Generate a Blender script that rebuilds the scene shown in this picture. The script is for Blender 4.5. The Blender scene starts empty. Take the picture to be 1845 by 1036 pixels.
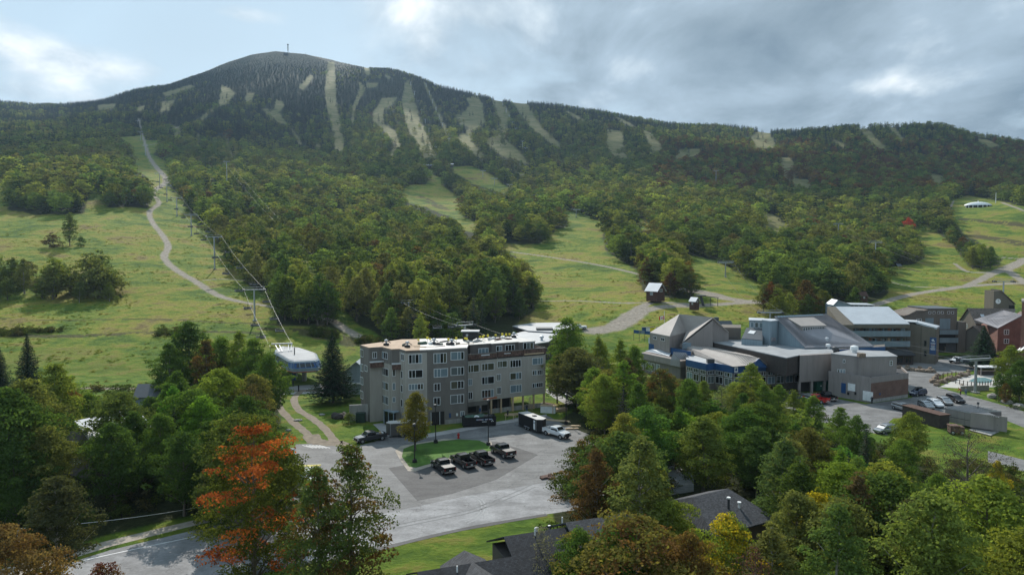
import bpy, math, random
import numpy as np
from mathutils import Vector
R = math.radians
S = bpy.context.scene
COL = S.collection
rng = np.random.default_rng(7)
random.seed(7)

# ------------------------------------------------------------------ camera
F = 1247.0            # focal length in photo pixels (photo 1845 wide)
PT = R(3.0)
CZ = 35.0
sp, cp = math.sin(PT), math.cos(PT)
cam_d = bpy.data.cameras.new('camera')
cam = bpy.data.objects.new('camera', cam_d)
COL.objects.link(cam)
cam.location = (0, 0, CZ)
cam.rotation_euler = (R(90) - PT, 0, 0)
cam_d.sensor_width = 36.0
cam_d.lens = F / 1845 * 36
cam_d.clip_start = 1.0
cam_d.clip_end = 30000
S.camera = cam

# ------------------------------------------------------------------ light
SUN_EL, SUN_AZ = R(38), R(-15)      # azimuth from +Y, negative = to the left
S.view_settings.view_transform = 'Standard'
S.view_settings.look = 'None'
S.view_settings.exposure = 0.2
S.view_settings.gamma = 1.0
S.render.engine = 'CYCLES'
cy = S.cycles
cy.use_denoising = True
cy.max_bounces = 5
cy.diffuse_bounces = 2
cy.glossy_bounces = 2
cy.transmission_bounces = 4
cy.transparent_max_bounces = 6
cy.volume_bounces = 0
cy.caustics_reflective = False
cy.caustics_refractive = False

sd = bpy.data.lights.new('sun', 'SUN')
sd.energy = 4.6
sd.angle = R(0.5)
sd.color = (1.0, 0.95, 0.87)
sun = bpy.data.objects.new('sun', sd)
COL.objects.link(sun)
_s = Vector((math.sin(SUN_AZ) * math.cos(SUN_EL), math.cos(SUN_AZ) * math.cos(SUN_EL), math.sin(SUN_EL)))
sun.rotation_euler = _s.to_track_quat('Z', 'Y').to_euler()
sun.location = (0, 0, 200)

# ---------------------------------------------------------------- node help
def nd(t, typ, **kw):
    n = t.nodes.new(typ)
    for k, v in kw.items():
        if k.startswith('i_'):
            n.inputs[int(k[2:])].default_value = v
        else:
            setattr(n, k, v)
    return n

def ln(t, a, b):
    t.links.new(a, b)

def ramp(t, fac, stops, interp='LINEAR'):
    n = t.nodes.new('ShaderNodeValToRGB')
    n.color_ramp.interpolation = interp
    e = n.color_ramp.elements
    while len(e) < len(stops):
        e.new(0.5)
    for el, (p, c) in zip(e, stops):
        el.position = p
        el.color = (*c, 1) if len(c) == 3 else c
    if fac is not None:
        ln(t, fac, n.inputs[0])
    return n

def mixc(t, fac, a, b, blend='MIX'):
    n = t.nodes.new('ShaderNodeMix')
    n.data_type = 'RGBA'
    n.blend_type = blend
    for i, v in ((0, fac), (6, a), (7, b)):
        if hasattr(v, 'node') or hasattr(v, 'is_linked'):
            ln(t, v, n.inputs[i])
        else:
            n.inputs[i].default_value = (*v, 1) if isinstance(v, tuple) else v
    return n.outputs[2]

def math_(t, op, a, b=None, c=None, clamp=False):
    n = t.nodes.new('ShaderNodeMath')
    n.operation = op
    n.use_clamp = clamp
    for i, v in enumerate((a, b, c)):
        if v is None:
            continue
        if hasattr(v, 'is_linked'):
            ln(t, v, n.inputs[i])
        else:
            n.inputs[i].default_value = v
    return n.outputs[0]

def noise(t, vec, scale, detail=4, rough=.55, dist=0.0):
    n = t.nodes.new('ShaderNodeTexNoise')
    n.inputs['Scale'].default_value = scale
    n.inputs['Detail'].default_value = detail
    n.inputs['Roughness'].default_value = rough
    n.inputs['Distortion'].default_value = dist
    if vec is not None:
        ln(t, vec, n.inputs['Vector'])
    return n.outputs['Fac']

# ---------------------------------------------------------------- world
w = bpy.data.worlds.new('World')
S.world = w
w.use_nodes = True
t = w.node_tree
t.nodes.clear()
out = nd(t, 'ShaderNodeOutputWorld')
bg = nd(t, 'ShaderNodeBackground')
bg.inputs[1].default_value = 0.135
ln(t, bg.outputs[0], out.inputs[0])
sky = nd(t, 'ShaderNodeTexSky', sky_type='NISHITA', sun_disc=False, sun_elevation=SUN_EL,
         sun_rotation=SUN_AZ, altitude=600, air_density=1.0, dust_density=1.5, ozone_density=1.2)
tc = nd(t, 'ShaderNodeTexCoord')
sx = nd(t, 'ShaderNodeSeparateXYZ')
ln(t, tc.outputs['Generated'], sx.inputs[0])
den = math_(t, 'MAXIMUM', sx.outputs[2], 0.0)
den = math_(t, 'ADD', den, 0.30)
px_ = math_(t, 'DIVIDE', sx.outputs[0], den)
py_ = math_(t, 'DIVIDE', sx.outputs[1], den)
cb = nd(t, 'ShaderNodeCombineXYZ')
ln(t, px_, cb.inputs[0]); ln(t, py_, cb.inputs[1])
def blob(px, py, rx, ry, k):
    """smooth bump in direction space around the direction of a point of the sky"""
    u, v = (px - 922.5) / F, (518 - py) / F
    d = Vector((u, cp + v * sp, -sp + v * cp)).normalized()
    ax = math_(t, 'MULTIPLY', math_(t, 'SUBTRACT', sx.outputs[0], d.x), F / rx)
    az = math_(t, 'MULTIPLY', math_(t, 'SUBTRACT', sx.outputs[2], d.z), F / ry)
    q = math_(t, 'ADD', math_(t, 'MULTIPLY', ax, ax), math_(t, 'MULTIPLY', az, az))
    e = math_(t, 'POWER', 2.718, math_(t, 'MULTIPLY', q, -1.0))
    return math_(t, 'MULTIPLY', e, k)
def addall(*a):
    r_ = a[0]
    for x in a[1:]:
        r_ = math_(t, 'ADD', r_, x)
    return r_
warp = nd(t, 'ShaderNodeMapping'); ln(t, cb.outputs[0], warp.inputs[0]); warp.inputs['Rotation'].default_value = (0, 0, .25); warp.inputs['Scale'].default_value = (.8, .62, 1)
cv = warp.outputs[0]
n1 = noise(t, cv, 4.2, 10, .56, .3)      # billows
n2 = noise(t, cv, 1.5, 4, .5, .1)         # large
cov = addall(math_(t, 'MULTIPLY', n1, 1.5), math_(t, 'MULTIPLY', n2, .5), -.09,
             math_(t, 'MULTIPLY', sx.outputs[0], .40),
             blob(70, 85, 170, 42, .42), blob(150, 115, 90, 22, .16), blob(20, 170, 130, 22, .30), blob(452, 30, 55, 15, .42),
             blob(330, 100, 150, 80, -.22), blob(600, 70, 110, 60, -.08), blob(1400, 80, 520, 170, .50), blob(900, 15, 200, 60, .2), blob(700, 90, 120, 40, .12))
cm = nd(t, 'ShaderNodeMapRange', clamp=True)
ln(t, cov, cm.inputs[0])
cm.inputs[1].default_value = .84; cm.inputs[2].default_value = 1.24
# shade of the clouds: lit wisps against grey bellies
n3 = noise(t, cv, 3.0, 10, .58, .3)
shade = addall(math_(t, 'MULTIPLY', n3, 2.7), math_(t, 'MULTIPLY', n1, .9), -.15,
               math_(t, 'MULTIPLY', sx.outputs[0], -.35),
               blob(90, 85, 190, 60, .30), blob(455, 30, 80, 24, .5), blob(870, 22, 190, 30, .16), blob(1230, 165, 200, 30, -.12),
               blob(1130, 130, 70, 35, .32), blob(1450, 165, 260, 20, .35), blob(1640, 150, 110, 25, .22), blob(1270, 75, 170, 45, -.30), blob(1700, 70, 200, 60, -.16))
cs = nd(t, 'ShaderNodeMapRange', clamp=True)
ln(t, shade, cs.inputs[0])
cs.inputs[1].default_value = .98; cs.inputs[2].default_value = 2.35
ccol = ramp(t, cs.outputs[0], [(0, (1.35, 1.85, 2.3)), (.3, (2.1, 2.7, 3.2)), (.55, (2.9, 3.65, 4.3)), (.75, (4.6, 5.3, 5.8)), (1, (7.6, 7.9, 8.1))])
hz = nd(t, 'ShaderNodeMapRange', clamp=True); ln(t, sx.outputs[2], hz.inputs[0]); hz.inputs[1].default_value = .38; hz.inputs[2].default_value = .08
clearc = mixc(t, hz.outputs[0], (3.1, 4.3, 5.2), (4.7, 5.8, 6.5))
clear = mixc(t, .92, sky.outputs[0], clearc)
fin = mixc(t, cm.outputs[0], clear, ccol.outputs[0])
ln(t, fin, bg.inputs[0])

# ---------------------------------------------------------------- projection
def ray(px, py):
    u, v = (px - 922.5) / F, (518 - py) / F
    return np.array((u, cp + v * sp, -sp + v * cp))

def W(px, py, z=0.0):
    """point of the level plane at height z seen at a pixel of the photo"""
    d = ray(px, py)
    k = (z - CZ) / d[2]
    return (d[0] * k, d[1] * k, z)

def Q(px, py, Y):
    """point at distance Y seen at a pixel of the photo"""
    d = ray(px, py)
    k = Y / d[1]
    return (d[0] * k, Y, CZ + d[2] * k)

def proj(x, y, z):
    dz = z - CZ
    dep = y * cp - dz * sp
    up = y * sp + dz * cp
    dep = np.where(dep < 1, 1, dep)
    return 922.5 + F * x / dep, 518 - F * up / dep

def rat(py):
    v = (518 - py) / F
    return (-sp + v * cp) / (cp + v * sp)

def inpoly(px, py, poly):
    p = np.asarray(poly, float)
    m = (px >= p[:, 0].min()) & (px <= p[:, 0].max()) & (py >= p[:, 1].min()) & (py <= p[:, 1].max())
    res = np.zeros(px.shape, bool)
    if not m.any():
        return res
    x, y = px[m], py[m]
    c = np.zeros(x.shape, bool)
    n = len(p)
    for i in range(n):
        x0, y0 = p[i]; x1, y1 = p[(i + 1) % n]
        if y0 == y1:
            continue
        k = ((y0 > y) != (y1 > y)) & (x < (x1 - x0) * (y - y0) / (y1 - y0) + x0)
        c ^= k
    res[m] = c
    return res

def _h(ix, iy, s):
    n = (ix.astype(np.int64) * 374761393 + iy.astype(np.int64) * 668265263 + s * 982451653) & 0xffffffff
    n = ((n ^ (n >> 13)) * 1274126177) & 0xffffffff
    return ((n ^ (n >> 16)) & 0xffff) / 65535.0

def vnoise(x, y, s=0):
    ix, iy = np.floor(x), np.floor(y)
    fx, fy = x - ix, y - iy
    fx, fy = fx * fx * (3 - 2 * fx), fy * fy * (3 - 2 * fy)
    a = _h(ix, iy, s) * (1 - fx) + _h(ix + 1, iy, s) * fx
    b = _h(ix, iy + 1, s) * (1 - fx) + _h(ix + 1, iy + 1, s) * fx
    return a * (1 - fy) + b * fy

def fbm(x, y, s=0, o=4):
    r, a, tot = 0, 1, 0
    for i in range(o):
        r = r + a * vnoise(x, y, s + i * 17); tot += a
        x, y, a = x * 2.03, y * 2.03, a * .5
    return r / tot - .5

# ---------------------------------------------------------------- terrain
# per column of the photo: distance -> height of the ground as picture row
COLS = {
 -500: [(195, None), (280, 548), (375, 450), (500, 388), (600, 335), (850, 292), (1150, 262), (1500, 236), (1900, 212)],
 0:    [(195, None), (280, 545), (375, 447), (500, 384), (600, 332), (850, 290), (1150, 258), (1500, 232), (1900, 207)],
 200:  [(195, None), (280, 546), (375, 452), (500, 384), (600, 338), (850, 290), (1150, 256), (1500, 228), (1900, 203)],
 400:  [(195, None), (280, 541), (375, 470), (500, 412), (600, 383), (850, 318), (1150, 268), (1500, 225), (1900, 185), (2300, 150)],
 600:  [(205, None), (280, 548), (375, 490), (500, 440), (600, 408), (850, 343), (1150, 285), (1500, 235), (1900, 190), (2300, 150)],
 800:  [(215, None), (280, 566), (375, 508), (500, 455), (600, 418), (850, 345), (1150, 287), (1500, 238), (1900, 195)],
 1000: [(235, None), (300, 558), (375, 508), (500, 450), (600, 408), (850, 342), (1150, 292), (1500, 250), (1900, 212)],
 1200: [(235, None), (300, 541), (375, 500), (500, 448), (600, 413), (850, 352), (1150, 305), (1500, 264), (1900, 233)],
 1400: [(240, None), (300, 552), (375, 514), (500, 460), (600, 425), (850, 360), (1150, 308), (1500, 270)],
 1600: [(262, None), (320, 550), (375, 522), (500, 473), (600, 440), (850, 365), (1150, 305), (1400, 262)],
 1845: [(275, None), (340, 548), (400, 515), (500, 470), (600, 420), (700, 372), (850, 352), (1150, 318), (1400, 294)],
 2400: [(275, None), (340, 548), (400, 515), (500, 470), (600, 425), (700, 388), (850, 360), (1150, 325), (1400, 300)],
}
SKYL = [(-700, 182), (-100, 180), (0, 184), (60, 192), (110, 193), (175, 186), (240, 171), (300, 159), (340, 140), (400, 118), (450, 104),
        (500, 98), (550, 101), (600, 110), (650, 121), (700, 131), (740, 145), (800, 160), (850, 170), (900, 182), (1000, 192),
        (1100, 208), (1200, 226), (1300, 236), (1380, 242), (1450, 240), (1500, 238), (1600, 231), (1650, 232), (1700, 239),
        (1750, 253), (1800, 260), (1845, 267), (2000, 280), (2500, 290)]
CREST = [(-700, 2200), (0, 2300), (200, 2450), (300, 2650), (420, 2850), (500, 2900), (600, 2850), (700, 2600), (800, 2350), (1000, 2200),
         (1200, 2150), (1350, 2000), (1500, 1780), (1650, 1700), (1845, 1750), (2500, 1800)]
AN = np.linspace(-1.35, 1.35, 541)
YN = np.concatenate([[-80, 0, 80, 140, 180], np.geomspace(190, 3300, 300)])
def _build():
    cols = sorted(COLS)
    G = []
    for c in cols:
        L = COLS[c]
        ys = [-80, L[0][0]] + [l[0] for l in L[1:]]
        zs = [0, 0] + [CZ + l[0] * rat(l[1]) for l in L[1:]]
        k = np.interp(c, *zip(*CREST)); sk = np.interp(c, *zip(*SKYL))
        ys.append(k); zs.append(CZ + k * rat(sk))
        G.append(np.interp(YN, ys, zs))
    G = np.array(G)
    ca = (np.array(cols) - 922.5) / F
    Z = np.array([np.interp(AN, ca, G[:, j]) for j in range(len(YN))]).T   # a, Y
    k = np.exp(-np.linspace(-2, 2, 33) ** 2); k /= k.sum()
    Zp = np.pad(Z, ((16, 16), (0, 0)), 'edge')
    Z = np.array([np.convolve(Zp[:, j], k, 'valid') for j in range(len(YN))]).T
    k = np.exp(-np.linspace(-2, 2, 11) ** 2); k /= k.sum()
    Zp = np.pad(Z, ((0, 0), (5, 5)), 'edge')
    Z2 = np.array([np.convolve(Zp[i], k, 'valid') for i in range(len(AN))])
    Z2[:, :5] = 0
    # fit the crest line
    pxs = np.array([s[0] for s in SKYL], float); pys = np.array([s[1] for s in SKYL], float)
    r = np.array([rat(p) for p in pys])
    sa = (pxs - 922.5) / F * (cp - r * sp)
    for i, a in enumerate(AN):
        px = 922.5 + a * F
        yc = np.interp(px, *zip(*CREST))
        zt = CZ + yc * np.interp(a, sa, r)
        zc = np.interp(yc, YN, Z2[i])
        q = np.clip((YN - .45 * yc) / (.55 * yc), 0, 1)
        Z2[i] += (zt - zc) * q * q * (3 - 2 * q)
        b = YN > yc
        Z2[i][b] = zt - (YN[b] - yc) * .4
    return Z2
ZN = _build()

def terr(x, y):
    x = np.asarray(x, float); y = np.asarray(y, float)
    a = np.clip(x / np.maximum(y, 80), AN[0], AN[-1] - 1e-6)
    yy = np.clip(y, YN[0], YN[-1] - 1e-3)
    fa = (a - AN[0]) / (AN[1] - AN[0]); ia = np.minimum(fa.astype(int), len(AN) - 2); fa = fa - ia
    iy = np.clip(np.searchsorted(YN, yy, 'right') - 1, 0, len(YN) - 2)
    fy = (yy - YN[iy]) / (YN[iy + 1] - YN[iy])
    z = (ZN[ia, iy] * (1 - fa) + ZN[ia + 1, iy] * fa) * (1 - fy) + (ZN[ia, iy + 1] * (1 - fa) + ZN[ia + 1, iy + 1] * fa) * fy
    k = np.clip((y - 320) / 900, 0, 1)
    z = z + k * 46 * fbm(x / 260, y / 420, 3, 4) * np.clip((3000 - y) / 1500, .25, 1)
    k2 = np.clip((y - 215) / 150, 0, 1) * np.clip(z / 8, 0, 1)
    return z + k2 * 1.6 * fbm(x / 38, y / 38, 9, 3)

def T(px, py):
    d = ray(px, py)
    ys = np.geomspace(60, 3200, 1500)
    k = ys / d[1]
    x, z = d[0] * k, CZ + d[2] * k
    g = terr(x, ys)
    h = np.nonzero(z < g)[0]
    if len(h) == 0:
        i = int(np.argmax(g - z)); return (x[i], ys[i], g[i])
    i = h[0]
    if i == 0: return (x[0], ys[0], g[0])
    f = (z[i-1] - g[i-1]) / ((z[i-1] - g[i-1]) - (z[i] - g[i]))
    yy = ys[i-1] + (ys[i] - ys[i-1]) * f
    return (d[0] * yy / d[1], yy, float(terr(d[0] * yy / d[1], yy)))

# clear ground (fields, ski runs), as outlines on the slope
FIELDS = [
 [(-900, 335), (0, 318), (16, 328), (14, 378), (60, 386), (150, 386), (166, 338), (177, 336), (195, 374), (266, 376), (275, 352), (262, 318), (234, 300), (236, 262),
  (206, 242), (214, 222), (236, 214), (258, 212), (262, 252), (290, 255), (288, 264), (276, 278), (298, 290), (300, 305), (314, 322), (300, 332), (324, 352), (345, 385), (385, 420), (398, 450),
  (432, 490), (448, 512), (492, 540), (498, 585), (600, 592), (640, 612), (700, 628), (780, 640), (780, 780), (-900, 780)],
 [(529, 455), (546, 450), (575, 490), (598, 515), (612, 545), (645, 582), (700, 612), (740, 640), (640, 620), (612, 590), (600, 520), (560, 500), (545, 480)],
 [(718, 349), (732, 334), (768, 332), (769, 305), (780, 305), (782, 316), (796, 320), (799, 337), (825, 354), (830, 374), (836, 391), (867, 404), (863, 420), (836, 415), (816, 393), (789, 382), (769, 373), (738, 368)],
 [(812, 300), (850, 299), (887, 315), (919, 340), (912, 350), (880, 341), (850, 331), (836, 321), (816, 311)],
 [(893, 437), (940, 441), (975, 438), (1005, 413), (1024, 408), (1018, 388), (1007, 377), (1045, 384), (1092, 404), (1085, 425), (1090, 450), (1120, 470), (1152, 490), (1152, 512), (1165, 532), (1250, 540), (1246, 492), (1224, 456), (1292, 472), (1377, 514), (1380, 535), (1362, 545), (1385, 562), (1390, 640), (1100, 660), (900, 660), (936, 578), (962, 562), (966, 500), (945, 470), (905, 452)],
 [(1142, 392), (1160, 396), (1183, 412), (1165, 417), (1142, 410)],
 [(1646, 405), (1668, 404), (1690, 420), (1716, 440), (1738, 468), (1750, 484), (1800, 478), (1812, 455), (2300, 450), (2300, 640), (1480, 640), (1560, 548), (1592, 538), (1600, 522), (1588, 500), (1594, 482), (1640, 477), (1666, 466), (1662, 440), (1650, 422)],
 [(1712, 362), (1745, 352), (1800, 362), (1845, 372), (2300, 385), (2300, 470), (1795, 466), (1770, 440), (1738, 422), (1718, 398)],
]
RUNS = [
 [(591, 111), (603, 113), (605, 150), (607, 190), (615, 225), (622, 273), (603, 272), (598, 235), (588, 195), (585, 160)],
 [(729, 152), (724, 181), (727, 208), (736, 235), (752, 262), (760, 285), (791, 287), (779, 262), (763, 229), (750, 191), (738, 142)],
 [(688, 178), (716, 175), (711, 186), (692, 198), (691, 222), (710, 235), (726, 259), (704, 286), (698, 279), (714, 262), (701, 249), (688, 232), (668, 215), (671, 203), (681, 191)],
 [(645, 147), (652, 150), (659, 160), (642, 191), (637, 226), (631, 225), (635, 191), (648, 161)],
 [(762, 148), (766, 148), (806, 235), (815, 272), (810, 272), (800, 235)],
 [(840, 178), (860, 171), (870, 190), (875, 222), (858, 233), (848, 240), (852, 257), (880, 288), (866, 286), (836, 264), (816, 246), (836, 240), (846, 230), (826, 223), (821, 208), (838, 200), (846, 190)],
 [(886, 181), (902, 180), (919, 205), (914, 229), (911, 252), (932, 268), (957, 298), (938, 291), (904, 282), (872, 256), (894, 239), (898, 212)],
 [(919, 182), (946, 182), (964, 208), (979, 232), (1006, 256), (1016, 266), (1001, 264), (972, 244), (955, 231), (937, 205)],
 [(1018, 270), (1030, 272), (1051, 285), (1036, 286)],
 [(1093, 234), (1121, 236), (1125, 262), (1133, 290), (1107, 284), (1091, 269)],
 [(1156, 234), (1175, 241), (1198, 269), (1168, 280), (1169, 256)],
 [(1016, 200), (1026, 201), (1056, 218), (1048, 221)], [(1105, 211), (1113, 211), (1148, 229), (1140, 231)],
 [(1352, 245), (1370, 236), (1388, 240), (1400, 268), (1358, 268)],
 [(1545, 231), (1564, 231), (1582, 252), (1602, 272), (1583, 271), (1563, 249)], [(1600, 230), (1612, 230), (1632, 255), (1622, 255)],
 [(1404, 284), (1424, 284), (1435, 299), (1432, 322), (1462, 324), (1462, 342), (1441, 342), (1419, 327), (1405, 303)],
 [(1670, 312), (1694, 315), (1713, 327), (1688, 334), (1673, 326)],
 [(1366, 381), (1390, 386), (1430, 404), (1414, 418), (1366, 416)],
 [(1757, 250), (1779, 252), (1806, 265), (1782, 267)], [(1493, 250), (1502, 251), (1528, 264), (1518, 267)],
 [(291, 184), (316, 181), (305, 199), (286, 204)], [(292, 168), (346, 153), (350, 157), (300, 174)], [(399, 154), (412, 158), (424, 169), (407, 189), (390, 194), (396, 179)],
 [(356, 216), (380, 197), (390, 194), (378, 206), (362, 220), (347, 221)], [(446, 168), (460, 168), (450, 190), (441, 180)],
 [(537, 158), (560, 134), (564, 140), (558, 149), (546, 163)], [(497, 178), (514, 189), (503, 202), (494, 196)], [(660, 150), (684, 150), (676, 158), (662, 158)], [(470, 195), (500, 200), (520, 225), (500, 222)], [(520, 225), (532, 240), (548, 262), (538, 262)], [(1040, 300), (1075, 304), (1060, 312)], [(1490, 340), (1530, 352), (1516, 358)], [(571, 256), (583, 264), (574, 273), (566, 264)],
 [(298, 222), (330, 232), (328, 244), (306, 252), (318, 236)], [(355, 240), (361, 240), (366, 300), (360, 300)], [(402, 240), (408, 240), (424, 296), (417, 296)],
 [(376, 290), (381, 290), (386, 345), (380, 345)], [(175, 190), (210, 187), (205, 195), (178, 200)], [(245, 195), (262, 190), (258, 200), (246, 202)],
 [(655, 118), (664, 122), (668, 134), (660, 136)], [(690, 133), (706, 140), (700, 144)], [(1225, 270), (1262, 268), (1262, 280), (1210, 290)],
 [(1245, 325), (1262, 322), (1258, 336), (1245, 338)], [(960, 300), (976, 318), (992, 330), (978, 326)], [(895, 290), (940, 310), (970, 325), (940, 318)],
]
# dirt tracks: (px, py, width in metres)
TRACKS = [
 [(250, 214, 3), (256, 240, 3), (262, 262, 4), (270, 285, 5), (282, 302, 6), (296, 318, 6), (298, 330, 6), (275, 347, 4), (287, 366, 3.6), (270, 381, 3.6), (274, 400, 3.6), (292, 423, 3.6), (303, 445, 3.6), (296, 465, 3.8), (318, 487, 3.6), (352, 507, 3.4), (392, 532, 3.4), (440, 545, 2.6), (485, 552, 2.2), (540, 565, 2.6), (580, 570, 3), (610, 585, 3.6), (640, 603, 3.8), (690, 622, 4)],
 [(262, 262, 4), (290, 257, 4), (310, 235, 4), (325, 228, 4)],
 [(368, 505, 1.6), (400, 503, 1.4), (440, 505, 1.4)],
 [(897, 451, 2.6), (960, 459, 2.6), (1040, 471, 2.6), (1100, 482, 2.6), (1150, 494, 2.6)],
 [(960, 543, 1.5), (1040, 542, 1.5), (1120, 546, 2), (1180, 545, 2.4), (1250, 548, 3)],
 [(1070, 596, 9), (1105, 590, 9), (1135, 575, 8), (1160, 560, 6.5), (1200, 552, 5), (1250, 551, 4), (1330, 546, 5), (1362, 543, 8)],
 [(1115, 585, 10), (1165, 548, 4), (1200, 545, 2)],
 [(1230, 520, 9), (1270, 528, 10), (1320, 540, 10), (1365, 545, 9)],
 [(1560, 556, 4), (1590, 545, 4), (1640, 531, 4.6), (1690, 523, 5), (1740, 516, 5), (1800, 512, 4.5), (1870, 508, 4.5)],
 [(1740, 516, 4), (1765, 505, 5), (1790, 492, 6), (1812, 485, 8), (1845, 470, 8), (1880, 460, 8)], [(1812, 485, 6), (1850, 512, 5)],
 [(1720, 475, 2.2), (1745, 490, 3), (1790, 490, 4), (1812, 485, 5)], [(1795, 463, 2), (1830, 466, 2), (1870, 468, 2)],
 [(1718, 362, 2), (1708, 385, 1.6)], [(1805, 365, 3), (1850, 382, 3)], [(1595, 505, 1.2), (1640, 516, 1.2), (1700, 518, 1.2)],
 [(0, 695, 2.2), (100, 698, 2.2), (200, 700, 2.4), (300, 700, 2.2)],
]
# ---------------------------------------------------------------- mesh help
def mk_mesh(name, V, Fs, mats=None, smooth=False, fm=None, attrs=None):
    """fast mesh: V (n,3), Fs (m,k) int"""
    V = np.asarray(V, np.float32); Fs = np.asarray(Fs, np.int32)
    me = bpy.data.meshes.new(name)
    m, k = Fs.shape
    me.vertices.add(len(V)); me.vertices.foreach_set('co', V.ravel())
    me.loops.add(m * k); me.loops.foreach_set('vertex_index', Fs.ravel())
    me.polygons.add(m); me.polygons.foreach_set('loop_start', np.arange(0, m * k, k, dtype=np.int32))
    me.polygons.foreach_set('loop_total', np.full(m, k, np.int32))
    if fm is not None: me.polygons.foreach_set('material_index', np.asarray(fm, np.int32))
    me.polygons.foreach_set('use_smooth', np.full(m, smooth, bool))
    for a, (typ, dom, val) in (attrs or {}).items():
        at = me.attributes.new(a, typ, dom)
        at.data.foreach_set('color' if typ == 'FLOAT_COLOR' else 'value', np.asarray(val, np.float32).ravel())
    me.update(calc_edges=True)
    for mt in (mats or []): me.materials.append(mt)
    return me

def link(name, me, parent=None):
    o = bpy.data.objects.new(name, me)
    COL.objects.link(o)
    if parent is not None: o.parent = parent
    return o

def tag(o, label=None, cat=None, group=None, kind=None):
    if label: o['label'] = label
    if cat: o['category'] = cat
    if group: o['group'] = group
    if kind: o['kind'] = kind
    return o

def newmat(name):
    m = bpy.data.materials.new(name); m.use_nodes = True
    t = m.node_tree; t.nodes.clear()
    o = nd(t, 'ShaderNodeOutputMaterial')
    return m, t, o

def pbr(name, col, rough=.7, metal=0.0, var=.12, scale=1.5, bump=0.0, bscale=20, stain=0.0, spec=.4, coat=0.0, obj=False):
    m, t, o = newmat(name)
    b = nd(t, 'ShaderNodeBsdfPrincipled')
    ln(t, b.outputs[0], o.inputs[0])
    tc = nd(t, 'ShaderNodeTexCoord')
    v = tc.outputs['Object']
    b.inputs['Roughness'].default_value = rough
    b.inputs['Metallic'].default_value = metal
    b.inputs['Specular IOR Level'].default_value = spec
    b.inputs['Coat Weight'].default_value = coat
    lo = tuple(c * (1 - var) for c in col); hi = tuple(min(1, c * (1 + var)) for c in col)
    r = ramp(t, noise(t, v, scale, 5, .6), [(.3, lo), (.7, hi)])
    c = r.outputs[0]
    if stain:
        mp = nd(t, 'ShaderNodeMapping'); ln(t, v, mp.inputs[0]); mp.inputs['Scale'].default_value = (1.4, 1.4, .12)
        s_ = ramp(t, noise(t, mp.outputs[0], 1.2, 5, .6), [(.35, (1 - stain,) * 3), (.65, (1, 1, 1))])
        c = mixc(t, 1.0, c, s_.outputs[0], 'MULTIPLY')
    ln(t, c, b.inputs['Base Color'])
    if bump:
        bp = nd(t, 'ShaderNodeBump'); bp.inputs['Strength'].default_value = bump; bp.inputs['Distance'].default_value = .05
        ln(t, noise(t, v, bscale, 4), bp.inputs['Height']); ln(t, bp.outputs[0], b.inputs['Normal'])
    return m

# ---------------------------------------------------------------- masks
def dist_poly(px, py, line):
    """distance (in metres, approx) from world points to a world polyline with widths -> mask"""
    res = np.zeros(px.shape, np.float32)
    for (x0, y0, w0), (x1, y1, w1) in zip(line[:-1], line[1:]):
        mw = max(w0, w1) * 1.5 + 1
        m = (px > min(x0, x1) - mw) & (px < max(x0, x1) + mw) & (py > min(y0, y1) - mw) & (py < max(y0, y1) + mw)
        if not m.any(): continue
        x, y = px[m], py[m]
        dx, dy = x1 - x0, y1 - y0; L2 = dx * dx + dy * dy + 1e-9
        tt = np.clip(((x - x0) * dx + (y - y0) * dy) / L2, 0, 1)
        d = np.hypot(x - x0 - tt * dx, y - y0 - tt * dy)
        hw = (w0 + (w1 - w0) * tt) * .5 * (1 + .5 * fbm(x / 3.5, y / 3.5, 77, 2))
        res[m] = np.maximum(res[m], np.clip((hw - d) / (.3 * hw + .15) + .5, 0, 1))
    return res

def smooth_line(L, n=4):
    P = np.array(L, float); o = []
    for i in range(len(P) - 1):
        p0 = P[max(i - 1, 0)]; p1 = P[i]; p2 = P[i + 1]; p3 = P[min(i + 2, len(P) - 1)]
        for k in range(n):
            s = k / n
            o.append(.5 * ((2 * p1) + (-p0 + p2) * s + (2 * p0 - 5 * p1 + 4 * p2 - p3) * s * s + (-p0 + 3 * p1 - 3 * p2 + p3) * s ** 3))
    o.append(P[-1]); return np.array(o)

TW = []
for L in TRACKS:
    pts = []
    for a, b, ww in smooth_line(L):
        q = T(a, b); pts.append((q[0], q[1], ww))
    TW.append(pts)

def clear_mask(x, y, z, wob=True):
    """1 = open field, 2 = ski run"""
    px, py = proj(x, y, z)
    if wob:
        k = np.maximum(260.0 / np.maximum(y, 150), .30)
        px = px + 14 * k * fbm(x / 14, y / 14, 21, 3); py = py + 9 * k * fbm(x / 14, y / 14, 31, 3)
    f = np.zeros(x.shape, bool); r = np.zeros(x.shape, bool)
    for p in FIELDS: f |= inpoly(px, py, p)
    for p in RUNS: r |= inpoly(px, py, p)
    return f & (y < 1300), r & (y > 500)

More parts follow.
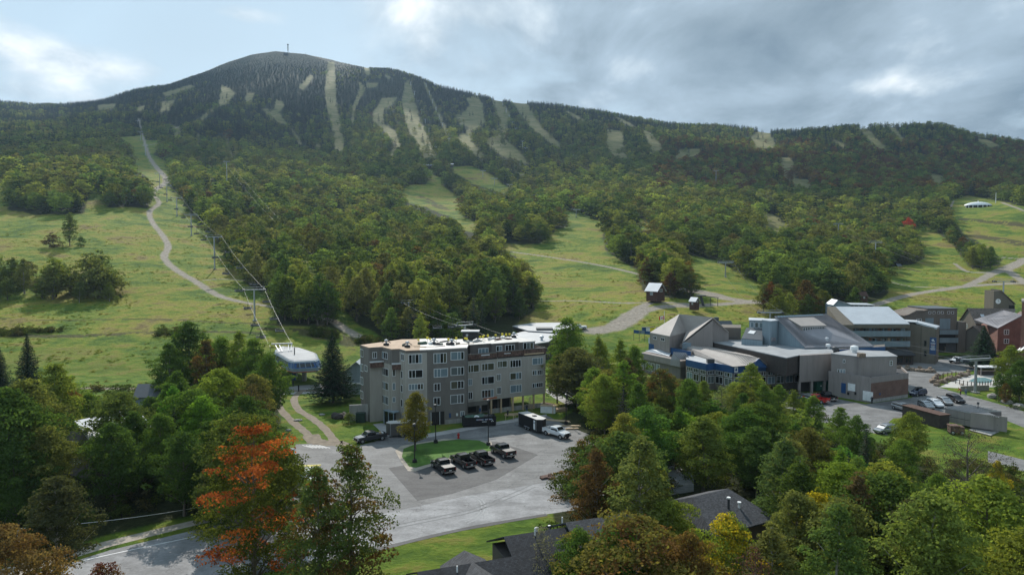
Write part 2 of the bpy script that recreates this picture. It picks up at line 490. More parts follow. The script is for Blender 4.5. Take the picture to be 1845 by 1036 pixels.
# ---------------------------------------------------------------- ground mesh
NA, NY = 1150, 760
aa = np.linspace(-1.0, 1.0, NA)
aa = np.concatenate([np.linspace(-1.33, -1.01, 20), aa, np.linspace(1.01, 1.33, 20)])
yy = np.concatenate([[-80, -20, 30, 60], np.geomspace(80, 3250, NY)])
YY, AA = np.meshgrid(yy, aa)
XX = AA * np.maximum(YY, 80)
ZZ = terr(XX, YY)
x_, y_, z_ = XX.ravel(), YY.ravel(), ZZ.ravel()
fm_, rm_ = clear_mask(x_, y_, z_)
near = (y_ < 215)
fmv = (fm_ | near).astype(np.float32)
rmv = rm_.astype(np.float32)
def blur(m):
    m = m.reshape(XX.shape)
    p = np.pad(m, 1, 'edge')
    return ((p[1:-1, 1:-1] * 2 + p[:-2, 1:-1] + p[2:, 1:-1] + p[1:-1, :-2] + p[1:-1, 2:]) / 6).ravel()
gx9, gy9 = proj(x_, y_, z_)
for P in ([(-900, 728), (250, 728), (505, 718), (500, 800), (515, 868), (340, 930), (200, 962), (60, 1002), (-900, 1200)], [(1000, 765), (1060, 722), (1160, 714), (1385, 716), (1480, 768), (1590, 800), (1680, 850), (1900, 885), (2900, 1150), (2400, 1600), (1250, 1500), (1140, 1000), (1000, 940), (985, 893), (1110, 852), (1080, 795)]):
    fmv[inpoly(gx9 + 12 * fbm(x_ / 4, y_ / 4, 55, 2), gy9, P) & (y_ < 215)] = 0
fmv, rmv = blur(fmv), blur(rmv)
trk = np.zeros(x_.shape, np.float32)
for L in TW: trk = np.maximum(trk, dist_poly(x_, y_, L))
WEEDS = [[(0, 574, 1.6), (120, 577, 1.2), (260, 575, 1.4), (450, 583, 1.6), (520, 586, 2)], [(-200, 606, 4), (0, 604, 4), (110, 606, 3.5), (220, 602, 4), (330, 597, 2.5), (470, 600, 1.5)], [(560, 600, 9), (620, 612, 9), (690, 640, 8)], [(470, 592, 3), (560, 596, 5)],
         [(1735, 395, 10), (1790, 400, 16), (1845, 405, 22), (1900, 410, 25)], [(1760, 425, 14), (1845, 440, 22), (1900, 445, 25)], [(1620, 480, 5), (1660, 490, 4)], [(1255, 515, 3), (1310, 512, 2)], [(760, 355, 9), (790, 372, 12), (805, 378, 8)]]
wd_ = np.zeros(x_.shape, np.float32)
for L in WEEDS:
    pts = [(*T(a, b)[:2], ww) for a, b, ww in smooth_line(L)]
    wd_ = np.maximum(wd_, dist_poly(x_, y_, pts))
wd_ *= (fbm(x_ / 5, y_ / 5, 61, 3) > -.12)
col = np.stack([fmv, rmv, trk, wd_], 1)
nA, nY = XX.shape
ii, jj = np.meshgrid(np.arange(nA - 1), np.arange(nY - 1), indexing='ij')
q = (ii * nY + jj).ravel()
Fq = np.stack([q, q + nY, q + nY + 1, q + 1], 1)

gm, t, o = newmat('ground')
b = nd(t, 'ShaderNodeBsdfPrincipled'); b.inputs['Roughness'].default_value = .95; b.inputs['Specular IOR Level'].default_value = .1
ln(t, b.outputs[0], o.inputs[0])
at = nd(t, 'ShaderNodeAttribute', attribute_name='cover')
sc_ = nd(t, 'ShaderNodeSeparateColor'); ln(t, at.outputs['Color'], sc_.inputs[0])
geo = nd(t, 'ShaderNodeNewGeometry'); P_ = geo.outputs['Position']
mp = nd(t, 'ShaderNodeMapping'); ln(t, P_, mp.inputs[0]); mp.inputs['Scale'].default_value = (.75, 1, 1); mp.inputs['Rotation'].default_value = (0, 0, .15)
nA_ = noise(t, mp.outputs[0], .035, 6, .62, .6)      # big patches
nB_ = noise(t, mp.outputs[0], .22, 6, .68, .3)
nC_ = noise(t, P_, 1.1, 5, .7)
nS_ = addn = math_(t, 'ADD', math_(t, 'MULTIPLY', nA_, .62), math_(t, 'MULTIPLY', nB_, .38))
grass = ramp(t, nS_, [(.39, (.050, .095, .015)), (.45, (.090, .145, .019)), (.495, (.150, .190, .024)), (.54, (.22, .208, .036)), (.58, (.20, .172, .050)), (.64, (.14, .105, .045))])
g2 = mixc(t, 1.0, grass.outputs[0], ramp(t, nC_, [(.32, (.66, .68, .66)), (.5, (1, 1, 1)), (.68, (1.32, 1.28, 1.15))]).outputs[0], 'MULTIPLY')
# lowland lawns are lusher
sz = nd(t, 'ShaderNodeSeparateXYZ'); ln(t, P_, sz.inputs[0])
lawn = ramp(t, nB_, [(.4, (.055, .105, .014)), (.52, (.098, .165, .019)), (.62, (.165, .165, .035))])
mlow = nd(t, 'ShaderNodeMapRange', clamp=True); ln(t, sz.outputs[2], mlow.inputs[0]); mlow.inputs[1].default_value = 8; mlow.inputs[2].default_value = 0
mlow.inputs[3].default_value = 0; mlow.inputs[4].default_value = .8
g3 = mixc(t, mlow.outputs[0], g2, lawn.outputs[0])
run = ramp(t, math_(t, 'ADD', math_(t, 'MULTIPLY', noise(t, mp.outputs[0], .05, 6, .7, .5), .7), math_(t, 'MULTIPLY', nB_, .3)),
           [(.40, (.10, .115, .036)), (.5, (.185, .172, .066)), (.60, (.25, .21, .11))])
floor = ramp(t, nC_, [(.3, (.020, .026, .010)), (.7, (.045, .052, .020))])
dirt = ramp(t, noise(t, P_, .9, 6, .7), [(.3, (.20, .17, .135)), (.6, (.34, .30, .25)), (.8, (.42, .38, .33))])
hi_ = nd(t, 'ShaderNodeMapRange', clamp=True); ln(t, sz.outputs[2], hi_.inputs[0]); hi_.inputs[1].default_value = 560; hi_.inputs[2].default_value = 780
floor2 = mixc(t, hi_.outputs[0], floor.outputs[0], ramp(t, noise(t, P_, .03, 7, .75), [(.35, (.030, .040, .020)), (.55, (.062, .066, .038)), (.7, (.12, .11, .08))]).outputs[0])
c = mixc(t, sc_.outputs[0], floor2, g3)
c = mixc(t, math_(t, 'MULTIPLY', at.outputs['Alpha'], .85), c, ramp(t, nC_, [(.35, (.040, .040, .018)), (.65, (.095, .080, .040))]).outputs[0])
c = mixc(t, sc_.outputs[1], c, run.outputs[0])
c = mixc(t, sc_.outputs[2], c, dirt.outputs[0])
ln(t, c, b.inputs['Base Color'])
bp = nd(t, 'ShaderNodeBump'); bp.inputs['Strength'].default_value = .9; bp.inputs['Distance'].default_value = .5
ln(t, math_(t, 'ADD', noise(t, P_, .9, 7, .75), math_(t, 'MULTIPLY', nB_, 2.2)), bp.inputs['Height']); ln(t, bp.outputs[0], b.inputs['Normal'])
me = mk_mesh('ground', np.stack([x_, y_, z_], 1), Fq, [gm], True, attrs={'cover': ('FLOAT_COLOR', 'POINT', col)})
ground = link('ground', me); ground['kind'] = 'structure'
# ---------------------------------------------------------------- foliage
def leaf_mat(name, src, second=None, trans=.40):
    """src: 'object' (object colour) or 'instancer' (tint attribute)"""
    m, t, o = newmat(name)
    if src == 'object':
        c = nd(t, 'ShaderNodeObjectInfo').outputs['Color']
    else:
        c = nd(t, 'ShaderNodeAttribute', attribute_type='INSTANCER', attribute_name='tint').outputs['Color']
    lv = nd(t, 'ShaderNodeAttribute', attribute_name='lv')
    s_ = nd(t, 'ShaderNodeSeparateColor'); ln(t, lv.outputs['Color'], s_.inputs[0])
    if second:
        mr = nd(t, 'ShaderNodeMapRange', clamp=True); ln(t, s_.outputs[1], mr.inputs[0])
        mr.inputs[1].default_value = second[1] - .06; mr.inputs[2].default_value = second[1] + .06
        if len(second) > 2:
            c2 = mixc(t, s_.outputs[0], second[0], second[2])
        else:
            c2 = second[0]
        c = mixc(t, mr.outputs[0], c, c2)
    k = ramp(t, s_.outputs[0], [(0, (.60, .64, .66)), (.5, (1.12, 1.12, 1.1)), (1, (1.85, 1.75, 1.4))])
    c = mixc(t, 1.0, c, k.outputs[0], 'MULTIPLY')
    d = nd(t, 'ShaderNodeBsdfDiffuse'); ln(t, c, d.inputs[0])
    tr = nd(t, 'ShaderNodeBsdfTranslucent')
    ln(t, mixc(t, 1.0, c, (1.45, 1.45, .8), 'MULTIPLY'), tr.inputs[0])
    mx = nd(t, 'ShaderNodeMixShader'); mx.inputs[0].default_value = trans
    ln(t, d.outputs[0], mx.inputs[1]); ln(t, tr.outputs[0], mx.inputs[2])
    ln(t, mx.outputs[0], o.inputs[0])
    return m
LM = leaf_mat('leaves', 'object')
LM_FAR = leaf_mat('forest_leaves', 'instancer')
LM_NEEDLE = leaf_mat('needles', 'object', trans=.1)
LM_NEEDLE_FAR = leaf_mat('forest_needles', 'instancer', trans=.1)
LM_MAPLE = leaf_mat('maple_leaves', 'object', ((.25, .050, .024), .64, (.36, .11, .03)))
LM_BRONZE = leaf_mat('bronze_tipped_leaves', 'object', ((.105, .055, .028), .70, (.13, .08, .03)))
LM_YELLOW = leaf_mat('yellow_tipped_leaves', 'object', ((.30, .25, .02), .5, (.34, .27, .03)))
BARK = pbr('bark', (.13, .11, .09), .9, var=.4, scale=6)
BARK_PALE = pbr('pale_bark', (.32, .30, .27), .9, var=.35, scale=4)

def unit(n, g):
    v = g.normal(size=(n, 3)); return v / np.linalg.norm(v, axis=1, keepdims=True)

def leaf_quads(P, N, size, g, asp=.62):
    n = len(P)
    r = unit(n, g); a = np.cross(N, r); a /= np.linalg.norm(a, axis=1, keepdims=True) + 1e-9
    b = np.cross(N, a)
    s = (size * (.65 + .7 * g.random(n)))[:, None]
    V = np.stack([P - a * s * .5, P + b * s * asp * .5, P + a * s * .5, P - b * s * asp * .5], 1).reshape(-1, 3)
    return V

def tube(P, rad, k=6):
    """tapered tube along points"""
    P = np.asarray(P, float); V = []; Fs = []
    for i, p in enumerate(P):
        d = P[min(i + 1, len(P) - 1)] - P[max(i - 1, 0)]; d /= np.linalg.norm(d) + 1e-9
        u = np.cross(d, (1, 0, .01) if abs(d[0]) < .9 else (0, 1, 0)); u /= np.linalg.norm(u); v = np.cross(d, u)
        for j in range(k):
            a = 2 * math.pi * j / k
            V.append(p + rad[i] * (math.cos(a) * u + math.sin(a) * v))
    for i in range(len(P) - 1):
        for j in range(k):
            Fs.append((i * k + j, i * k + (j + 1) % k, (i + 1) * k + (j + 1) % k, (i + 1) * k + j))
    return V, Fs

def join(parts):
    V = []; Fs = []; o = 0
    for v, f in parts:
        V.extend(v); Fs.extend([tuple(i + o for i in q_) for q_ in f]); o += len(v)
    return np.array(V), np.array(Fs)

PROFILES = {   # radius fraction along crown height (bottom->top)
 'round': ([0, .15, .4, .7, .9, 1], [.35, .8, 1.0, .85, .5, .12]),
 'oval':  ([0, .15, .35, .6, .85, 1], [.4, .8, 1.0, .92, .58, .12]),
 'spire': ([0, .12, .3, .55, .8, 1], [.45, .8, 1.0, .86, .5, .08]),
 'shrub': ([0, .2, .5, .8, 1], [.9, 1.0, .95, .6, .1]),
}
def broadleaf(seed, H=14.0, Rr=4.0, base=.22, shape='oval', clumps=60, per=150, leaf=.34, crad=1.15, twigs=True, gap=.0, hb=.0):
    g = np.random.default_rng(seed)
    hx, hr = PROFILES[shape]
    h0 = H * base
    cs = []
    lean = g.normal(size=2) * .25
    lob = g.random(5) * 6.28
    for i in range(clumps):
        f = (i + .5) / clumps
        f = f ** .85
        ang = i * 2.399 + g.random() * .9
        rr = np.interp(f, hx, hr) * Rr
        rr *= 1 + .20 * math.sin(2 * ang + lob[0] + 4 * f) + .16 * math.sin(3 * ang + lob[1] - 7 * f) + .10 * math.sin(5 * ang + lob[2] + 11 * f)
        k = (.35 + .65 * math.sqrt(g.random())) * (1.18 if g.random() < .15 else 1)
        if g.random() < gap: continue
        c = crad * (.50 + .85 * g.random()) * (.6 + .4 * np.interp(f, hx, hr))
        z = h0 + f * (H - h0 - c * .5)
        q = max(rr - c * .6, .05) * k
        cs.append((math.cos(ang) * q + lean[0] * f, math.sin(ang) * q + lean[1] * f, z + g.normal() * .25, c))
    cs = np.array(cs)
    Vs = []; LV = []
    for (x, y, z, c) in cs:
        n = max(6, int(per * (c / crad) ** 2 * (.8 + .4 * g.random())))
        d = unit(n, g)
        flip = (d[:, 2] < -.05) & (g.random(n) < .72); d[flip, 2] *= -1
        rad = (.55 + .45 * g.random(n) ** .6)[:, None]
        o3 = np.array((x, y, .35 * c)) ; o3 = o3 / (np.linalg.norm(o3) + 1e-6)
        off = d * rad * c * np.array((1.15, 1.15, .62))
        # tufted outline: a few spokes stick out
        ax = unit(5, g); sp3 = np.max(d @ ax.T, 1)
        off *= (.72 + .62 * np.clip((sp3 - .55) / .45, 0, 1))[:, None]
        P = np.array((x, y, z)) + off
        N = d * .55 + unit(n, g) * .8 + np.array((0, 0, .3)) + o3 * .2; N /= np.linalg.norm(N, axis=1, keepdims=True)
        Vs.append(leaf_quads(P, N, leaf, g))
        ct = np.clip(g.random() + hb * ((z - h0) / (H - h0) - .5), 0, 1); tone = g.random()
        lv = np.stack([np.clip(.22 + .36 * tone + .42 * g.random(n), 0, 1), np.clip(ct * .86 + .14 * g.random(n) , 0, 1), np.zeros(n), np.ones(n)], 1)
        LV.append(lv)
    V = np.concatenate(Vs); LV = np.concatenate(LV)
    Fs = np.arange(len(V)).reshape(-1, 4)
    crown = mk_mesh('crown', V, Fs, [LM], attrs={'lv': ('FLOAT_COLOR', 'FACE', LV)})
    # trunk and limbs
    tp = [(0, 0, -.6), (0, 0, H * .1)]
    for k in range(1, 7):
        f = k / 6
        tp.append((lean[0] * f + g.normal() * .12, lean[1] * f + g.normal() * .12, H * (.1 + .82 * f)))
    r0 = H * .0135 + .03
    parts = [tube(tp, [r0 * 1.35, r0] + [r0 * (1 - .15 * k) for k in range(1, 7)])]
    if twigs:
        idx = g.permutation(len(cs))[: min(len(cs), 34)]
        for i in idx:
            x, y, z, c = cs[i]
            zs = max(h0 * .8, z - math.hypot(x, y) * (.7 + .5 * g.random()))
            f = zs / H
            s0 = np.array((lean[0] * f, lean[1] * f, zs)); e = np.array((x, y, z))
            m_ = (s0 + e) / 2 + np.array((0, 0, -.15 * c)) + g.normal(size=3) * .15
            rl = r0 * .42 * (1 - f * .6)
            parts.append(tube([s0, m_, e], [rl, rl * .7, rl * .2], 4))
    v, f = join(parts)
    trunk = mk_mesh('trunk', v, f, [BARK], True)
    return crown, trunk

def conifer(seed, H=14.0, Rr=3.0, base=.08, whorls=24, br=9, per=26, needle=.38, droop=.35, rag=.2):
    g = np.random.default_rng(seed)
    Vs = []; LV = []; parts = []
    r0 = H * .012 + .04
    parts.append(tube([(0, 0, -.5), (0, 0, H * .5), (0, 0, H * .97)], [r0 * 1.2, r0 * .6, .03]))
    for i in range(whorls):
        f = i / (whorls - 1)
        z = H * (base + (1 - base) * f * .985)
        L0 = Rr * (1 - f) ** .85 + .12
        nb = max(4, int(br * (1 - .45 * f)))
        for j in range(nb):
            ang = 2 * math.pi * (j + g.random() * .7) / nb + i * .6
            L = L0 * (1 - rag + 2 * rag * g.random())
            u = np.array((math.cos(ang), math.sin(ang), 0)); s_ = np.array((-u[1], u[0], 0))
            n = max(5, int(per * L / Rr + 4))
            q = g.random(n) ** .8
            wid = (.42 * L * (1 - q) + .10) * (g.random(n) - .5) * 1.5
            P = u * (q * L)[:, None] + s_ * wid[:, None]
            P[:, 2] += z - droop * L * q ** 1.3 + .12 * L * q ** 3 * 2 + g.normal(size=n) * .06 - abs(wid) * .25
            N = np.array((0, 0, 1.0)) + u * .35 + unit(n, g) * .5; N /= np.linalg.norm(N, axis=1, keepdims=True)
            Vs.append(leaf_quads(P, N, needle * (.7 + .3 * (1 - f)), g, .5))
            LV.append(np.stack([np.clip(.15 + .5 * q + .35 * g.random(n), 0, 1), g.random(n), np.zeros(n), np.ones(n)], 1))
            if L > .6:
                parts.append(tube([(0, 0, z), tuple(u * L * .5 + np.array((0, 0, z - droop * L * .35))), tuple(u * L * .95 + np.array((0, 0, z - droop * L * .75)))], [r0 * .22, r0 * .15, r0 * .05], 3))
    V = np.concatenate(Vs); LV = np.concatenate(LV)
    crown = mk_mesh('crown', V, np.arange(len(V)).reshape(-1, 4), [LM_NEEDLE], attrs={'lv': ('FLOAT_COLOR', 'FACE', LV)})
    v, f = join(parts)
    return crown, mk_mesh('trunk', v, f, [BARK], True)

# far-off trees: small meshes for the forest mass
protos = bpy.data.collections.new('forest_protos')
NFAR = []
def far_proto(mesh, trunk, needles):
    mesh.materials.clear(); mesh.materials.append(LM_NEEDLE_FAR if needles else LM_FAR)
    o = bpy.data.objects.new('tree_%02d' % len(NFAR), mesh)
    protos.objects.link(o); NFAR.append(o)
# 0-4 mid broadleaf, 5-8 far broadleaf, 9-11 mid conifer, 12-13 far conifer  (unit height 1)
def norm(mesh, H):
    n = len(mesh.vertices); a = np.empty(n * 3, np.float32); mesh.vertices.foreach_get('co', a); mesh.vertices.foreach_set('co', a / H); mesh.update()
for i in range(5):
    c_, t_ = broadleaf(100 + i, 10, 3.3 + .3 * (i % 3), .12, ['oval', 'round', 'oval', 'spire', 'round'][i], 34, 60, .52, 1.15, False)
    norm(c_, 10); far_proto(c_, t_, False)
for i in range(4):
    c_, t_ = broadleaf(120 + i, 10, 3.8, .05, ['round', 'oval', 'round', 'oval'][i], 16, 30, .95, 1.5, False)
    norm(c_, 10); far_proto(c_, t_, False)
for i in range(3):
    c_, t_ = conifer(140 + i, 10, 2.1, .06, 13, 7, 8, .85)
    norm(c_, 10); far_proto(c_, t_, True)
for i in range(2):
    c_, t_ = conifer(150 + i, 10, 2.2, .02, 8, 5, 4, 1.5)
    norm(c_, 10); far_proto(c_, t_, True)

# near protos: metres of height H as built, scaled per tree
NEAR = {}
def near_proto(key, crown, trunk, H, bark=None, leaf=None):
    if bark: trunk.materials.clear(); trunk.materials.append(bark)
    if leaf: crown.materials.clear(); crown.materials.append(leaf)
    NEAR[key] = (crown, trunk, H)
for i in range(4): near_proto('oval%d' % i, *broadleaf(200 + i, 14, 3.7, .16, 'oval', 96, 210, .27, 1.12), 14, BARK_PALE if i % 2 else None)
for i in range(4): near_proto('round%d' % i, *broadleaf(210 + i, 13, 4.7, .18, 'round', 104, 230, .28, 1.28), 13)
for i in range(3): near_proto('spire%d' % i, *broadleaf(220 + i, 15, 3.1, .14, 'spire', 96, 180, .25, .92), 15, BARK_PALE)
for i in range(2): near_proto('thin%d' % i, *broadleaf(230 + i, 13, 3.3, .22, 'oval', 64, 46, .26, 1.1), 13)
for i in range(2): near_proto('shrub%d' % i, *broadleaf(240 + i, 4, 2.2, .02, 'shrub', 26, 110, .26, .8), 4)
near_proto('bronze0', *broadleaf(250, 16, 3.9, .14, 'spire', 130, 170, .23, .9), 16, None, LM_BRONZE)
near_proto('bronze1', *broadleaf(251, 12, 5.6, .14, 'round', 130, 200, .26, 1.15), 12, None, LM_BRONZE)
near_proto('maple', *broadleaf(260, 18, 6.0, .16, 'round', 150, 210, .24, 1.1, True, .16, .45), 18, None, LM_MAPLE)
near_proto('yellow', *broadleaf(270, 12, 4.0, .16, 'oval', 90, 200, .26, 1.1), 12, None, LM_YELLOW)
near_proto('bare', *broadleaf(280, 11, 4.6, .2, 'round', 80, 95, .13, 1.2), 11)
for i in range(2): near_proto('spruce%d' % i, *conifer(290 + i, 16, 4.6, .13, 44, 14, 64, .40), 16)
near_proto('fir', *conifer(295, 12, 2.4, .05, 28, 9, 24, .36), 12)
for i in range(4): near_proto('mid%d' % i, *broadleaf(300 + i, 12, 3.6, .14, ['oval', 'round', 'spire', 'round'][i], 60, 90, .42, 1.15), 12)
near_proto('midfir', *conifer(310, 12, 2.3, .05, 22, 8, 12, .55), 12)
NBUSY = {}

def tree(kind, x, y, z, H, col, label, group=None, cat='tree', wide=1.0, rz=None, name='tree'):
    crown, trunk, H0 = NEAR[kind]
    if 'shrub' in kind: name = 'shrub'; cat = 'shrub'
    if 'fir' in kind or 'spruce' in kind: name = cat = 'spruce' if 'spruce' in kind else 'conifer'
    r = bpy.data.objects.new(name, None); COL.objects.link(r)
    r.empty_display_size = .5
    r.location = (x, y, z)
    s = H / H0
    r.scale = (s * wide, s * wide, s)
    r.rotation_euler = (0, 0, random.random() * 6.28 if rz is None else rz)
    tag(r, label, cat, group)
    c = link('crown', crown, r); c.color = (*col, 1)
    link('trunk', trunk, r)
    return r

GREENS = [(.076, .126, .030), (.100, .155, .034), (.056, .096, .027), (.135, .168, .038), (.115, .130, .042), (.142, .185, .038), (.090, .120, .038)]
AUTUMN = [(.125, .105, .035), (.115, .075, .034), (.15, .115, .035), (.095, .055, .035)]
CON = [(.022, .040, .024), (.028, .048, .027), (.019, .034, .022)]
def colname(c):
    if c in CON: return 'dark'
    return {0: 'mid green', 1: 'fresh green', 2: 'dark green', 3: 'yellowish green', 4: 'olive', 5: 'bright green', 6: 'grey green'}.get(GREENS.index(c) if c in GREENS else -1, 'rusty')

# ---------------------------------------------------------------- forest
px_c, py_c = [], []
cands = []
for (Y0, Y1, sp_) in ((200, 420, 8.6), (420, 800, 9.0), (800, 1500, 9.4), (1500, 3050, 10.0)):
    nx = int(Y1 * 1.7 / sp_); ny = int((Y1 - Y0) / sp_)
    gx, gy = np.meshgrid((np.arange(nx) - nx / 2) * sp_, Y0 + np.arange(ny) * sp_)
    gx = gx + (rng.random(gx.shape) - .5) * sp_ * .9; gy = gy + (rng.random(gy.shape) - .5) * sp_ * .9
    cands.append(np.stack([gx.ravel(), gy.ravel()], 1))
C_ = np.concatenate(cands)
cx, cyy = C_[:, 0], C_[:, 1]
czz = terr(cx, cyy)
ppx, ppy = proj(cx, cyy, czz)
ok = (ppx > -160) & (ppx < 2010)
ok &= (cyy > np.interp(ppx, [0, 600, 700, 860, 900, 1450, 1500, 1900], [205, 208, 212, 225, 262, 262, 300, 300]))
ok &= cyy < np.interp(ppx, *zip(*CREST)) + 25
cx, cyy, czz = cx[ok], cyy[ok], czz[ok]
n = len(cx)
big = fbm(cx / 120, cyy / 120, 5, 3)
Hh = (11.0 + 8.0 * rng.random(n) ** 1.4 + 6 * big) * np.interp(cyy, [200, 1200, 2000, 2900], [1.05, 1.0, .8, .5])
Hh *= np.interp(czz, [0, 600, 700, 800], [1, .85, .35, .16])
keep = np.ones(n, bool)
lone = rng.random(n) < .035
for fr in (0.0, .35, .7, .92):
    f1, r1 = clear_mask(cx, cyy, czz + Hh * fr, fr == 0)
    keep &= ~(f1 | ((r1 & ~lone) if fr < .8 else False))
tr = np.zeros(n, np.float32)
for L in TW: tr = np.maximum(tr, dist_poly(cx, cyy, [(a, b, w_ + 5) for a, b, w_ in L]))
keep &= tr < .3
cx, cyy, czz, Hh, big = cx[keep], cyy[keep], czz[keep], Hh[keep], big[keep]
n = len(cx)
ppx, ppy = proj(cx, cyy, czz)
# who is a conifer
pc = np.interp(czz, [0, 120, 240, 380, 550], [.06, .14, .48, .85, 1.0]) + 1.1 * fbm(cx / 170, cyy / 170, 44, 3)
pc = np.where((ppx > 1150) & (czz < 260), pc - .25, pc)
con = rng.random(n) < pc
tint = np.zeros((n, 4), np.float32); tint[:, 3] = 1
G_ = np.array(GREENS); A_ = np.array(AUTUMN); K_ = np.array(CON)
gi = np.clip(((fbm(cx / 60, cyy / 60, 71, 3) + .5) * 6.5 + rng.normal(size=n) * 1.6), 0, 6).astype(int)
tint[:, :3] = G_[gi] * (.62 + .8 * rng.random(n) ** 1.3)[:, None]
pa = .014 + .12 * np.clip(fbm(cx / 90, cyy / 60, 81, 3), 0, 1)
pa = pa * np.interp(czz, [40, 200], [1, .35])
zone = (ppx > 1180) & (ppy > 255) & (ppy < 355)
pa = np.where(zone, pa + .38 + 1.0 * np.clip(fbm(cx / 80, cyy / 50, 83, 3), -.1, 1), pa)
aut = rng.random(n) < pa
tint[aut, :3] = A_[rng.integers(0, 4, aut.sum())] * (.6 + .5 * rng.random(aut.sum()))[:, None]
tint[aut & zone, :3] *= np.array((1.08, .92, .95), np.float32)
tint[~con & ~aut, :3] *= np.array((1.06, .95, 1.12), np.float32)
tint[con, :3] = K_[rng.integers(0, 3, con.sum())] * (.8 + .6 * rng.random(con.sum()))[:, None]
far = cyy > 560
idx = np.where(con, np.where(far, rng.integers(12, 14, n), rng.integers(9, 12, n)), np.where(far, rng.integers(5, 9, n), rng.integers(0, 5, n)))
wide = np.where(con, 1.05, np.where(far, 1.3, 1.22)) * (.75 + .6 * rng.random(n))
Hh = np.where(con, Hh * 1.08, Hh)
Hh = np.maximum(Hh, 1.2)
# crown widths: keep canopy closed where trees are short
wide = wide * np.interp(Hh, [1.5, 5, 9], [2.4, 1.5, 1.0])
# the nearest trees of the wood stand as things of their own
order = np.argsort(cyy)
FOREST_NEAR = []
nb = nc = 0
used = np.zeros(n, bool)
for i in order:
    if not (-20 < ppx[i] < 1865): continue
    if con[i]:
        if nc < 26: nc += 1; used[i] = True; FOREST_NEAR.append(i)
    elif nb < 110: nb += 1; used[i] = True; FOREST_NEAR.append(i)
    if nc >= 26 and nb >= 110: break
m = ~used
pm = bpy.data.meshes.new('forest')
pm.vertices.add(int(m.sum()))
pm.vertices.foreach_set('co', np.stack([cx, cyy, czz - .2], 1)[m].astype(np.float32).ravel())
for nm, typ, val in (('pick', 'INT', idx), ('high', 'FLOAT', Hh), ('wide', 'FLOAT', Hh * wide), ('turn', 'FLOAT', rng.random(n) * 6.28)):
    at = pm.attributes.new(nm, typ, 'POINT'); at.data.foreach_set('value', val[m].astype(np.int32 if typ == 'INT' else np.float32))
at = pm.attributes.new('tint', 'FLOAT_COLOR', 'POINT'); at.data.foreach_set('color', tint[m].ravel())
forest = link('forest', pm); forest['kind'] = 'stuff'
tag(forest, 'dense mixed forest covering the mountain slopes between the ski runs', 'forest')
ng = bpy.data.node_groups.new('forest_scatter', 'GeometryNodeTree')
ng.interface.new_socket('Geometry', in_out='INPUT', socket_type='NodeSocketGeometry')
ng.interface.new_socket('Geometry', in_out='OUTPUT', socket_type='NodeSocketGeometry')
gi_, go_ = ng.nodes.new('NodeGroupInput'), ng.nodes.new('NodeGroupOutput')
mtp = ng.nodes.new('GeometryNodeMeshToPoints')
iop = ng.nodes.new('GeometryNodeInstanceOnPoints'); iop.inputs['Pick Instance'].default_value = True
ci = ng.nodes.new('GeometryNodeCollectionInfo'); ci.inputs['Collection'].default_value = protos
ci.inputs['Separate Children'].default_value = True; ci.inputs['Reset Children'].default_value = True
def na(nm, typ):
    q_ = ng.nodes.new('GeometryNodeInputNamedAttribute'); q_.data_type = typ; q_.inputs['Name'].default_value = nm
    return q_.outputs['Attribute']
L_ = ng.links.new
L_(gi_.outputs[0], mtp.inputs['Mesh']); L_(mtp.outputs[0], iop.inputs['Points']); L_(ci.outputs[0], iop.inputs['Instance'])
L_(na('pick', 'INT'), iop.inputs['Instance Index'])
cr = ng.nodes.new('ShaderNodeCombineXYZ'); L_(na('turn', 'FLOAT'), cr.inputs[2]); L_(cr.outputs[0], iop.inputs['Rotation'])
c3 = ng.nodes.new('ShaderNodeCombineXYZ'); w3 = na('wide', 'FLOAT'); L_(w3, c3.inputs[0]); L_(w3, c3.inputs[1]); L_(na('high', 'FLOAT'), c3.inputs[2])
L_(c3.outputs[0], iop.inputs['Scale']); L_(iop.outputs[0], go_.inputs[0])
md = forest.modifiers.new('scatter', 'NODES'); md.node_group = ng
print('forest', int(m.sum()), 'near', len(FOREST_NEAR))
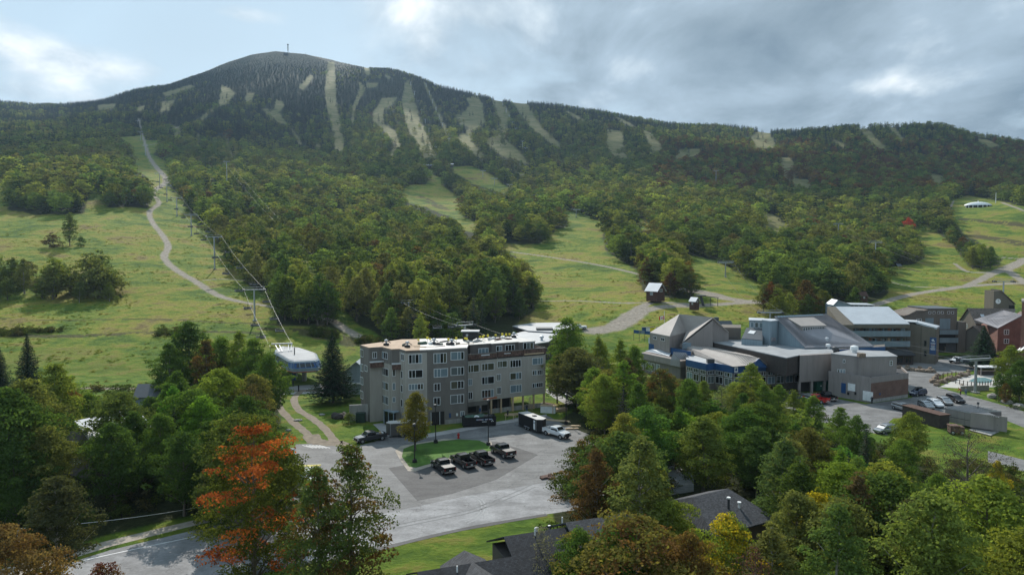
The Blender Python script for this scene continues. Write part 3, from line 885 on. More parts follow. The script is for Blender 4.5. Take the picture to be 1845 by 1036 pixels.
# ---------------------------------------------------------------- mesh builder
class MB:
    def __init__(s): s.v = []; s.f = []; s.m = []
    def add(s, v, f, mi=0):
        o = len(s.v); s.v += [tuple(p) for p in v]; s.f += [tuple(i + o for i in q) for q in f]; s.m += [mi] * len(f)
        return s
    def box(s, x0, x1, y0, y1, z0, z1, mi=0):
        v = [(x, y, z) for z in (z0, z1) for y in (y0, y1) for x in (x0, x1)]
        return s.add(v, [(0, 2, 3, 1), (4, 5, 7, 6), (0, 1, 5, 4), (2, 6, 7, 3), (0, 4, 6, 2), (1, 3, 7, 5)], mi)
    def obox(s, p, d, L, w, h, mi=0, z0=0.0):
        """box from plan point p along plan direction d: length L, width w to both sides, z0..z0+h"""
        dx, dy = d; k = math.hypot(dx, dy); dx /= k; dy /= k; nx, ny = -dy * w / 2, dx * w / 2
        b = [(p[0] - nx, p[1] - ny), (p[0] + dx * L - nx, p[1] + dy * L - ny), (p[0] + dx * L + nx, p[1] + dy * L + ny), (p[0] + nx, p[1] + ny)]
        return s.prism([(x, y, p[2] + z0 + h) for x, y in b], p[2] + z0, mi, mi)
    def prism(s, top, z0, wm=0, tm=0, bottom=True):
        n = len(top); o = len(s.v)
        s.v += [tuple(p) for p in top] + [(p[0], p[1], z0 if not callable(z0) else z0(p)) for p in top]
        for i in range(n):
            j = (i + 1) % n; s.f.append((o + i, o + n + i, o + n + j, o + j)); s.m.append(wm)
        s.f.append(tuple(o + i for i in range(n))); s.m.append(tm)
        if bottom: s.f.append(tuple(o + n + i for i in reversed(range(n)))); s.m.append(wm)
        return s
    def slab(s, pts, th, over=0.0, mi=0):
        c = np.mean(np.array(pts), 0); P = []
        for p in pts:
            d = np.array((p[0] - c[0], p[1] - c[1])); k = np.linalg.norm(d) + 1e-6
            P.append((p[0] + d[0] / k * over, p[1] + d[1] / k * over, p[2]))
        n = len(P); o = len(s.v)
        s.v += [(x, y, z + th) for x, y, z in P] + [(x, y, z) for x, y, z in P]
        for i in range(n):
            j = (i + 1) % n; s.f.append((o + i, o + n + i, o + n + j, o + j)); s.m.append(mi)
        s.f.append(tuple(o + i for i in range(n))); s.m.append(mi)
        s.f.append(tuple(o + n + i for i in reversed(range(n)))); s.m.append(mi)
        return s
    def tube(s, P, r, k=8, mi=0, cap=True):
        r = r if hasattr(r, '__len__') else [r] * len(P)
        v, f = tube(P, r, k); n = len(v)
        s.add(v, f, mi)
        if cap: s.add(v[:k], [tuple(range(k))], mi); s.add(v[n - k:], [tuple(range(k))], mi)
        return s
    def beam(s, a, b, w, h=None, mi=0):
        """rectangular bar between two points"""
        a = Vector(a); b = Vector(b); d = (b - a).normalized(); h = h or w
        u = d.cross(Vector((0, 0, 1)));
        if u.length < .01: u = Vector((1, 0, 0))
        u.normalize(); v = d.cross(u)
        c = [(-1, -1), (1, -1), (1, 1), (-1, 1)]
        P = [a + u * w / 2 * x + v * h / 2 * y for x, y in c] + [b + u * w / 2 * x + v * h / 2 * y for x, y in c]
        return s.add(P, [(3, 2, 1, 0), (4, 5, 6, 7), (0, 1, 5, 4), (1, 2, 6, 5), (2, 3, 7, 6), (3, 0, 4, 7)], mi)
    def ribs(s, a0, a1, b0, b1, n, w=.07, h=.08, mi=0, lift=.0):
        for i in range(n + 1):
            f = i / n
            a = Vector(a0).lerp(Vector(a1), f); b = Vector(b0).lerp(Vector(b1), f)
            a.z += lift; b.z += lift
            s.beam(a, b, w, h, mi)
        return s
    def build(s, name, mats, parent=None, org=(0, 0, 0), smooth=False):
        me = bpy.data.meshes.new(name)
        me.from_pydata([(x - org[0], y - org[1], z - org[2]) for x, y, z in s.v], [], s.f)
        mats = mats if isinstance(mats, (list, tuple)) else [mats]
        for m in mats: me.materials.append(m)
        me.polygons.foreach_set('material_index', s.m)
        if smooth: me.polygons.foreach_set('use_smooth', [True] * len(s.f))
        me.update()
        bm = bmesh.new(); bm.from_mesh(me); bmesh.ops.recalc_face_normals(bm, faces=bm.faces); bm.to_mesh(me); bm.free()
        return link(name, me, parent)
import bmesh

def thing(name, loc, label, cat, group=None, rz=0.0, rx=0.0):
    o = bpy.data.objects.new(name, None); COL.objects.link(o); o.location = loc; o.rotation_euler = (rx, 0, rz); o.empty_display_size = .5
    return tag(o, label, cat, group)

def copy_tree(o, parent=None):
    c = o.copy(); COL.objects.link(c)
    if parent is not None: c.parent = parent
    for ch in list(o.children): copy_tree(ch, c)
    return c

# ---------------------------------------------------------------- materials
def glass(name, col, rough=.08):
    m, t, o = newmat(name)
    b = nd(t, 'ShaderNodeBsdfPrincipled'); ln(t, b.outputs[0], o.inputs[0])
    b.inputs['Base Color'].default_value = (*col, 1); b.inputs['Roughness'].default_value = rough
    b.inputs['Specular IOR Level'].default_value = .6
    return m
GLASS = [glass('dark_glass', (.010, .012, .013)), glass('curtained_glass', (.11, .13, .13), .15), glass('blue_glass', (.16, .22, .25), .15), glass('blind_glass', (.07, .07, .045), .2)]
CARGLASS = glass('car_glass', (.012, .016, .018), .05)
def siding(name, col, pitch=.3, depth=.5, vertical=True, var=.1):
    m, t, o = newmat(name)
    b = nd(t, 'ShaderNodeBsdfPrincipled'); ln(t, b.outputs[0], o.inputs[0]); b.inputs['Roughness'].default_value = .8; b.inputs['Specular IOR Level'].default_value = .25
    tc = nd(t, 'ShaderNodeNewGeometry').outputs['Position']
    s_ = nd(t, 'ShaderNodeSeparateXYZ'); ln(t, tc, s_.inputs[0])
    ax = math_(t, 'ADD', s_.outputs[0], s_.outputs[1]) if vertical else s_.outputs[2]
    fr = math_(t, 'FRACT', math_(t, 'DIVIDE', ax, pitch))
    g_ = ramp(t, fr, [(0, (1 - depth,) * 3), (.10, (1, 1, 1)), (.95, (1, 1, 1)), (1, (1 - depth,) * 3)])
    mp = nd(t, 'ShaderNodeMapping'); ln(t, tc, mp.inputs[0]); mp.inputs['Scale'].default_value = (.8, .8, .15)
    n_ = ramp(t, noise(t, mp.outputs[0], 1.0, 6, .65), [(.3, tuple(c * (1 - var * 1.6) for c in col)), (.7, tuple(c * (1 + var) for c in col))])
    ln(t, mixc(t, 1.0, n_.outputs[0], g_.outputs[0], 'MULTIPLY'), b.inputs['Base Color'])
    return m
def brick(name, c1, c2, sc=4.0):
    m, t, o = newmat(name)
    b = nd(t, 'ShaderNodeBsdfPrincipled'); ln(t, b.outputs[0], o.inputs[0]); b.inputs['Roughness'].default_value = .9
    P = nd(t, 'ShaderNodeNewGeometry').outputs['Position']
    s_ = nd(t, 'ShaderNodeSeparateXYZ'); ln(t, P, s_.inputs[0])
    c_ = nd(t, 'ShaderNodeCombineXYZ'); ln(t, math_(t, 'ADD', s_.outputs[0], s_.outputs[1]), c_.inputs[0]); ln(t, s_.outputs[2], c_.inputs[1])
    k = nd(t, 'ShaderNodeTexBrick'); ln(t, c_.outputs[0], k.inputs[0]); k.inputs['Scale'].default_value = sc
    k.inputs['Color1'].default_value = (*c1, 1); k.inputs['Color2'].default_value = (*c2, 1); k.inputs['Mortar'].default_value = (.22, .19, .17, 1); k.inputs['Mortar Size'].default_value = .012
    v_ = ramp(t, noise(t, P, .6, 5), [(.3, (.75,) * 3), (.7, (1.15,) * 3)])
    ln(t, mixc(t, 1.0, k.outputs[0], v_.outputs[0], 'MULTIPLY'), b.inputs['Base Color'])
    return m
def shingle(name, col, sc=2.2):
    m, t, o = newmat(name)
    b = nd(t, 'ShaderNodeBsdfPrincipled'); ln(t, b.outputs[0], o.inputs[0]); b.inputs['Roughness'].default_value = .85; b.inputs['Specular IOR Level'].default_value = .3
    P = nd(t, 'ShaderNodeTexCoord').outputs['Object']
    k = nd(t, 'ShaderNodeTexBrick'); ln(t, P, k.inputs[0]); k.inputs['Scale'].default_value = sc
    k.inputs['Color1'].default_value = (*[c * .7 for c in col], 1); k.inputs['Color2'].default_value = (*[c * 1.4 for c in col], 1)
    k.inputs['Mortar'].default_value = (*[c * .35 for c in col], 1); k.inputs['Mortar Size'].default_value = .02
    k.inputs['Brick Width'].default_value = .5; k.inputs['Row Height'].default_value = .32
    v_ = ramp(t, noise(t, P, .5, 6, .7), [(.3, (.75,) * 3), (.7, (1.25,) * 3)])
    ln(t, mixc(t, 1.0, k.outputs[0], v_.outputs[0], 'MULTIPLY'), b.inputs['Base Color'])
    return m
M = dict(
 condo_dark=siding('dark_taupe_siding', (.18, .165, .148)), condo_light=siding('light_taupe_siding', (.385, .36, .32)),
 condo_set=siding('board_siding', (.14, .125, .115), .22, .5, False),
 taupe=siding('taupe_panel', (.27, .24, .225), .6, .2), taupe2=siding('brown_grey_siding', (.15, .13, .11), .25, .3), olive=siding('olive_brown_siding', (.155, .135, .105), .25, .3),
 bluegrey=siding('blue_grey_siding', (.23, .29, .33), .4, .3), bluepanel=siding('blue_grey_panel', (.19, .24, .27), .3, .3),
 blue=pbr('blue_fascia', (.012, .065, .185), .5), orange=pbr('orange_paint', (.55, .14, .04), .5),
 white=pbr('white_paint', (.72, .73, .73), .5), frame=pbr('white_vinyl', (.62, .64, .65), .45, var=.04),
 membrane=pbr('pale_roof_membrane', (.44, .43, .41), .6, var=.16, scale=.35, stain=.0), ply=pbr('plywood_sheathing', (.36, .25, .165), .8, var=.2, scale=.9),
 gravelroof=pbr('grey_flat_roof', (.27, .28, .29), .75, var=.22, scale=.3), greyroof=pbr('pale_grey_roof', (.37, .38, .39), .6, var=.12, scale=.25), darkroof=pbr('dark_flat_roof', (.045, .045, .048), .85, var=.3, scale=.6),
 tanroof=pbr('tan_metal_roof', (.36, .325, .30), .7, 0, .1, .4, spec=.2), tanrib=pbr('tan_metal_rib', (.22, .20, .185), .7, spec=.2), greymetal=pbr('grey_metal_roof', (.27, .26, .275), .6, .1, .1, .4, spec=.3), greyrib=pbr('grey_metal_rib', (.17, .165, .175), .5, .2),
 lightmetal=pbr('light_metal_roof', (.46, .49, .52), .5, .2, .08, .3), brownroof=shingle('brown_shingle', (.15, .12, .10)), slate=pbr('slate_metal', (.085, .095, .105), .5, .2),
 shingle=shingle('charcoal_shingle', (.030, .032, .037)), shingle2=shingle('grey_shingle', (.060, .062, .068)),
 brick=brick('red_brick', (.17, .065, .045), (.22, .09, .065)), brick2=brick('brown_brick', (.14, .07, .05), (.17, .09, .065)),
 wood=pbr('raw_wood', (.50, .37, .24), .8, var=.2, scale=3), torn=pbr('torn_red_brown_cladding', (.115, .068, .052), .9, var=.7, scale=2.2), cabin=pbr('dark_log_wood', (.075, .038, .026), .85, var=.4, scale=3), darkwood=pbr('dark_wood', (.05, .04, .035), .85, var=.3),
 concrete=pbr('concrete', (.36, .35, .33), .9, var=.15, scale=.8, stain=.3), black=pbr('black_paint', (.012, .012, .013), .5), blackgloss=pbr('black_car_paint', (.006, .006, .007), .25, 0, .1, spec=.4, coat=.25),
 greygloss=pbr('dark_grey_car_paint', (.045, .047, .052), .22, .4, .05, coat=.7), whitegloss=pbr('white_car_paint', (.66, .68, .70), .2, 0, .03, coat=.6), silver=pbr('silver_car_paint', (.34, .35, .36), .25, .6, .05, coat=.6),
 bluegloss=pbr('dark_blue_car_paint', (.015, .03, .075), .2, .2, .05, coat=.7), red=pbr('red_paint', (.42, .02, .015), .35, coat=.4), tyre=pbr('tyre_rubber', (.014, .014, .014), .9), rim=pbr('alloy_rim', (.42, .43, .44), .35, .8),
 steel=pbr('galvanised_steel', (.36, .38, .40), .45, .5, .15), darksteel=pbr('dark_steel', (.06, .065, .07), .5, .3), chrome=pbr('chrome', (.5, .5, .5), .2, .9), lamp=pbr('lamp_lens', (.6, .6, .58), .2), tail=pbr('tail_lens', (.22, .01, .008), .3),
 green=pbr('green_steel', (.015, .095, .06), .5, var=.2), darkgreen=pbr('dark_green_cabinet', (.015, .04, .03), .6), tarp=pbr('green_tarp', (.05, .10, .07), .6, var=.4, scale=2), yellow=pbr('yellow_plastic', (.75, .62, .03), .5), taupemetal=pbr('grey_brown_metal', (.10, .095, .09), .5, .1),
 stone=pbr('field_stone', (.27, .25, .23), .95, var=.35, scale=2.5, bump=.6, bscale=6), rockbrown=pbr('brown_rock', (.20, .15, .11), .95, var=.5, scale=3, bump=.6, bscale=6),
 skin=pbr('skin', (.45, .26, .18), .6), cloth_red=pbr('red_cloth', (.35, .05, .05), .9), cloth_blue=pbr('blue_cloth', (.05, .08, .2), .9), cloth_dark=pbr('dark_cloth', (.03, .03, .035), .9),
 water=glass('pool_water', (.17, .30, .31), .2), deck=pbr('pale_deck', (.45, .43, .40), .8, var=.1),
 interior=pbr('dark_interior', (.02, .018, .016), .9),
)

# ---------------------------------------------------------------- facades
class Fac:
    def __init__(s, p0, p1):
        s.p = np.array(p0[:2], float); d = np.array(p1[:2], float) - s.p; s.L = np.linalg.norm(d); s.d = d / s.L; s.n = np.array((s.d[1], -s.d[0]))
    def hit(s, px, py):
        r = ray(px, py); k = (s.p @ s.n) / (r[:2] @ s.n)
        return (r[:2] * k - s.p) @ s.d, CZ + r[2] * k
    def pt(s, u, o, z): q = s.p + s.d * u + s.n * o; return (q[0], q[1], z)
    def quad(s, mb, u0, u1, z0, z1, o0, o1, mi=0):
        v = [s.pt(u, o, z) for z in (z0, z1) for o in (o0, o1) for u in (u0, u1)]
        mb.add(v, [(0, 2, 3, 1), (4, 5, 7, 6), (0, 1, 5, 4), (2, 6, 7, 3), (0, 4, 6, 2), (1, 3, 7, 5)], mi)
    def rect(s, x0, x1, y0, y1):
        xm, ym = (x0 + x1) / 2, (y0 + y1) / 2
        a, b = s.hit(x0, ym)[0], s.hit(x1, ym)[0]
        return a, b, s.hit(xm, y1)[1], s.hit(xm, y0)[1]
    def window(s, parent, org, R4, cols=3, big=None, tone=None, fw=.11, rows=1, name='window', fmat=None, world=False):
        """R4 = picture rectangle of the window on this facade"""
        u0, u1, z0, z1 = R4 if world else s.rect(*R4)
        fr = MB(); pn = MB()
        s.quad(fr, u0, u1, z0, z0 + fw, .003, .07); s.quad(fr, u0, u1, z1 - fw, z1, .003, .07)
        s.quad(fr, u0, u0 + fw, z0 + fw, z1 - fw, .003, .07); s.quad(fr, u1 - fw, u1, z0 + fw, z1 - fw, .003, .07)
        if big == 'l': cuts = [0, .52, .76, 1]
        elif big == 'r': cuts = [0, .24, .48, 1]
        else: cuts = [i / cols for i in range(cols + 1)]
        for c_ in cuts[1:-1]:
            s.quad(fr, u0 + (u1 - u0) * c_ - fw * .45, u0 + (u1 - u0) * c_ + fw * .45, z0 + fw, z1 - fw, .003, .065)
        for r_ in range(1, rows):
            zz = z0 + (z1 - z0) * r_ / rows; s.quad(fr, u0 + fw, u1 - fw, zz - .03, zz + .03, .003, .055)
        for a, b_ in zip(cuts[:-1], cuts[1:]):
            mi = tone if tone is not None else random.choice((0, 0, 0, 1, 2, 3))
            if tone is None and (b_ - a) > .4: mi = random.choice((0, 1, 2, 3))
            s.quad(pn, u0 + (u1 - u0) * a + .02, u0 + (u1 - u0) * b_ - .02, z0 + .02, z1 - .02, .002, .03, mi)
        w_ = fr.build(name, fmat or M['frame'], parent, org)
        pn.build('pane', GLASS, w_, org)
        return w_

def G(px, py): return W(px, py, 0)

# ---------------------------------------------------------------- ground sheets
def sheet(name, polys, mat, z):
    mb = MB()
    for P in polys:
        pts = [W(a, b, z) for a, b in P]
        o = len(mb.v); mb.v += pts; mb.f.append(tuple(range(o, o + len(pts)))); mb.m.append(0)
    me = bpy.data.meshes.new(name); me.from_pydata(mb.v, [], mb.f)
    bm = bmesh.new(); bm.from_mesh(me); bmesh.ops.triangulate(bm, faces=bm.faces); bmesh.ops.recalc_face_normals(bm, faces=bm.faces)
    for f in bm.faces:
        if f.normal.z < 0: f.normal_flip()
    bm.to_mesh(me); bm.free(); me.materials.append(mat)
    o = link(name, me); o['kind'] = 'structure'; return o

def asphalt(name, c1, c2, streak=.5, cracks=True):
    m, t, o = newmat(name)
    b = nd(t, 'ShaderNodeBsdfPrincipled'); ln(t, b.outputs[0], o.inputs[0]); b.inputs['Roughness'].default_value = .82; b.inputs['Specular IOR Level'].default_value = .3
    P = nd(t, 'ShaderNodeNewGeometry').outputs['Position']
    mp = nd(t, 'ShaderNodeMapping'); ln(t, P, mp.inputs[0]); mp.inputs['Rotation'].default_value = (0, 0, -.35); mp.inputs['Scale'].default_value = (.30, 1.0, 1)
    a = noise(t, mp.outputs[0], .35, 8, .66, 1.5); bb = noise(t, P, .25, 6, .6)
    f = math_(t, 'ADD', math_(t, 'MULTIPLY', a, streak), math_(t, 'MULTIPLY', bb, 1 - streak))
    c = ramp(t, f, [(.40, c1), (.60, c2)]).outputs[0]
    c = mixc(t, 1.0, c, ramp(t, noise(t, P, 2.2, 8, .75), [(.35, (.82,) * 3), (.65, (1.16,) * 3)]).outputs[0], 'MULTIPLY')
    if cracks:
        vo = nd(t, 'ShaderNodeTexVoronoi', feature='DISTANCE_TO_EDGE'); vo.inputs['Scale'].default_value = .11
        mx = nd(t, 'ShaderNodeMixRGB'); mx.inputs[0].default_value = .25; ln(t, P, mx.inputs[1])
        nn = nd(t, 'ShaderNodeTexNoise'); nn.inputs['Scale'].default_value = .4; ln(t, P, nn.inputs[0]); 
        vadd = nd(t, 'ShaderNodeVectorMath', operation='MULTIPLY_ADD'); ln(t, nn.outputs['Color'], vadd.inputs[0]); vadd.inputs[1].default_value = (6, 6, 0); ln(t, P, vadd.inputs[2])
        t.nodes.remove(mx)
        ln(t, vadd.outputs[0], vo.inputs['Vector'])
        k = ramp(t, vo.outputs['Distance'], [(0, (.66,) * 3), (.010, (1, 1, 1))])
        c = mixc(t, 1.0, c, k.outputs[0], 'MULTIPLY')
    ln(t, c, b.inputs['Base Color'])
    return m
A_OLD = asphalt('worn_asphalt', (.118, .117, .116), (.20, .198, .196))
A_ROAD = asphalt('dusty_road', (.165, .165, .168), (.29, .29, .295), .4)
A_NEW = asphalt('newer_asphalt', (.062, .060, .062), (.10, .098, .097), .6, False)
GRAV = pbr('gravel_dirt', (.33, .29, .24), .95, var=.25, scale=.8)
LAWN = pbr('lawn_grass', (.060, .130, .014), .95, var=.35, scale=.35, bump=.5, bscale=3)
DRYG = pbr('dry_grass', (.30, .26, .13), .95, var=.3, scale=.8)

sheet('road', [[(530, 862), (480, 915), (420, 938), (340, 957), (200, 990), (60, 1034), (-200, 1130), (-150, 1260), (240, 1062), (560, 1012), (690, 986), (830, 952), (985, 926), (1250, 885), (1250, 835), (1110, 848), (1000, 862)]], A_ROAD, .004)
sheet('parking_lot', [[(533, 800), (620, 797), (645, 803), (688, 792), (700, 778), (760, 790), (800, 777), (905, 760), (930, 752), (985, 748), (1012, 762), (1090, 795), (1110, 850), (1000, 866), (840, 893), (690, 925), (560, 940), (470, 925), (515, 880)]], A_OLD, .008)
sheet('asphalt_patch', [[(700, 843), (752, 902), (816, 889), (894, 864), (970, 819), (930, 806), (895, 795), (840, 800), (740, 835)]], A_NEW, .012)
sheet('gravel_verge', [[(712, 812), (722, 803), (745, 799), (800, 790), (885, 795), (890, 812), (846, 822), (800, 830), (780, 838), (748, 849), (735, 848), (722, 830)], [(335, 950), (200, 984), (60, 1027), (-200, 1120), (-200, 1085), (60, 1008), (200, 972), (335, 940), (480, 908), (480, 916)]], GRAV, .016)
sheet('grass_island', [[(724, 822), (727, 808), (745, 801), (776, 796), (826, 791), (863, 793), (884, 802), (884, 812), (845, 817), (806, 825), (778, 834), (750, 842), (737, 840)]], LAWN, .05)
sheet('asphalt_yard', [[(1380, 695), (1560, 728), (1644, 716), (1634, 700), (1615, 672), (1600, 655), (1690, 648), (1800, 632), (1960, 634), (1960, 676), (1880, 668), (1780, 664), (1700, 674), (1684, 682), (1690, 697), (1720, 706), (1780, 722), (1845, 741), (2000, 786), (2400, 900), (2400, 960), (2000, 815), (1845, 770), (1800, 752), (1750, 742), (1700, 755), (1610, 753), (1598, 763), (1596, 775), (1600, 784), (1560, 778), (1480, 760), (1380, 720)],
                       [(1780, 812), (1845, 828), (2000, 860), (2400, 945), (2400, 990), (2000, 885), (1845, 849), (1780, 832)]], A_OLD, .006)
sheet('station_apron', [[(500, 700), (540, 694), (640, 690), (690, 692), (690, 703), (640, 706), (560, 709), (500, 711)]], asphalt('pale_concrete', (.30, .30, .29), (.42, .41, .40), .4, False), .006)
sheet('walkway', [[(672, 764), (690, 762), (715, 778), (718, 788), (700, 790)], [(765, 782), (905, 758), (985, 746), (985, 750), (908, 763), (770, 788)], [(985, 700), (1010, 712), (1035, 730), (1028, 732), (1000, 718), (983, 706)]], asphalt('pale_concrete', (.28, .27, .26), (.38, .37, .36), .4, False), .011)
sheet('plaza', [[(1616, 668), (1660, 662), (1700, 660), (1690, 650), (1640, 655), (1600, 660)]], asphalt('plaza_paving', (.18, .17, .165), (.25, .24, .23), .4, False), .010)
# worn ruts over the lawn
def rut(px, name='dirt_track', w=1.3, z=.02, mat=None):
    L = smooth_line([(a, b, 1) for a, b in px], 6)
    P = [np.array(G(a, b)[:2]) for a, b, _ in L]; mb = MB()
    for i in range(len(P) - 1):
        d = P[i + 1] - P[i]; d /= np.linalg.norm(d) + 1e-9; n_ = np.array((-d[1], d[0])) * w / 2 * (.85 + .3 * random.random())
        if i == 0: l0, r0 = P[i] + n_, P[i] - n_
        l1, r1 = P[i + 1] + n_, P[i + 1] - n_
        mb.add([(*l0, z), (*r0, z), (*r1, z), (*l1, z)], [(0, 1, 2, 3)]); l0, r0 = l1, r1
    o = mb.build(name, mat or RUTM); o['kind'] = 'structure'
RUTM = pbr('rut_dirt', (.19, .155, .115), .95, var=.3, scale=1)
rut([(506, 706), (500, 722), (508, 740), (530, 762), (552, 780), (572, 800)], w=1.7)
rut([(545, 703), (530, 718), (538, 738), (560, 752), (585, 772), (606, 799)], w=1.7)
rut([(470, 700), (500, 705), (545, 704), (640, 702)], w=2.6, z=.018)
rut([(560, 783), (570, 795), (610, 799), (625, 797)], w=3.4, z=.024)
rut([(-60, 697), (60, 698), (200, 700), (330, 702), (420, 700)], w=2.0, z=.018)
rut([(690, 987), (560, 1013), (400, 1042)], w=1.0, z=.02, mat=A_NEW); rut([(985, 927), (830, 954), (690, 987)], w=.9, z=.02, mat=A_NEW)
# edge line of the road and parking marks
mk = MB()
for a, b in zip([(120, 1016), (200, 998), (280, 981)], [(200, 998), (280, 981), (352, 966)]):
    p, q_ = np.array(G(*a)), np.array(G(*b)); mk.obox((p[0], p[1], .004), (q_ - p)[:2], np.linalg.norm(q_ - p), .14, .012)
for k in range(6):
    a = G(545 + k * 6, 802); mk.obox((a[0], a[1], .008), (1.4, -1), 3, .1, .01)
mk.build('road_markings', M['white'])['kind'] = 'structure'

TM1, TM2 = pbr('pale_tyre_dust', (.30, .30, .30), .95, var=.15), pbr('dark_tyre_mark', (.19, .19, .19), .95, var=.2)
for pts, mt in (([(842, 893), (862, 900), (868, 914), (858, 930), (838, 940)], TM1), ([(848, 893), (868, 900), (874, 914), (864, 932), (842, 943)], TM1), ([(715, 945), (775, 933), (845, 918), (905, 896), (960, 872)], TM2), ([(718, 950), (777, 938), (848, 923), (908, 901), (965, 877)], TM2)):
    rut(pts, 'tyre_mark', .2, .018, mt)
# ---------------------------------------------------------------- apartment block
O = (-12.0, 148.0, 0.0)
bld = thing('apartment_building', O, 'five storey taupe apartment block with stripped balconies and its flat roof under repair', 'apartment building')
H5, H4 = 15.2, 12.2
A, B, C, D, E, F_, Gg, H_, I, J, K = (-31.9, 144.6), (-29.1, 140.3), (-26.7, 141.5), (-24.2, 138.1), (-22.7, 138.6), (-21, 136.1), (-16.9, 137.4), (-9.3, 140.3), (-9.3, 144.7), (7.5, 153.8), (2.2, 163.4)
RB, RM = (-24.6, 156.0), (-15.2, 154.0)
z_ = lambda L, h: [(x, y, h) for x, y in L]
mb = MB()
mb.prism(z_([A, B, C, D, E, F_, Gg, H_, I, (-15, 156), (-24.6, 154)], H5), -.3)
mb.build('wall', M['condo_dark'], bld, O)
# lighter cladding sheets, set 2 cm proud of the end bays
mb = MB()
for p, q_ in ((B, C), (D, E), (C, D), (E, F_), (F_, (-17.0, 137.37))):
    f = Fac(p, q_); f.quad(mb, .0, f.L, 0, H5 - .35 if p == F_ or p == E else H4, .001, .02)
mb.build('cladding', M['condo_light'], bld, O)
mb = MB()
mb.prism(z_([I, J, K, (-14.9, 156)], H4), 3.15)
mb.build('wall', M['condo_light'], bld, O)
mb = MB()
mb.prism(z_([(-9.0, 147.2), (-4.6, 149.6), (-4.4, 149.0), (1.2, 152.0), (1.6, 151.2), (5.1, 153.2), (.8, 161.2), (-14.6, 153.9)], H5 - .25), H4)
mb.build('upper_wall', M['condo_set'], bld, O)
# recessed ground floor, columns and low wall
mb = MB(); f = Fac(I, J)
mb.prism([f.pt(.2, -1.6, 3.15), f.pt(11.2, -1.6, 3.15), f.pt(11.2, -9, 3.15), f.pt(.2, -9, 3.15)], -.2)
f.quad(mb, .0, 4.6, 2.2, 3.15, -1.0, -.02)
mb.build('ground_floor_wall', M['condo_dark'], bld, O)
mb = MB()
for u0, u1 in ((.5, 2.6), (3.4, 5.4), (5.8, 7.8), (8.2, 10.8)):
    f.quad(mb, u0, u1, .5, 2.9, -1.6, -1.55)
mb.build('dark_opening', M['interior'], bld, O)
for u, w_ in ((3.0, .5), (5.6, .35), (8.0, .3), (10.9, .4), (13.5, .3), (16.2, .3), (18.9, .3)):
    mb = MB(); f.quad(mb, u - w_ / 2, u + w_ / 2, -.1, 3.15, -.5, -.1); mb.build('column', M['taupe'] if u < 4 else M['wood'], bld, O)
mb = MB(); f.quad(mb, 5.2, 18.9, -.1, .95, -.9, -.55); mb.build('low_wall', M['concrete'], bld, O)
# plinth and entrance
fg = Fac(Gg, H_)
mb = MB(); fg.quad(mb, 3.6, fg.L, -.1, .9, .001, .06); mb.build('plinth', M['concrete'], bld, O)
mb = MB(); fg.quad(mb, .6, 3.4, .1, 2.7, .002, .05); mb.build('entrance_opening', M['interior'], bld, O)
mb = MB()
for u in (.6, 1.5, 2.4): fg.quad(mb, u, u + .1, .1, 2.7, .05, .12)
mb.build('entrance_frame', M['frame'], bld, O)
fe = Fac(C, D)
mb = MB(); mb.prism([(-26.2, 139.0, 2.9), (-23.6, 136.6, 2.9), (-22.6, 137.6, 2.9), (-24.6, 139.6, 2.9)], 2.7); mb.build('porch_roof', M['bluegrey'], bld, O)
for p in ((-26.0, 139.1), (-24.9, 138.0), (-23.7, 136.9)):
    m2 = MB(); m2.box(p[0] - .08, p[0] + .08, p[1] - .08, p[1] + .08, 0, 2.7); m2.build('porch_post', M['bluegrey'], bld, O)
mb = MB(); mb.prism([(-26.0, 139.2, 2.6), (-23.8, 137.1, 2.6), (-23.4, 137.7, 2.6), (-25.4, 139.6, 2.6)], 0); mb.build('porch_glass', GLASS[0], bld, O)
# parapet bands
def band(p, q_, z0, z1, o0, o1, mat, name, u0=0, u1=None):
    f2 = Fac(p, q_); m2 = MB(); f2.quad(m2, u0, f2.L if u1 is None else u1, z0, z1, o0, o1); return m2.build(name, mat, bld, O)
for a, b, dz in ((0.05, 6.9, 0), (7.05, 13.3, .12), (13.4, 19.0, .18)):
    band(I, J, H4 - .05 + dz * .3, H4 + 1.0 + dz, -.2, .09, M['torn'], 'balcony_wall', a, b)
    band(I, J, H4 + 1.0 + dz, H4 + 1.16 + dz, -.24, .12, M['condo_dark'], 'balcony_rail', a, b)
    band(I, J, H4 - .30 + dz * .3, H4 - .05 + dz * .3, .001, .05, M['black'], 'flashing', a, b)
band(I, J, H4 + .03, H4 + .32, .09, .17, M['wood'], 'loose_board', 13.6, 18.6)
band(I, J, H4 + .60, H4 + .85, .09, .11, M['frame'], 'loose_board', 3.1, 5.1); band(I, J, H4 + .62, H4 + .78, .09, .11, M['frame'], 'loose_board', 8.6, 10.2)
band((7.5, 153.8), (5.0, 158.3), H4 - .05, H4 + 1.1, -.2, .06, M['torn'], 'balcony_wall')
# the two small stripped balconies at the west end (recesses below the roof)
for p, q_ in ((B, C), (D, E)):
    f2 = Fac(p, q_)
    m2 = MB(); f2.quad(m2, .05, f2.L + .3, H4 - .9, H4 + .15, .03, .75); m2.build('balcony_wall', M['torn'], bld, O)
    m2 = MB(); f2.quad(m2, .0, f2.L + .35, H4 + .15, H4 + .35, .03, .8); m2.build('balcony_rail', M['frame'], bld, O)
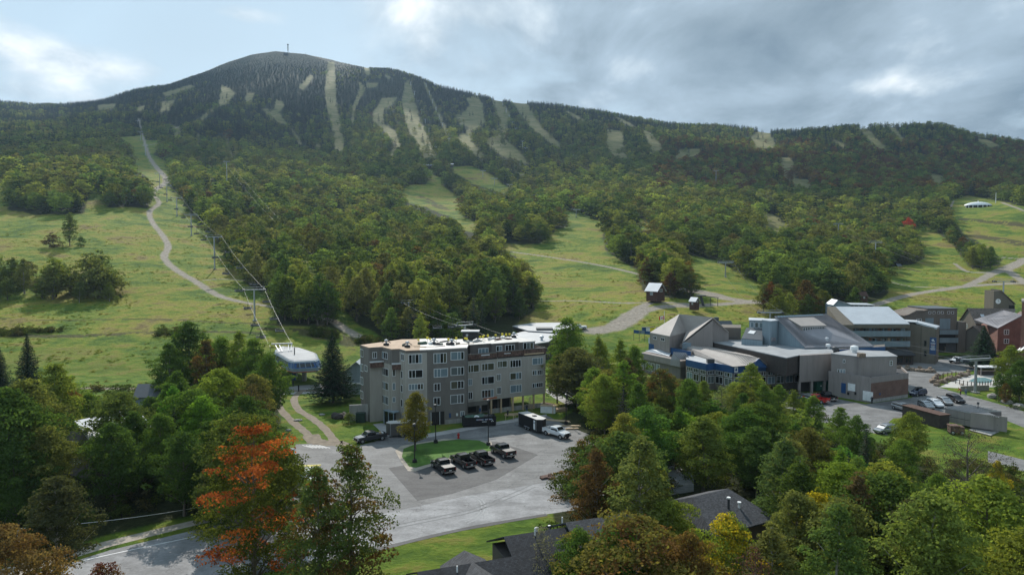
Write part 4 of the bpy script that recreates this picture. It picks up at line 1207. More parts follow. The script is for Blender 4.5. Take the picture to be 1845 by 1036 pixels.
# roof sheets
RS = M['membrane']
def roofpart(L, z, mat, name='roof', th=.12, over=.12):
    m2 = MB(); m2.slab(z_(L, z), th, over); return m2.build(name, mat, bld, O)
roofpart([A, B, C, D, E, F_, (-18.4, 136.9), (-19.5, 147), (-21, 154.5), (-24.6, 154)], H5, M['ply'])
roofpart([(-18.35, 136.93), Gg, H_, (-9.3, 144.6), (-9.8, 149), (-15, 155.9), (-20.8, 154.6), (-19.4, 147)], H5 + .003, RS)
roofpart([(-9.0, 147.1), (-4.6, 149.6), (-4.4, 149.0), (1.2, 152.0), (1.6, 151.2), (5.1, 153.2), (.8, 161.2), (-14.5, 155.0), (-9.6, 149.0)], H5 - .25, RS, over=.2)
roofpart([(-9.1, 145.0), (7.2, 153.9), (2.2, 163.2), (.9, 161.4), (5.3, 153.2), (-9.1, 147)], H4 + .002, M['greyroof'], 'terrace', .06, 0)
for a, b in ((A, B), (B, C), (C, D), (D, E), (E, F_), (F_, Gg), (Gg, H_)):
    band(a, b, H5 - .28, H5 + .2, .025, .07, M['condo_dark'] if a != F_ else M['condo_set'], 'fascia')
# windows by their place in the photograph
def wins(fac, L, **k):
    for r in L:
        fac.window(bld, O, r[:4], *(r[4:5] or (3,)), big=(r[5] if len(r) > 5 else None), tone=(r[6] if len(r) > 6 else None), **k)
fA = Fac(A, B)
wins(fA, [(649.5, 654.5, 629, 643, 2), (649.5, 654.5, 655, 669, 2), (649.5, 654.5, 679, 693, 2), (649.5, 654.5, 704, 718, 2), (657, 662, 658, 669, 2)])
fB = Fac(C, D)
wins(Fac(B, C), [(671, 679, 634, 646, 2)])
wins(fB, [(688.5, 698.5, 634, 646.5, 3)] )
wins(fB, [(689, 700, 663, 677, 3, 'r', 0), (689, 700, 688, 702, 3, 'r'), (689, 700, 713, 728, 3, 'r')])
wins(Fac(D, E), [(707, 712.5, 664, 678, 1, None, 0), (707, 712.5, 689, 703, 1, None, 2), (707, 712.5, 715, 725, 1)])
wins(Fac(E, F_), [(723, 728.5, 637, 650, 2), (722.5, 726, 668, 682, 1, None, 0), (722.5, 726, 693, 707, 1), (722.5, 726, 719, 733, 1, None, 0)])
fF = Fac(F_, Gg)
wins(fF, [(736, 760.5, 638, 655, 4), (736, 762, 666, 681, 3, 'r', 0), (736, 763, 691, 702.5, 5), (736, 762, 717, 727.5, 4)])
wins(fg, [(781, 804.8, 636, 654.5, 4), (811.8, 836.2, 633.4, 648.5, 3, 'l'), (781.5, 807, 663.7, 679.4, 3, 'r', 2), (811.8, 836, 661, 676, 3, 'l'), (781.5, 793.4, 690.3, 704.5, 2, None, 0),
          (811.8, 836, 686, 700.6, 3, 'l'), (781, 793.4, 715.5, 730, 2, None, 0), (811.3, 836, 710.6, 726.9, 3, 'l'), (829, 836.7, 740.4, 750, 2)])
wins(f, [(843, 863.4, 656.7, 670.8, 3, 'r', 3), (867.7, 890.5, 654, 667.5, 3, 'r', 3), (896.4, 913.8, 649.6, 662, 3, 'r', 3), (918.6, 938.7, 648, 661.5, 4, None, 0), (958.8, 978.3, 644.2, 656.7, 3, 'l', 2),
         (843, 850.8, 682, 694.6, 2), (867.7, 890.5, 677.8, 692, 3, 'r'), (894.8, 902.4, 673.5, 686, 2), (918.6, 939.8, 670.8, 683.8, 3, 'l'), (958.8, 967, 666.8, 676, 2), (968, 978.3, 666, 675.4, 3),
         (843, 851.3, 705.6, 719.3, 2, None, 0), (867.6, 889.7, 701.7, 716, 4), (895, 902.7, 697, 710, 2), (919, 939.9, 693, 707, 3, 'l'), (958.8, 978.3, 689.3, 698, 5)])
fu = Fac((-9.0, 147.2), (-4.6, 149.6)); wins(fu, [(861.7, 880, 627, 638.5, 3, None, 2)])
fu = Fac((-4.4, 149.0), (1.2, 152.0)); wins(fu, [(893.7, 904.6, 622.8, 632.8, 2), (910, 927, 620.8, 632.3, 3)])
fu = Fac((1.6, 151.2), (5.1, 153.2)); wins(fu, [(942.5, 961, 616.5, 629.6, 3)])
# signs on the wall (blue and pale plates), wall lamps
for r, mt in (((809, 812, 744, 752), M['blue']), ((821.5, 825, 744, 749), M['white']), ((863, 866, 735, 741), M['blue'])):
    ff = fg if r[0] < 840 else f; u0, u1, z0, z1 = ff.rect(*r); m2 = MB(); ff.quad(m2, u0, u1, z0, z1, .08, .12); m2.build('wall_sign', mt, bld, O)
m2 = MB(); f.quad(m2, 3.6, 6.9, 3.3, 3.75, .003, .03); m2.build('orange_stain', pbr('orange_primer', (.42, .16, .09), .9, var=.3), bld, O)

# roof plant room, vents, posts and materials
RZ = H5 + .123
p = W(848, 611, H5)
ph = thing('rooftop_plant_room', (p[0], p[1], RZ - .25), 'black rooftop plant room with a pale flat lid on the apartment block', 'plant room')
MB().box(-1.7, 1.7, -1.1, 1.1, 0, 1.9).build('wall', M['black'], ph); MB().box(-2.1, 2.0, -1.4, 1.4, 1.9, 2.1).build('roof', M['greyroof'], ph)
MB().box(-1.0, -.5, -1.13, -1.1, .9, 1.4).build('vent_panel', M['greyroof'], ph)
def vent(px, py, label, dz=0):
    p = W(px, py, H5 + dz); v_ = thing('roof_vent', (p[0], p[1], RZ + dz), label, 'roof vent', 'vents on the apartment roof')
    MB().box(-.55, .55, -.35, .35, 0, .45).build('curb', M['black'], v_)
    m2 = MB(); m2.tube([(0, 0, .45), (0, 0, .75), (0, 0, .95), (0, 0, 1.15), (0, 0, 1.25)], [.22, .22, .42, .40, .12], 10); m2.build('cowl', M['lightmetal'], v_, smooth=True)
    m2 = MB(); m2.beam((-.95, 0, .5), (-.1, .1, 1.0), .12); m2.beam((.95, 0, .5), (.1, .1, 1.0), .12); m2.build('guard_arm', M['black'], v_)
vent(696, 623, 'dark roof vent with a pale cowl, leftmost on the bare plywood'); vent(734, 626.5, 'second dark roof vent with a pale cowl near the front edge of the plywood')
vent(782, 621, 'pale cowled roof vent among the white bags'); vent(814, 622, 'roof vent beside the yellow flags right of the plywood', 0); vent(926, 609, 'lone white roof vent near the far right corner of the apartment roof', -.25)
def small(name, px, py, z, mb_, mat, label, cat, group=None, rz=0):
    p = W(px, py, z); o_ = mb_.build(name, mat); o_.location = (p[0], p[1], z); o_.rotation_euler = (0, 0, rz); return tag(o_, label, cat, group)
for i, (a, b, side) in enumerate([(754, 619, 'l'), (770, 616.5, 'l'), (775, 618, 'l'), (808, 619, 'l'), (816, 619.5, 'l'), (822, 617.6, 'l'), (838, 614.5, 'r'), (841, 616, 'r'), (865, 611.5, 'r'), (870, 612.5, 'r'), (872, 609.5, 'r'), (879, 610, 'r'), (893, 608.5, 'r'), (905, 607.5, 'r'), (918, 606.6, 'r'), (912, 608, 'r')]):
    p = W(a, b + 1.5, H5); zz = RZ if side == 'l' else RZ - .25
    o_ = thing('flag_post', (p[0], p[1], zz), 'short post with a yellow cap standing among the roofing materials on the apartment roof', 'warning post', 'yellow capped posts on the apartment roof')
    m2 = MB(); m2.tube([(0, 0, 0), (0, 0, .95)], .04, 5); m2.build('post', M['darksteel'], o_)
    m2 = MB(); m2.box(-.22, .22, -.1, .1, .75, 1.1 + .15 * (i % 2)); m2.build('cap', M['yellow'], o_)
def bag_mesh(sx, sy, sz, seed):
    g = np.random.default_rng(seed); bm = bmesh.new(); bmesh.ops.create_icosphere(bm, subdivisions=2, radius=1)
    for v in bm.verts:
        k = 1 + .18 * math.sin(5 * v.co.x + seed) * math.cos(4 * v.co.y + seed * 2) + .08 * g.normal()
        v.co = Vector((v.co.x * sx * k, v.co.y * sy * k, max(v.co.z, -.55) * sz * k + sz * .55))
    me = bpy.data.meshes.new('bag'); bm.to_mesh(me); bm.free(); return me
for i, (a, b, m_, lab, s_) in enumerate([(762, 621, 'tarp', 'folded green tarpaulin on the plywood roof', (1.1, .5, .4)), (728, 624, 'darkgreen', 'dark green roll of membrane beside the second vent', (1.0, .35, .35)),
        (787, 622, 'black', 'black heap of roofing scrap beside the pale cowled vent', (.9, .5, .35)), (776, 621.5, 'white', 'white sack lying left of the pale cowled vent', (.5, .4, .35)), (858, 614.5, 'membrane', 'large pale sheeted pile in front of the black plant room', (1.6, .6, .45)),
        (842, 616.5, 'membrane', 'small white sheeted pile in front of the black plant room', (.6, .4, .45)), (810, 622.5, 'black', 'black scrap heap under the yellow flags', (.7, .5, .4)), (825, 621, 'black', 'low black bundle right of the yellow flags', (.9, .35, .25)),
        (882, 611, 'white', 'white sack right of the black plant room', (.5, .4, .4)), (889, 610, 'white', 'white sack beside the broken cladding boards', (.6, .45, .35)), (897, 610.5, 'torn', 'heap of red-brown cladding boards on the roof', (1.2, .5, .2)), (906, 608, 'white', 'crumpled white sheet behind the cladding boards', (.8, .5, .35)),
        (916, 610.2, 'torn', 'small stack of stripped boards near the last roof vent', (.9, .35, .2)), (800, 617, 'black', 'long black hose bundle across the middle of the roof', (1.4, .25, .2)), (795, 622, 'tarp', 'small green tarpaulin near the middle of the roof', (.6, .4, .25))]):
    me = bag_mesh(*s_, i); me.materials.append(M[m_]); p = W(a, b, H5)
    o_ = link('roofing_pile', me); o_.location = (p[0], p[1], RZ if a < 840 else RZ - .25); o_.rotation_euler = (0, 0, .4 + i); tag(o_, lab, 'roofing material', 'roofing materials on the apartment roof')
for i, (a, b, L, mt) in enumerate([(745, 624, 3.2, 'wood'), (757, 627, 2.6, 'wood'), (770, 626, 3.0, 'wood'), (838, 621, 4.0, 'wood'), (793, 625, 2.4, 'torn'), (898, 612, 3.0, 'torn'), (903, 606.6, 2.6, 'torn')]):
    m2 = MB(); m2.box(-L / 2, L / 2, -.12, .12, 0, .09); o_ = small('plank', a, b, H5, m2, M[mt], ['pale', 'long pale', 'light', 'long straight pale', 'reddish', 'red-brown', 'short red-brown'][i] + ' plank lying on the roof ' + ['left of the green tarpaulin', 'behind the front edge of the plywood', 'where plywood meets membrane', 'along the front of the black plant room', 'beside the pale cowled vent', 'in front of the cladding heap', 'at the rear roof edge'][i], 'plank', 'planks on the apartment roof', .3 * i - .5)
    o_.location.z = RZ if a < 840 else RZ - .25

# low garden wall, cabinet, shrub beside the block
f = Fac((-36.5, 141.5), (-29.8, 141.2))
p0 = G(640, 770); m2 = MB(); m2.prism([(-33.6, 141.4, 3.3), (-29.4, 141.2, 3.5), (-29.4, 141.6, 3.5), (-33.6, 141.8, 3.3)], -.1)
tag(m2.build('garden_wall', M['concrete']), 'pale concrete retaining wall at the left end of the apartment block', 'wall')
o_ = thing('utility_cabinet', (-31.0, 140.3, 0), 'dark green steel utility cabinet in front of the retaining wall', 'utility cabinet')
MB().box(-.9, .9, -.5, .5, 0, 1.9).build('cabinet_body', M['darkgreen'], o_); MB().box(-.95, .95, -.55, .55, 1.9, 2.0).build('lid', M['darkgreen'], o_); MB().box(-.02, .02, -.53, -.5, .1, 1.8).build('door_seam', M['black'], o_)

# grey hut behind, left of the block
O2 = (-40, 172, 0)
hut = thing('grey_hut', O2, 'pale blue-grey gabled hut with a metal roof between the dark spruce and the apartment block', 'building')
m2 = MB(); m2.prism([(-41.5, 168, 5.2), (-34.5, 168, 5.2), (-34.5, 178, 5.2), (-41.5, 178, 5.2)], -.2); m2.add([(-41.5, 168, 5.2), (-34.5, 168, 5.2), (-38, 168, 8.0)], [(0, 1, 2)]); m2.build('wall', M['bluegrey'], hut, O2)
m2 = MB(); m2.slab([(-42, 167.4, 4.8), (-38, 167.4, 8.0), (-38, 178.5, 8.0), (-42, 178.5, 4.8)], .15); m2.slab([(-38, 167.4, 8.0), (-34, 167.4, 4.8), (-34, 178.5, 4.8), (-38, 178.5, 8.0)], .15); m2.build('roof', M['lightmetal'], hut, O2)
ff = Fac((-41.5, 168), (-34.5, 168)); ff.window(hut, O2, (4.6, 5.6, 3.6, 5.0), 1, world=True, tone=0); ff.window(hut, O2, (1.2, 2.2, 3.4, 4.6), 1, world=True, tone=0)
m2 = MB(); ff.quad(m2, 4.6, 5.7, 0, 2.2, .002, .05); m2.build('door', M['interior'], hut, O2)
m2 = MB(); ff.quad(m2, .5, 6.4, 2.6, 2.9, .002, .5); m2.build('ledge', M['white'], hut, O2)

# flat roofed maintenance building behind the block
O3 = (15, 250, 0)
mnt = thing('maintenance_building', O3, 'wide low building with pale grey flat roofs and black walls behind the apartment block', 'building')
zt = 6.2
P1 = [W(a, b, zt) for a, b in [(924.4, 588.3), (1007, 576), (1021, 573), (1043, 578), (1034, 581), (1030, 594), (1003, 600), (951.7, 597)]]
P2 = [W(a, b, zt - .5) for a, b in [(922, 605), (940, 599.3), (952, 597.4), (1002, 600.3), (1004, 605), (988, 616.8), (965, 620), (950, 622)]]
m2 = MB(); m2.prism(P1, 0); m2.prism(P2, -.1); m2.build('wall', M['darkwood'], mnt, O3)
m2 = MB(); m2.slab(P1, .3, .25); m2.build('roof', M['greyroof'], mnt, O3)
m2 = MB(); m2.slab(P2, .3, .25); m2.build('roof', M['greyroof'], mnt, O3)
a = W(981, 594, zt + .3); m2 = MB(); m2.box(a[0] - 3, a[0] + 3, a[1] - 2.5, a[1] + 2.5, a[2] - .1, a[2] + .7); m2.build('skylight', M['darksteel'], mnt, O3)
a = W(976, 612, zt); m2 = MB(); m2.tube([(a[0], a[1], a[2] - .3), (a[0], a[1], a[2] + .4), (a[0], a[1], a[2] + .7), (a[0], a[1], a[2] + 1.2), (a[0], a[1], a[2] + 1.4)], [.5, .35, .75, .7, .2], 10); m2.build('roof_fan', M['lightmetal'], mnt, O3)
# dark low shed with a metal roof behind it
a = Q(960, 585, 290); sh = thing('storage_shed', (a[0], a[1], a[2] - 3), 'dark low shed with a ridged grey roof at the forest edge behind the flat roofs', 'shed')
MB().box(-9, 8, -3, 3, 0, 2.3).build('wall', M['black'], sh)
m2 = MB(); m2.slab([(-9.5, -3.5, 2.2), (8.3, -3.5, 2.2), (8.3, 0, 3.4), (-9.5, 0, 3.4)], .12); m2.slab([(8.3, 3.5, 2.2), (-9.5, 3.5, 2.2), (-9.5, 0, 3.4), (8.3, 0, 3.4)], .12); m2.build('roof', M['gravelroof'], sh)
m2 = MB(); m2.prism([(3, -3.7, 2.3), (7.6, -3.7, 2.3), (5.3, -3.7, 4.3)], lambda p: 2.2); m2.slab([(3, -4, 2.4), (5.3, -4, 4.4), (5.3, 2, 4.4), (3, 2, 2.4)], .12); m2.slab([(5.3, -4, 4.4), (7.6, -4, 2.4), (7.6, 2, 2.4), (5.3, 2, 4.4)], .12); m2.build('gable_roof', M['greyroof'], sh)
# ---------------------------------------------------------------- base lodge
def plane_hit(px, py, a, b, c, lift=0.0):
    a, b, c = (np.array(v, float) for v in (a, b, c)); n_ = np.cross(b - a, c - a); r = ray(px, py)
    k = (n_ @ (a - np.array((0, 0, CZ)))) / (n_ @ r)
    return (r[0] * k, r[1] * k, CZ + r[2] * k + lift)
def lift_(p, dz): return (p[0], p[1], p[2] + dz)
def at_z(p, z): return (p[0], p[1], z)
def back(p, d=8.0, z=None):
    """point d metres further along the sight line in plan"""
    k = math.hypot(p[0], p[1]); f_ = (k + d) / k
    return (p[0] * f_, p[1] * f_, p[2] if z is None else z)
O4 = (70, 178, 0)
ldg = thing('base_lodge', O4, 'sprawling taupe lodge with a blue fascia, tan and grey metal roofs and brick loading dock', 'lodge')
def part(mb_, name, mat, root, org, smooth=False): return mb_.build(name, mat, root, org, smooth)
# loading dock block
d0, d1, d2 = (77.0, 167.0), (82.8, 158.3), (94.9, 164.4); d3, d4 = (98.0, 172.5), (82, 177)
m2 = MB(); m2.prism([(x, y, 5.5) for x, y in (d0, d1, d2, d3, d4)], -.2, 0, 1); part(m2, 'dock_wall', [M['taupe'], M['darkroof']], ldg, O4)
fL, fR = Fac(d0, d1), Fac(d1, d2)
m2 = MB()
for a, b in ((d0, d1), (d1, d2), (d2, d3)): q_ = Fac(a, b); q_.quad(m2, 0, q_.L, 4.6, 5.95, -.3, .05)
part(m2, 'dock_parapet', M['taupe'], ldg, O4)
m2 = MB(); fR.quad(m2, .05, fR.L, .8, 4.58, .003, .07); q_ = Fac(d2, d3); q_.quad(m2, 0, q_.L, .8, 4.58, .003, .07); part(m2, 'brick_wall', M['brick2'], ldg, O4)
m2 = MB(); fR.quad(m2, .05, fR.L, 0, .79, .003, .06); part(m2, 'base_course', M['concrete'], ldg, O4)
def door(fac, r, mat, name, root, org, world=False, o1=.12):
    u0, u1, z0, z1 = r if world else fac.rect(*r); m3 = MB(); fac.quad(m3, u0, u1, z0, z1, .004, o1); return m3.build(name, mat, root, org)
door(fL, (1555, 1573, 705, 722), M['white'], 'garage_door', ldg, O4); door(fL, (1528, 1541, 691, 704), M['white'], 'dock_door', ldg, O4); door(fL, (1516, 1524, 690, 708), M['blue'], 'door', ldg, O4)
for a in (1527, 1540): door(fL, (a, a + 3, 706, 711), M['black'], 'dock_bumper', ldg, O4)
door(fR, (1583.5, 1586, 708, 711), M['blue'], 'wall_sign', ldg, O4)
# upper box
U0, U1, U2 = W(1498, 638, 10.1), W(1552.7, 644, 10.1), W(1616, 642.6, 10.1); U3, U4 = W(1598, 633.8, 10.1), W(1530, 631.5, 10.1)
m2 = MB(); m2.prism([U0, U1, U2, U3, U4], 5.4); part(m2, 'upper_wall', M['taupe'], ldg, O4)
m2 = MB(); m2.slab([U0, U1, U2, U3, U4], .2, .15); part(m2, 'roof', M['gravelroof'], ldg, O4)
fu0, fu1 = Fac(U0, U1), Fac(U1, U2)
fu1.window(ldg, O4, (1603, 1608, 649.5, 658.5), 1, rows=2); fu0.window(ldg, O4, (1519, 1523, 647.5, 654), 1, tone=0)
for a in (1509, 1514, 1519): fu0.window(ldg, O4, (a, a + 4, 665, 673), 1)
# middle wall over the bin bay
M0, M1 = W(1441, 640.6, 9.5), W(1499, 637.3, 9.5); M2, M3 = back(M1, 9), back(M0, 9)
m2 = MB(); m2.prism([M0, M1, M2, M3], 2.9); m2.prism([lift_(back(M0, 3), -1), lift_(back(M1, 3), -1), M2, M3], 0); part(m2, 'bay_wall', M['taupe'], ldg, O4)
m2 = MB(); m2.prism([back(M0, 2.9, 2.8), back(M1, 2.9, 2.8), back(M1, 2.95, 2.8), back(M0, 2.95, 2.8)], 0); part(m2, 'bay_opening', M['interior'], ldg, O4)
for f_ in (.02, .40, .8):
    p = np.array(M0) * (1 - f_) + np.array(M1) * f_; m2 = MB(); m2.box(p[0] - .3, p[0] + .3, p[1] + .1, p[1] + .7, 0, 2.9); part(m2, 'column', M['taupe'], ldg, O4)
# upper flat roof
up = [W(a, b, 9.3) for a, b in [(1280, 616), (1300, 613), (1350, 611), (1400, 617), (1450, 626), (1512, 629.5), (1500, 637), (1442, 640.5), (1417, 646)]]
m2 = MB(); m2.prism(up, 5); part(m2, 'penthouse_wall', M['darkwood'], ldg, O4)
m2 = MB(); m2.slab(up, .22, .1); part(m2, 'roof', M['gravelroof'], ldg, O4)
# front range with the blue fascia
P_f = [W(a, b, 6.5) for a, b in [(1237, 649), (1273.6, 657), (1288.4, 655.6), (1321, 661.6), (1347.8, 658.8), (1382, 657.6), (1446.7, 653.7)]]
bk = [W(1441, 641.5, 6.5), W(1417, 647, 6.5), W(1284, 617, 6.5), W(1230, 622, 6.5)]
m2 = MB(); m2.prism(P_f + bk, -.2); part(m2, 'wall', M['taupe2'], ldg, O4)
m2 = MB(); m2.slab(P_f + bk, .12, .0); part(m2, 'roof', M['greyroof'], ldg, O4)
m2 = MB()
segs = [Fac(a, b) for a, b in zip(P_f[:-1], P_f[1:])]
for s_ in segs: s_.quad(m2, -.05, s_.L + .05, 5.1, 6.75, .01, .22)
part(m2, 'blue_fascia', M['blue'], ldg, O4)
for k, s_ in enumerate(segs):
    n_ = max(1, int(s_.L / 2.6)); wd = s_.L / n_
    for i in range(n_):
        if s_.L < 2.2: continue
        s_.window(ldg, O4, (i * wd + .25, (i + 1) * wd - .25, 3.9, 4.95), 3, world=True, tone=None, fw=.09)
        s_.window(ldg, O4, (i * wd + .25, (i + 1) * wd - .25, 1.7, 3.55), 2, world=True, tone=random.choice((1, 2, 0)), fw=.09)
r0, r1 = W(1226, 619, 8.45), W(1369.6, 645.8, 8.45)
e0, e1 = W(1218, 628.5, 6.75), W(1349, 658.6, 6.75); g1 = W(1382, 657.8, 6.75)
m2 = MB(); m2.slab([r0, r1, e1, W(1321, 661, 6.75), e0], .1, .0); m2.slab([r0, r1, g1, W(1284, 617, 7.0)], .1, 0); part(m2, 'tan_roof', M['tanroof'], ldg, O4)
m2 = MB(); m2.ribs(r0, r1, e0, e1, 44, .12, .09, lift=.12); part(m2, 'roof_rib', M['tanrib'], ldg, O4)
gf = Fac(e1, g1); a, b = (e1[0], e1[1]), (g1[0], g1[1]); mid = ((a[0] + b[0]) / 2, (a[1] + b[1]) / 2)
n_ = gf.n * .3
m2 = MB(); m2.add([(a[0] + n_[0], a[1] + n_[1], 6.2), (b[0] + n_[0], b[1] + n_[1], 6.2), (mid[0] + n_[0], mid[1] + n_[1], 8.5), (a[0], a[1], 6.2), (b[0], b[1], 6.2), (mid[0], mid[1], 8.5)], [(0, 1, 2), (3, 5, 4), (0, 2, 5, 3), (1, 4, 5, 2), (0, 3, 4, 1)]); part(m2, 'blue_gable', M['blue'], ldg, O4)
u0, u1, z0, z1 = segs[3].rect(1322, 1329, 661.5, 671); m2 = MB(); segs[3].quad(m2, .2, 1.35, 5.25, 6.7, .22, .27); s1_ = part(m2, 'sign_panel', M['white'], ldg, O4)
m2 = MB(); segs[3].quad(m2, .45, 1.1, 5.55, 5.95, .272, .29); segs[3].quad(m2, .6, .95, 5.95, 6.25, .272, .29); m2.build('emblem', M['blue'], s1_, O4)
# entrance block with its shed gable
E_ = [W(a, b, 5.6) for a, b in [(1155, 635.5), (1206, 646), (1226, 650.5), (1245, 648.5), (1238, 637), (1172, 631)]]
m2 = MB(); m2.prism(E_, 3.9); part(m2, 'entrance_band', M['taupe'], ldg, O4)
m2 = MB(); m2.prism([at_z(back(p, .9), 4.0) for p in E_[:4]] + [back(E_[4], 3, 4.0), back(E_[5], 3, 4.0)], -.1); part(m2, 'entrance_wall', M['condo_dark'], ldg, O4)
q_ = Fac(back(E_[0], .9), back(E_[1], .9))
for i in range(4): q_.window(ldg, O4, (.6 + i * 2.1, 2.1 + i * 2.1, .8, 3.2), 2, world=True)
m2 = MB(); m2.slab([W(1163, 632.5, 5.75), W(1206, 642, 5.75), W(1210, 634, 6.6), W(1174, 629, 6.6)], .1); part(m2, 'skylight_roof', M['lightmetal'], ldg, O4)
m2 = MB(); m2.slab([W(1213, 634.5, 7.6), W(1236, 636, 7.6), W(1244, 648, 5.9), W(1225, 648, 5.9)], .12); m2.prism([W(1208, 648, 5.5), W(1225, 648.5, 5.9), W(1213.5, 635, 7.5)], 4.0); part(m2, 'porch_gable', M['greymetal'], ldg, O4)
m2 = MB(); m2.ribs(W(1213, 634.5, 7.75), W(1236, 636, 7.75), W(1225, 648, 6.05), W(1244, 648, 6.05), 6, .12, .08); part(m2, 'roof_rib', M['greyrib'], ldg, O4)
B_ = [W(1170, 620.5, 7.6), W(1245, 635, 7.6), W(1262, 622, 7.6), W(1200, 611, 7.6)]
m2 = MB(); m2.prism(B_, -.1, 0, 1); part(m2, 'wall', [M['taupe'], M['darkroof']], ldg, O4)
m2 = MB(); s_ = Fac(B_[0], B_[1]); s_.quad(m2, 0, s_.L, 6.0, 7.9, .01, .2); s2_ = Fac(back(B_[0], 14), B_[0]); s2_.quad(m2, 0, s2_.L, 6.0, 7.9, .01, .2); part(m2, 'blue_fascia', M['blue'], ldg, O4)
# tan gabled hall
Ra, Rb = W(1224, 567, 16.3), W(1285, 573, 16.3)
ft = W(1229, 618, 9.2); rf = W(1313, 599.5, 12.0); La, Lb = W(1171, 600, 11), W(1206.5, 606.8, 11); va = Q(1236, 599, 201); rb_ = (rf[0] - 6.5, rf[1] + 11, 12.0)
m2 = MB(); m2.slab([Ra, Rb, ft, va], .2); m2.slab([Ra, va, Lb, La], .2); m2.slab([Rb, Ra, rb_, rf], .2); part(m2, 'tan_roof', M['tanroof'], ldg, O4)
m2 = MB(); m2.prism([lift_(back(Rb, .9), -.35), lift_(back(ft, .9), -.3), lift_(back(rf, .9), -.3)], 7); part(m2, 'gable_wall', M['taupe'], ldg, O4)
m2 = MB(); m2.prism([La, Lb, va, Ra], 6.5); m2.prism([lift_(ft, -.4), lift_(va, -.4), lift_(Ra, -.6), lift_(Rb, -.6)], 7); part(m2, 'wall', M['taupe'], ldg, O4)
s_ = Fac(La, Lb); s_.window(ldg, O4, (1177, 1183, 605.8, 611.5), 2, tone=0); s_.window(ldg, O4, (1191, 1197.5, 608.3, 614), 2, tone=0)
m2 = MB(); m2.prism([W(1300, 590, 13), W(1335, 590.6, 13), back(W(1335, 590.6, 13), 9), back(W(1300, 590, 13), 9)], 8); part(m2, 'link_wall', M['taupe2'], ldg, O4)
m2 = MB(); m2.prism([W(1229.5, 618.5, 9.2), W(1280, 616, 9.4), back(W(1280, 616, 9.4), 3, 11), back(W(1253, 604, 11), 0, 11)], 6.4); part(m2, 'blue_grey_wall', M['bluegrey'], ldg, O4)
p = W(1330, 607, 9.5); m2 = MB(); m2.box(p[0] - .35, p[0] + .35, p[1] - .1, p[1] + .1, 9.5, 11); part(m2, 'yellow_panel', pbr('lime_panel', (.5, .6, .08), .6), ldg, O4)
# annex, tower and the great grey roof
a0, a1, a2, a3 = Q(1336, 610.5, 188), Q(1374, 614, 186), Q(1374, 592, 194), Q(1345, 591.5, 195)
m2 = MB(); m2.prism([a0, a1, a2, a3], 9); part(m2, 'annex_wall', M['bluegrey'], ldg, O4); m2 = MB(); m2.slab([lift_(v, .02) for v in (a0, a1, a2, a3)], .15); part(m2, 'annex_roof', M['slate'], ldg, O4)
m2 = MB(); s4 = [plane_hit(a, b, a0, a1, a2, .2) for a, b in [(1347, 601.5), (1358, 603.5), (1362, 598.5), (1352, 597)]]; m2.slab(s4, .12); part(m2, 'skylight', M['white'], ldg, O4)
c0, c1 = W(1350, 577.5, 15.3), W(1376, 578.5, 15.3); m2 = MB(); m2.prism([c0, c1, back(c1, 7), back(c0, 7)], 9); part(m2, 'clerestory_wall', M['bluegrey'], ldg, O4)
m2 = MB(); m2.slab([c0, c1, back(c1, 7), back(c0, 7)], .2, .3); part(m2, 'clerestory_roof', M['lightmetal'], ldg, O4)
s_ = Fac(c0, c1)
for i in range(3): s_.window(ldg, O4, (.3 + i * 1.2, 1.3 + i * 1.2, 13.3, 14.9), 1, world=True)
t0, t1, t2 = W(1373.6, 577.4, 16), W(1388, 579.3, 16), W(1402, 578, 16)
m2 = MB(); m2.prism([t0, t1, t2, back(t2, 3.5), back(t0, 4)], 9); part(m2, 'tower_wall', M['bluegrey'], ldg, O4); m2 = MB(); m2.slab([t0, t1, t2, back(t2, 3.5), back(t0, 4)], .2, .2); part(m2, 'tower_cap', M['lightmetal'], ldg, O4)
s_ = Fac(t1, t2)
for i in range(2): m2 = MB(); s_.quad(m2, .5 + i * 1.0, 1.1 + i * 1.0, 10.6, 11.6, .01, .35); part(m2, 'vent_box', M['greymetal'], ldg, O4)
g0, g1_, g2, g3 = W(1397.3, 570.6, 17), W(1488.5, 567, 17), W(1573, 624.7, 9.8), W(1451, 627, 9.8)
m2 = MB(); m2.prism([lift_(v, -.1) for v in (g3, g2, g1_, g0)], 8.5, 0, 0); part(m2, 'hall_wall', M['bluegrey'], ldg, O4)
m2 = MB(); m2.slab([g3, g2, g1_, g0], .2, .25); part(m2, 'grey_roof', M['greymetal'], ldg, O4)
m2 = MB(); m2.ribs(lift_(g0, .22), lift_(g1_, .22), lift_(g3, .22), lift_(g2, .22), 52, .1, .09); part(m2, 'roof_rib', M['greyrib'], ldg, O4)
m2 = MB(); 
for i in range(16):
    q4 = [plane_hit(1400 + i * 5.2 + dx * 4.6 + dy * 1.6, 571 - i * .22 + dy * 2.6, g0, g1_, g3, .26) for dx, dy in ((0, 0), (1, 0), (1, 1), (0, 1))]; m2.slab(q4, .06)
part(m2, 'ridge_skylight', GLASS[2], ldg, O4)
da, db = plane_hit(1445, 599.5, g0, g1_, g3), plane_hit(1486.5, 598.3, g0, g1_, g3)
dt0, dt1 = Q(1444, 588.5, da[1]), Q(1487.5, 587.5, db[1]); de0, de1 = plane_hit(1421, 576, g0, g1_, g3, .25), plane_hit(1465, 574.2, g0, g1_, g3, .25)
m2 = MB(); m2.prism([dt0, dt1, de1, de0], lambda p: plane_hit(922.5 + F * p[0] / (p[1] * cp - (p[2] - CZ) * sp), 518, g0, g1_, g3)[2] * 0 + min(p[2] - .05, da[2] + (p[1] - da[1]) * ((g0[2] - g3[2]) / (g0[1] - g3[1])))); part(m2, 'dormer_wall', M['taupe'], ldg, O4)
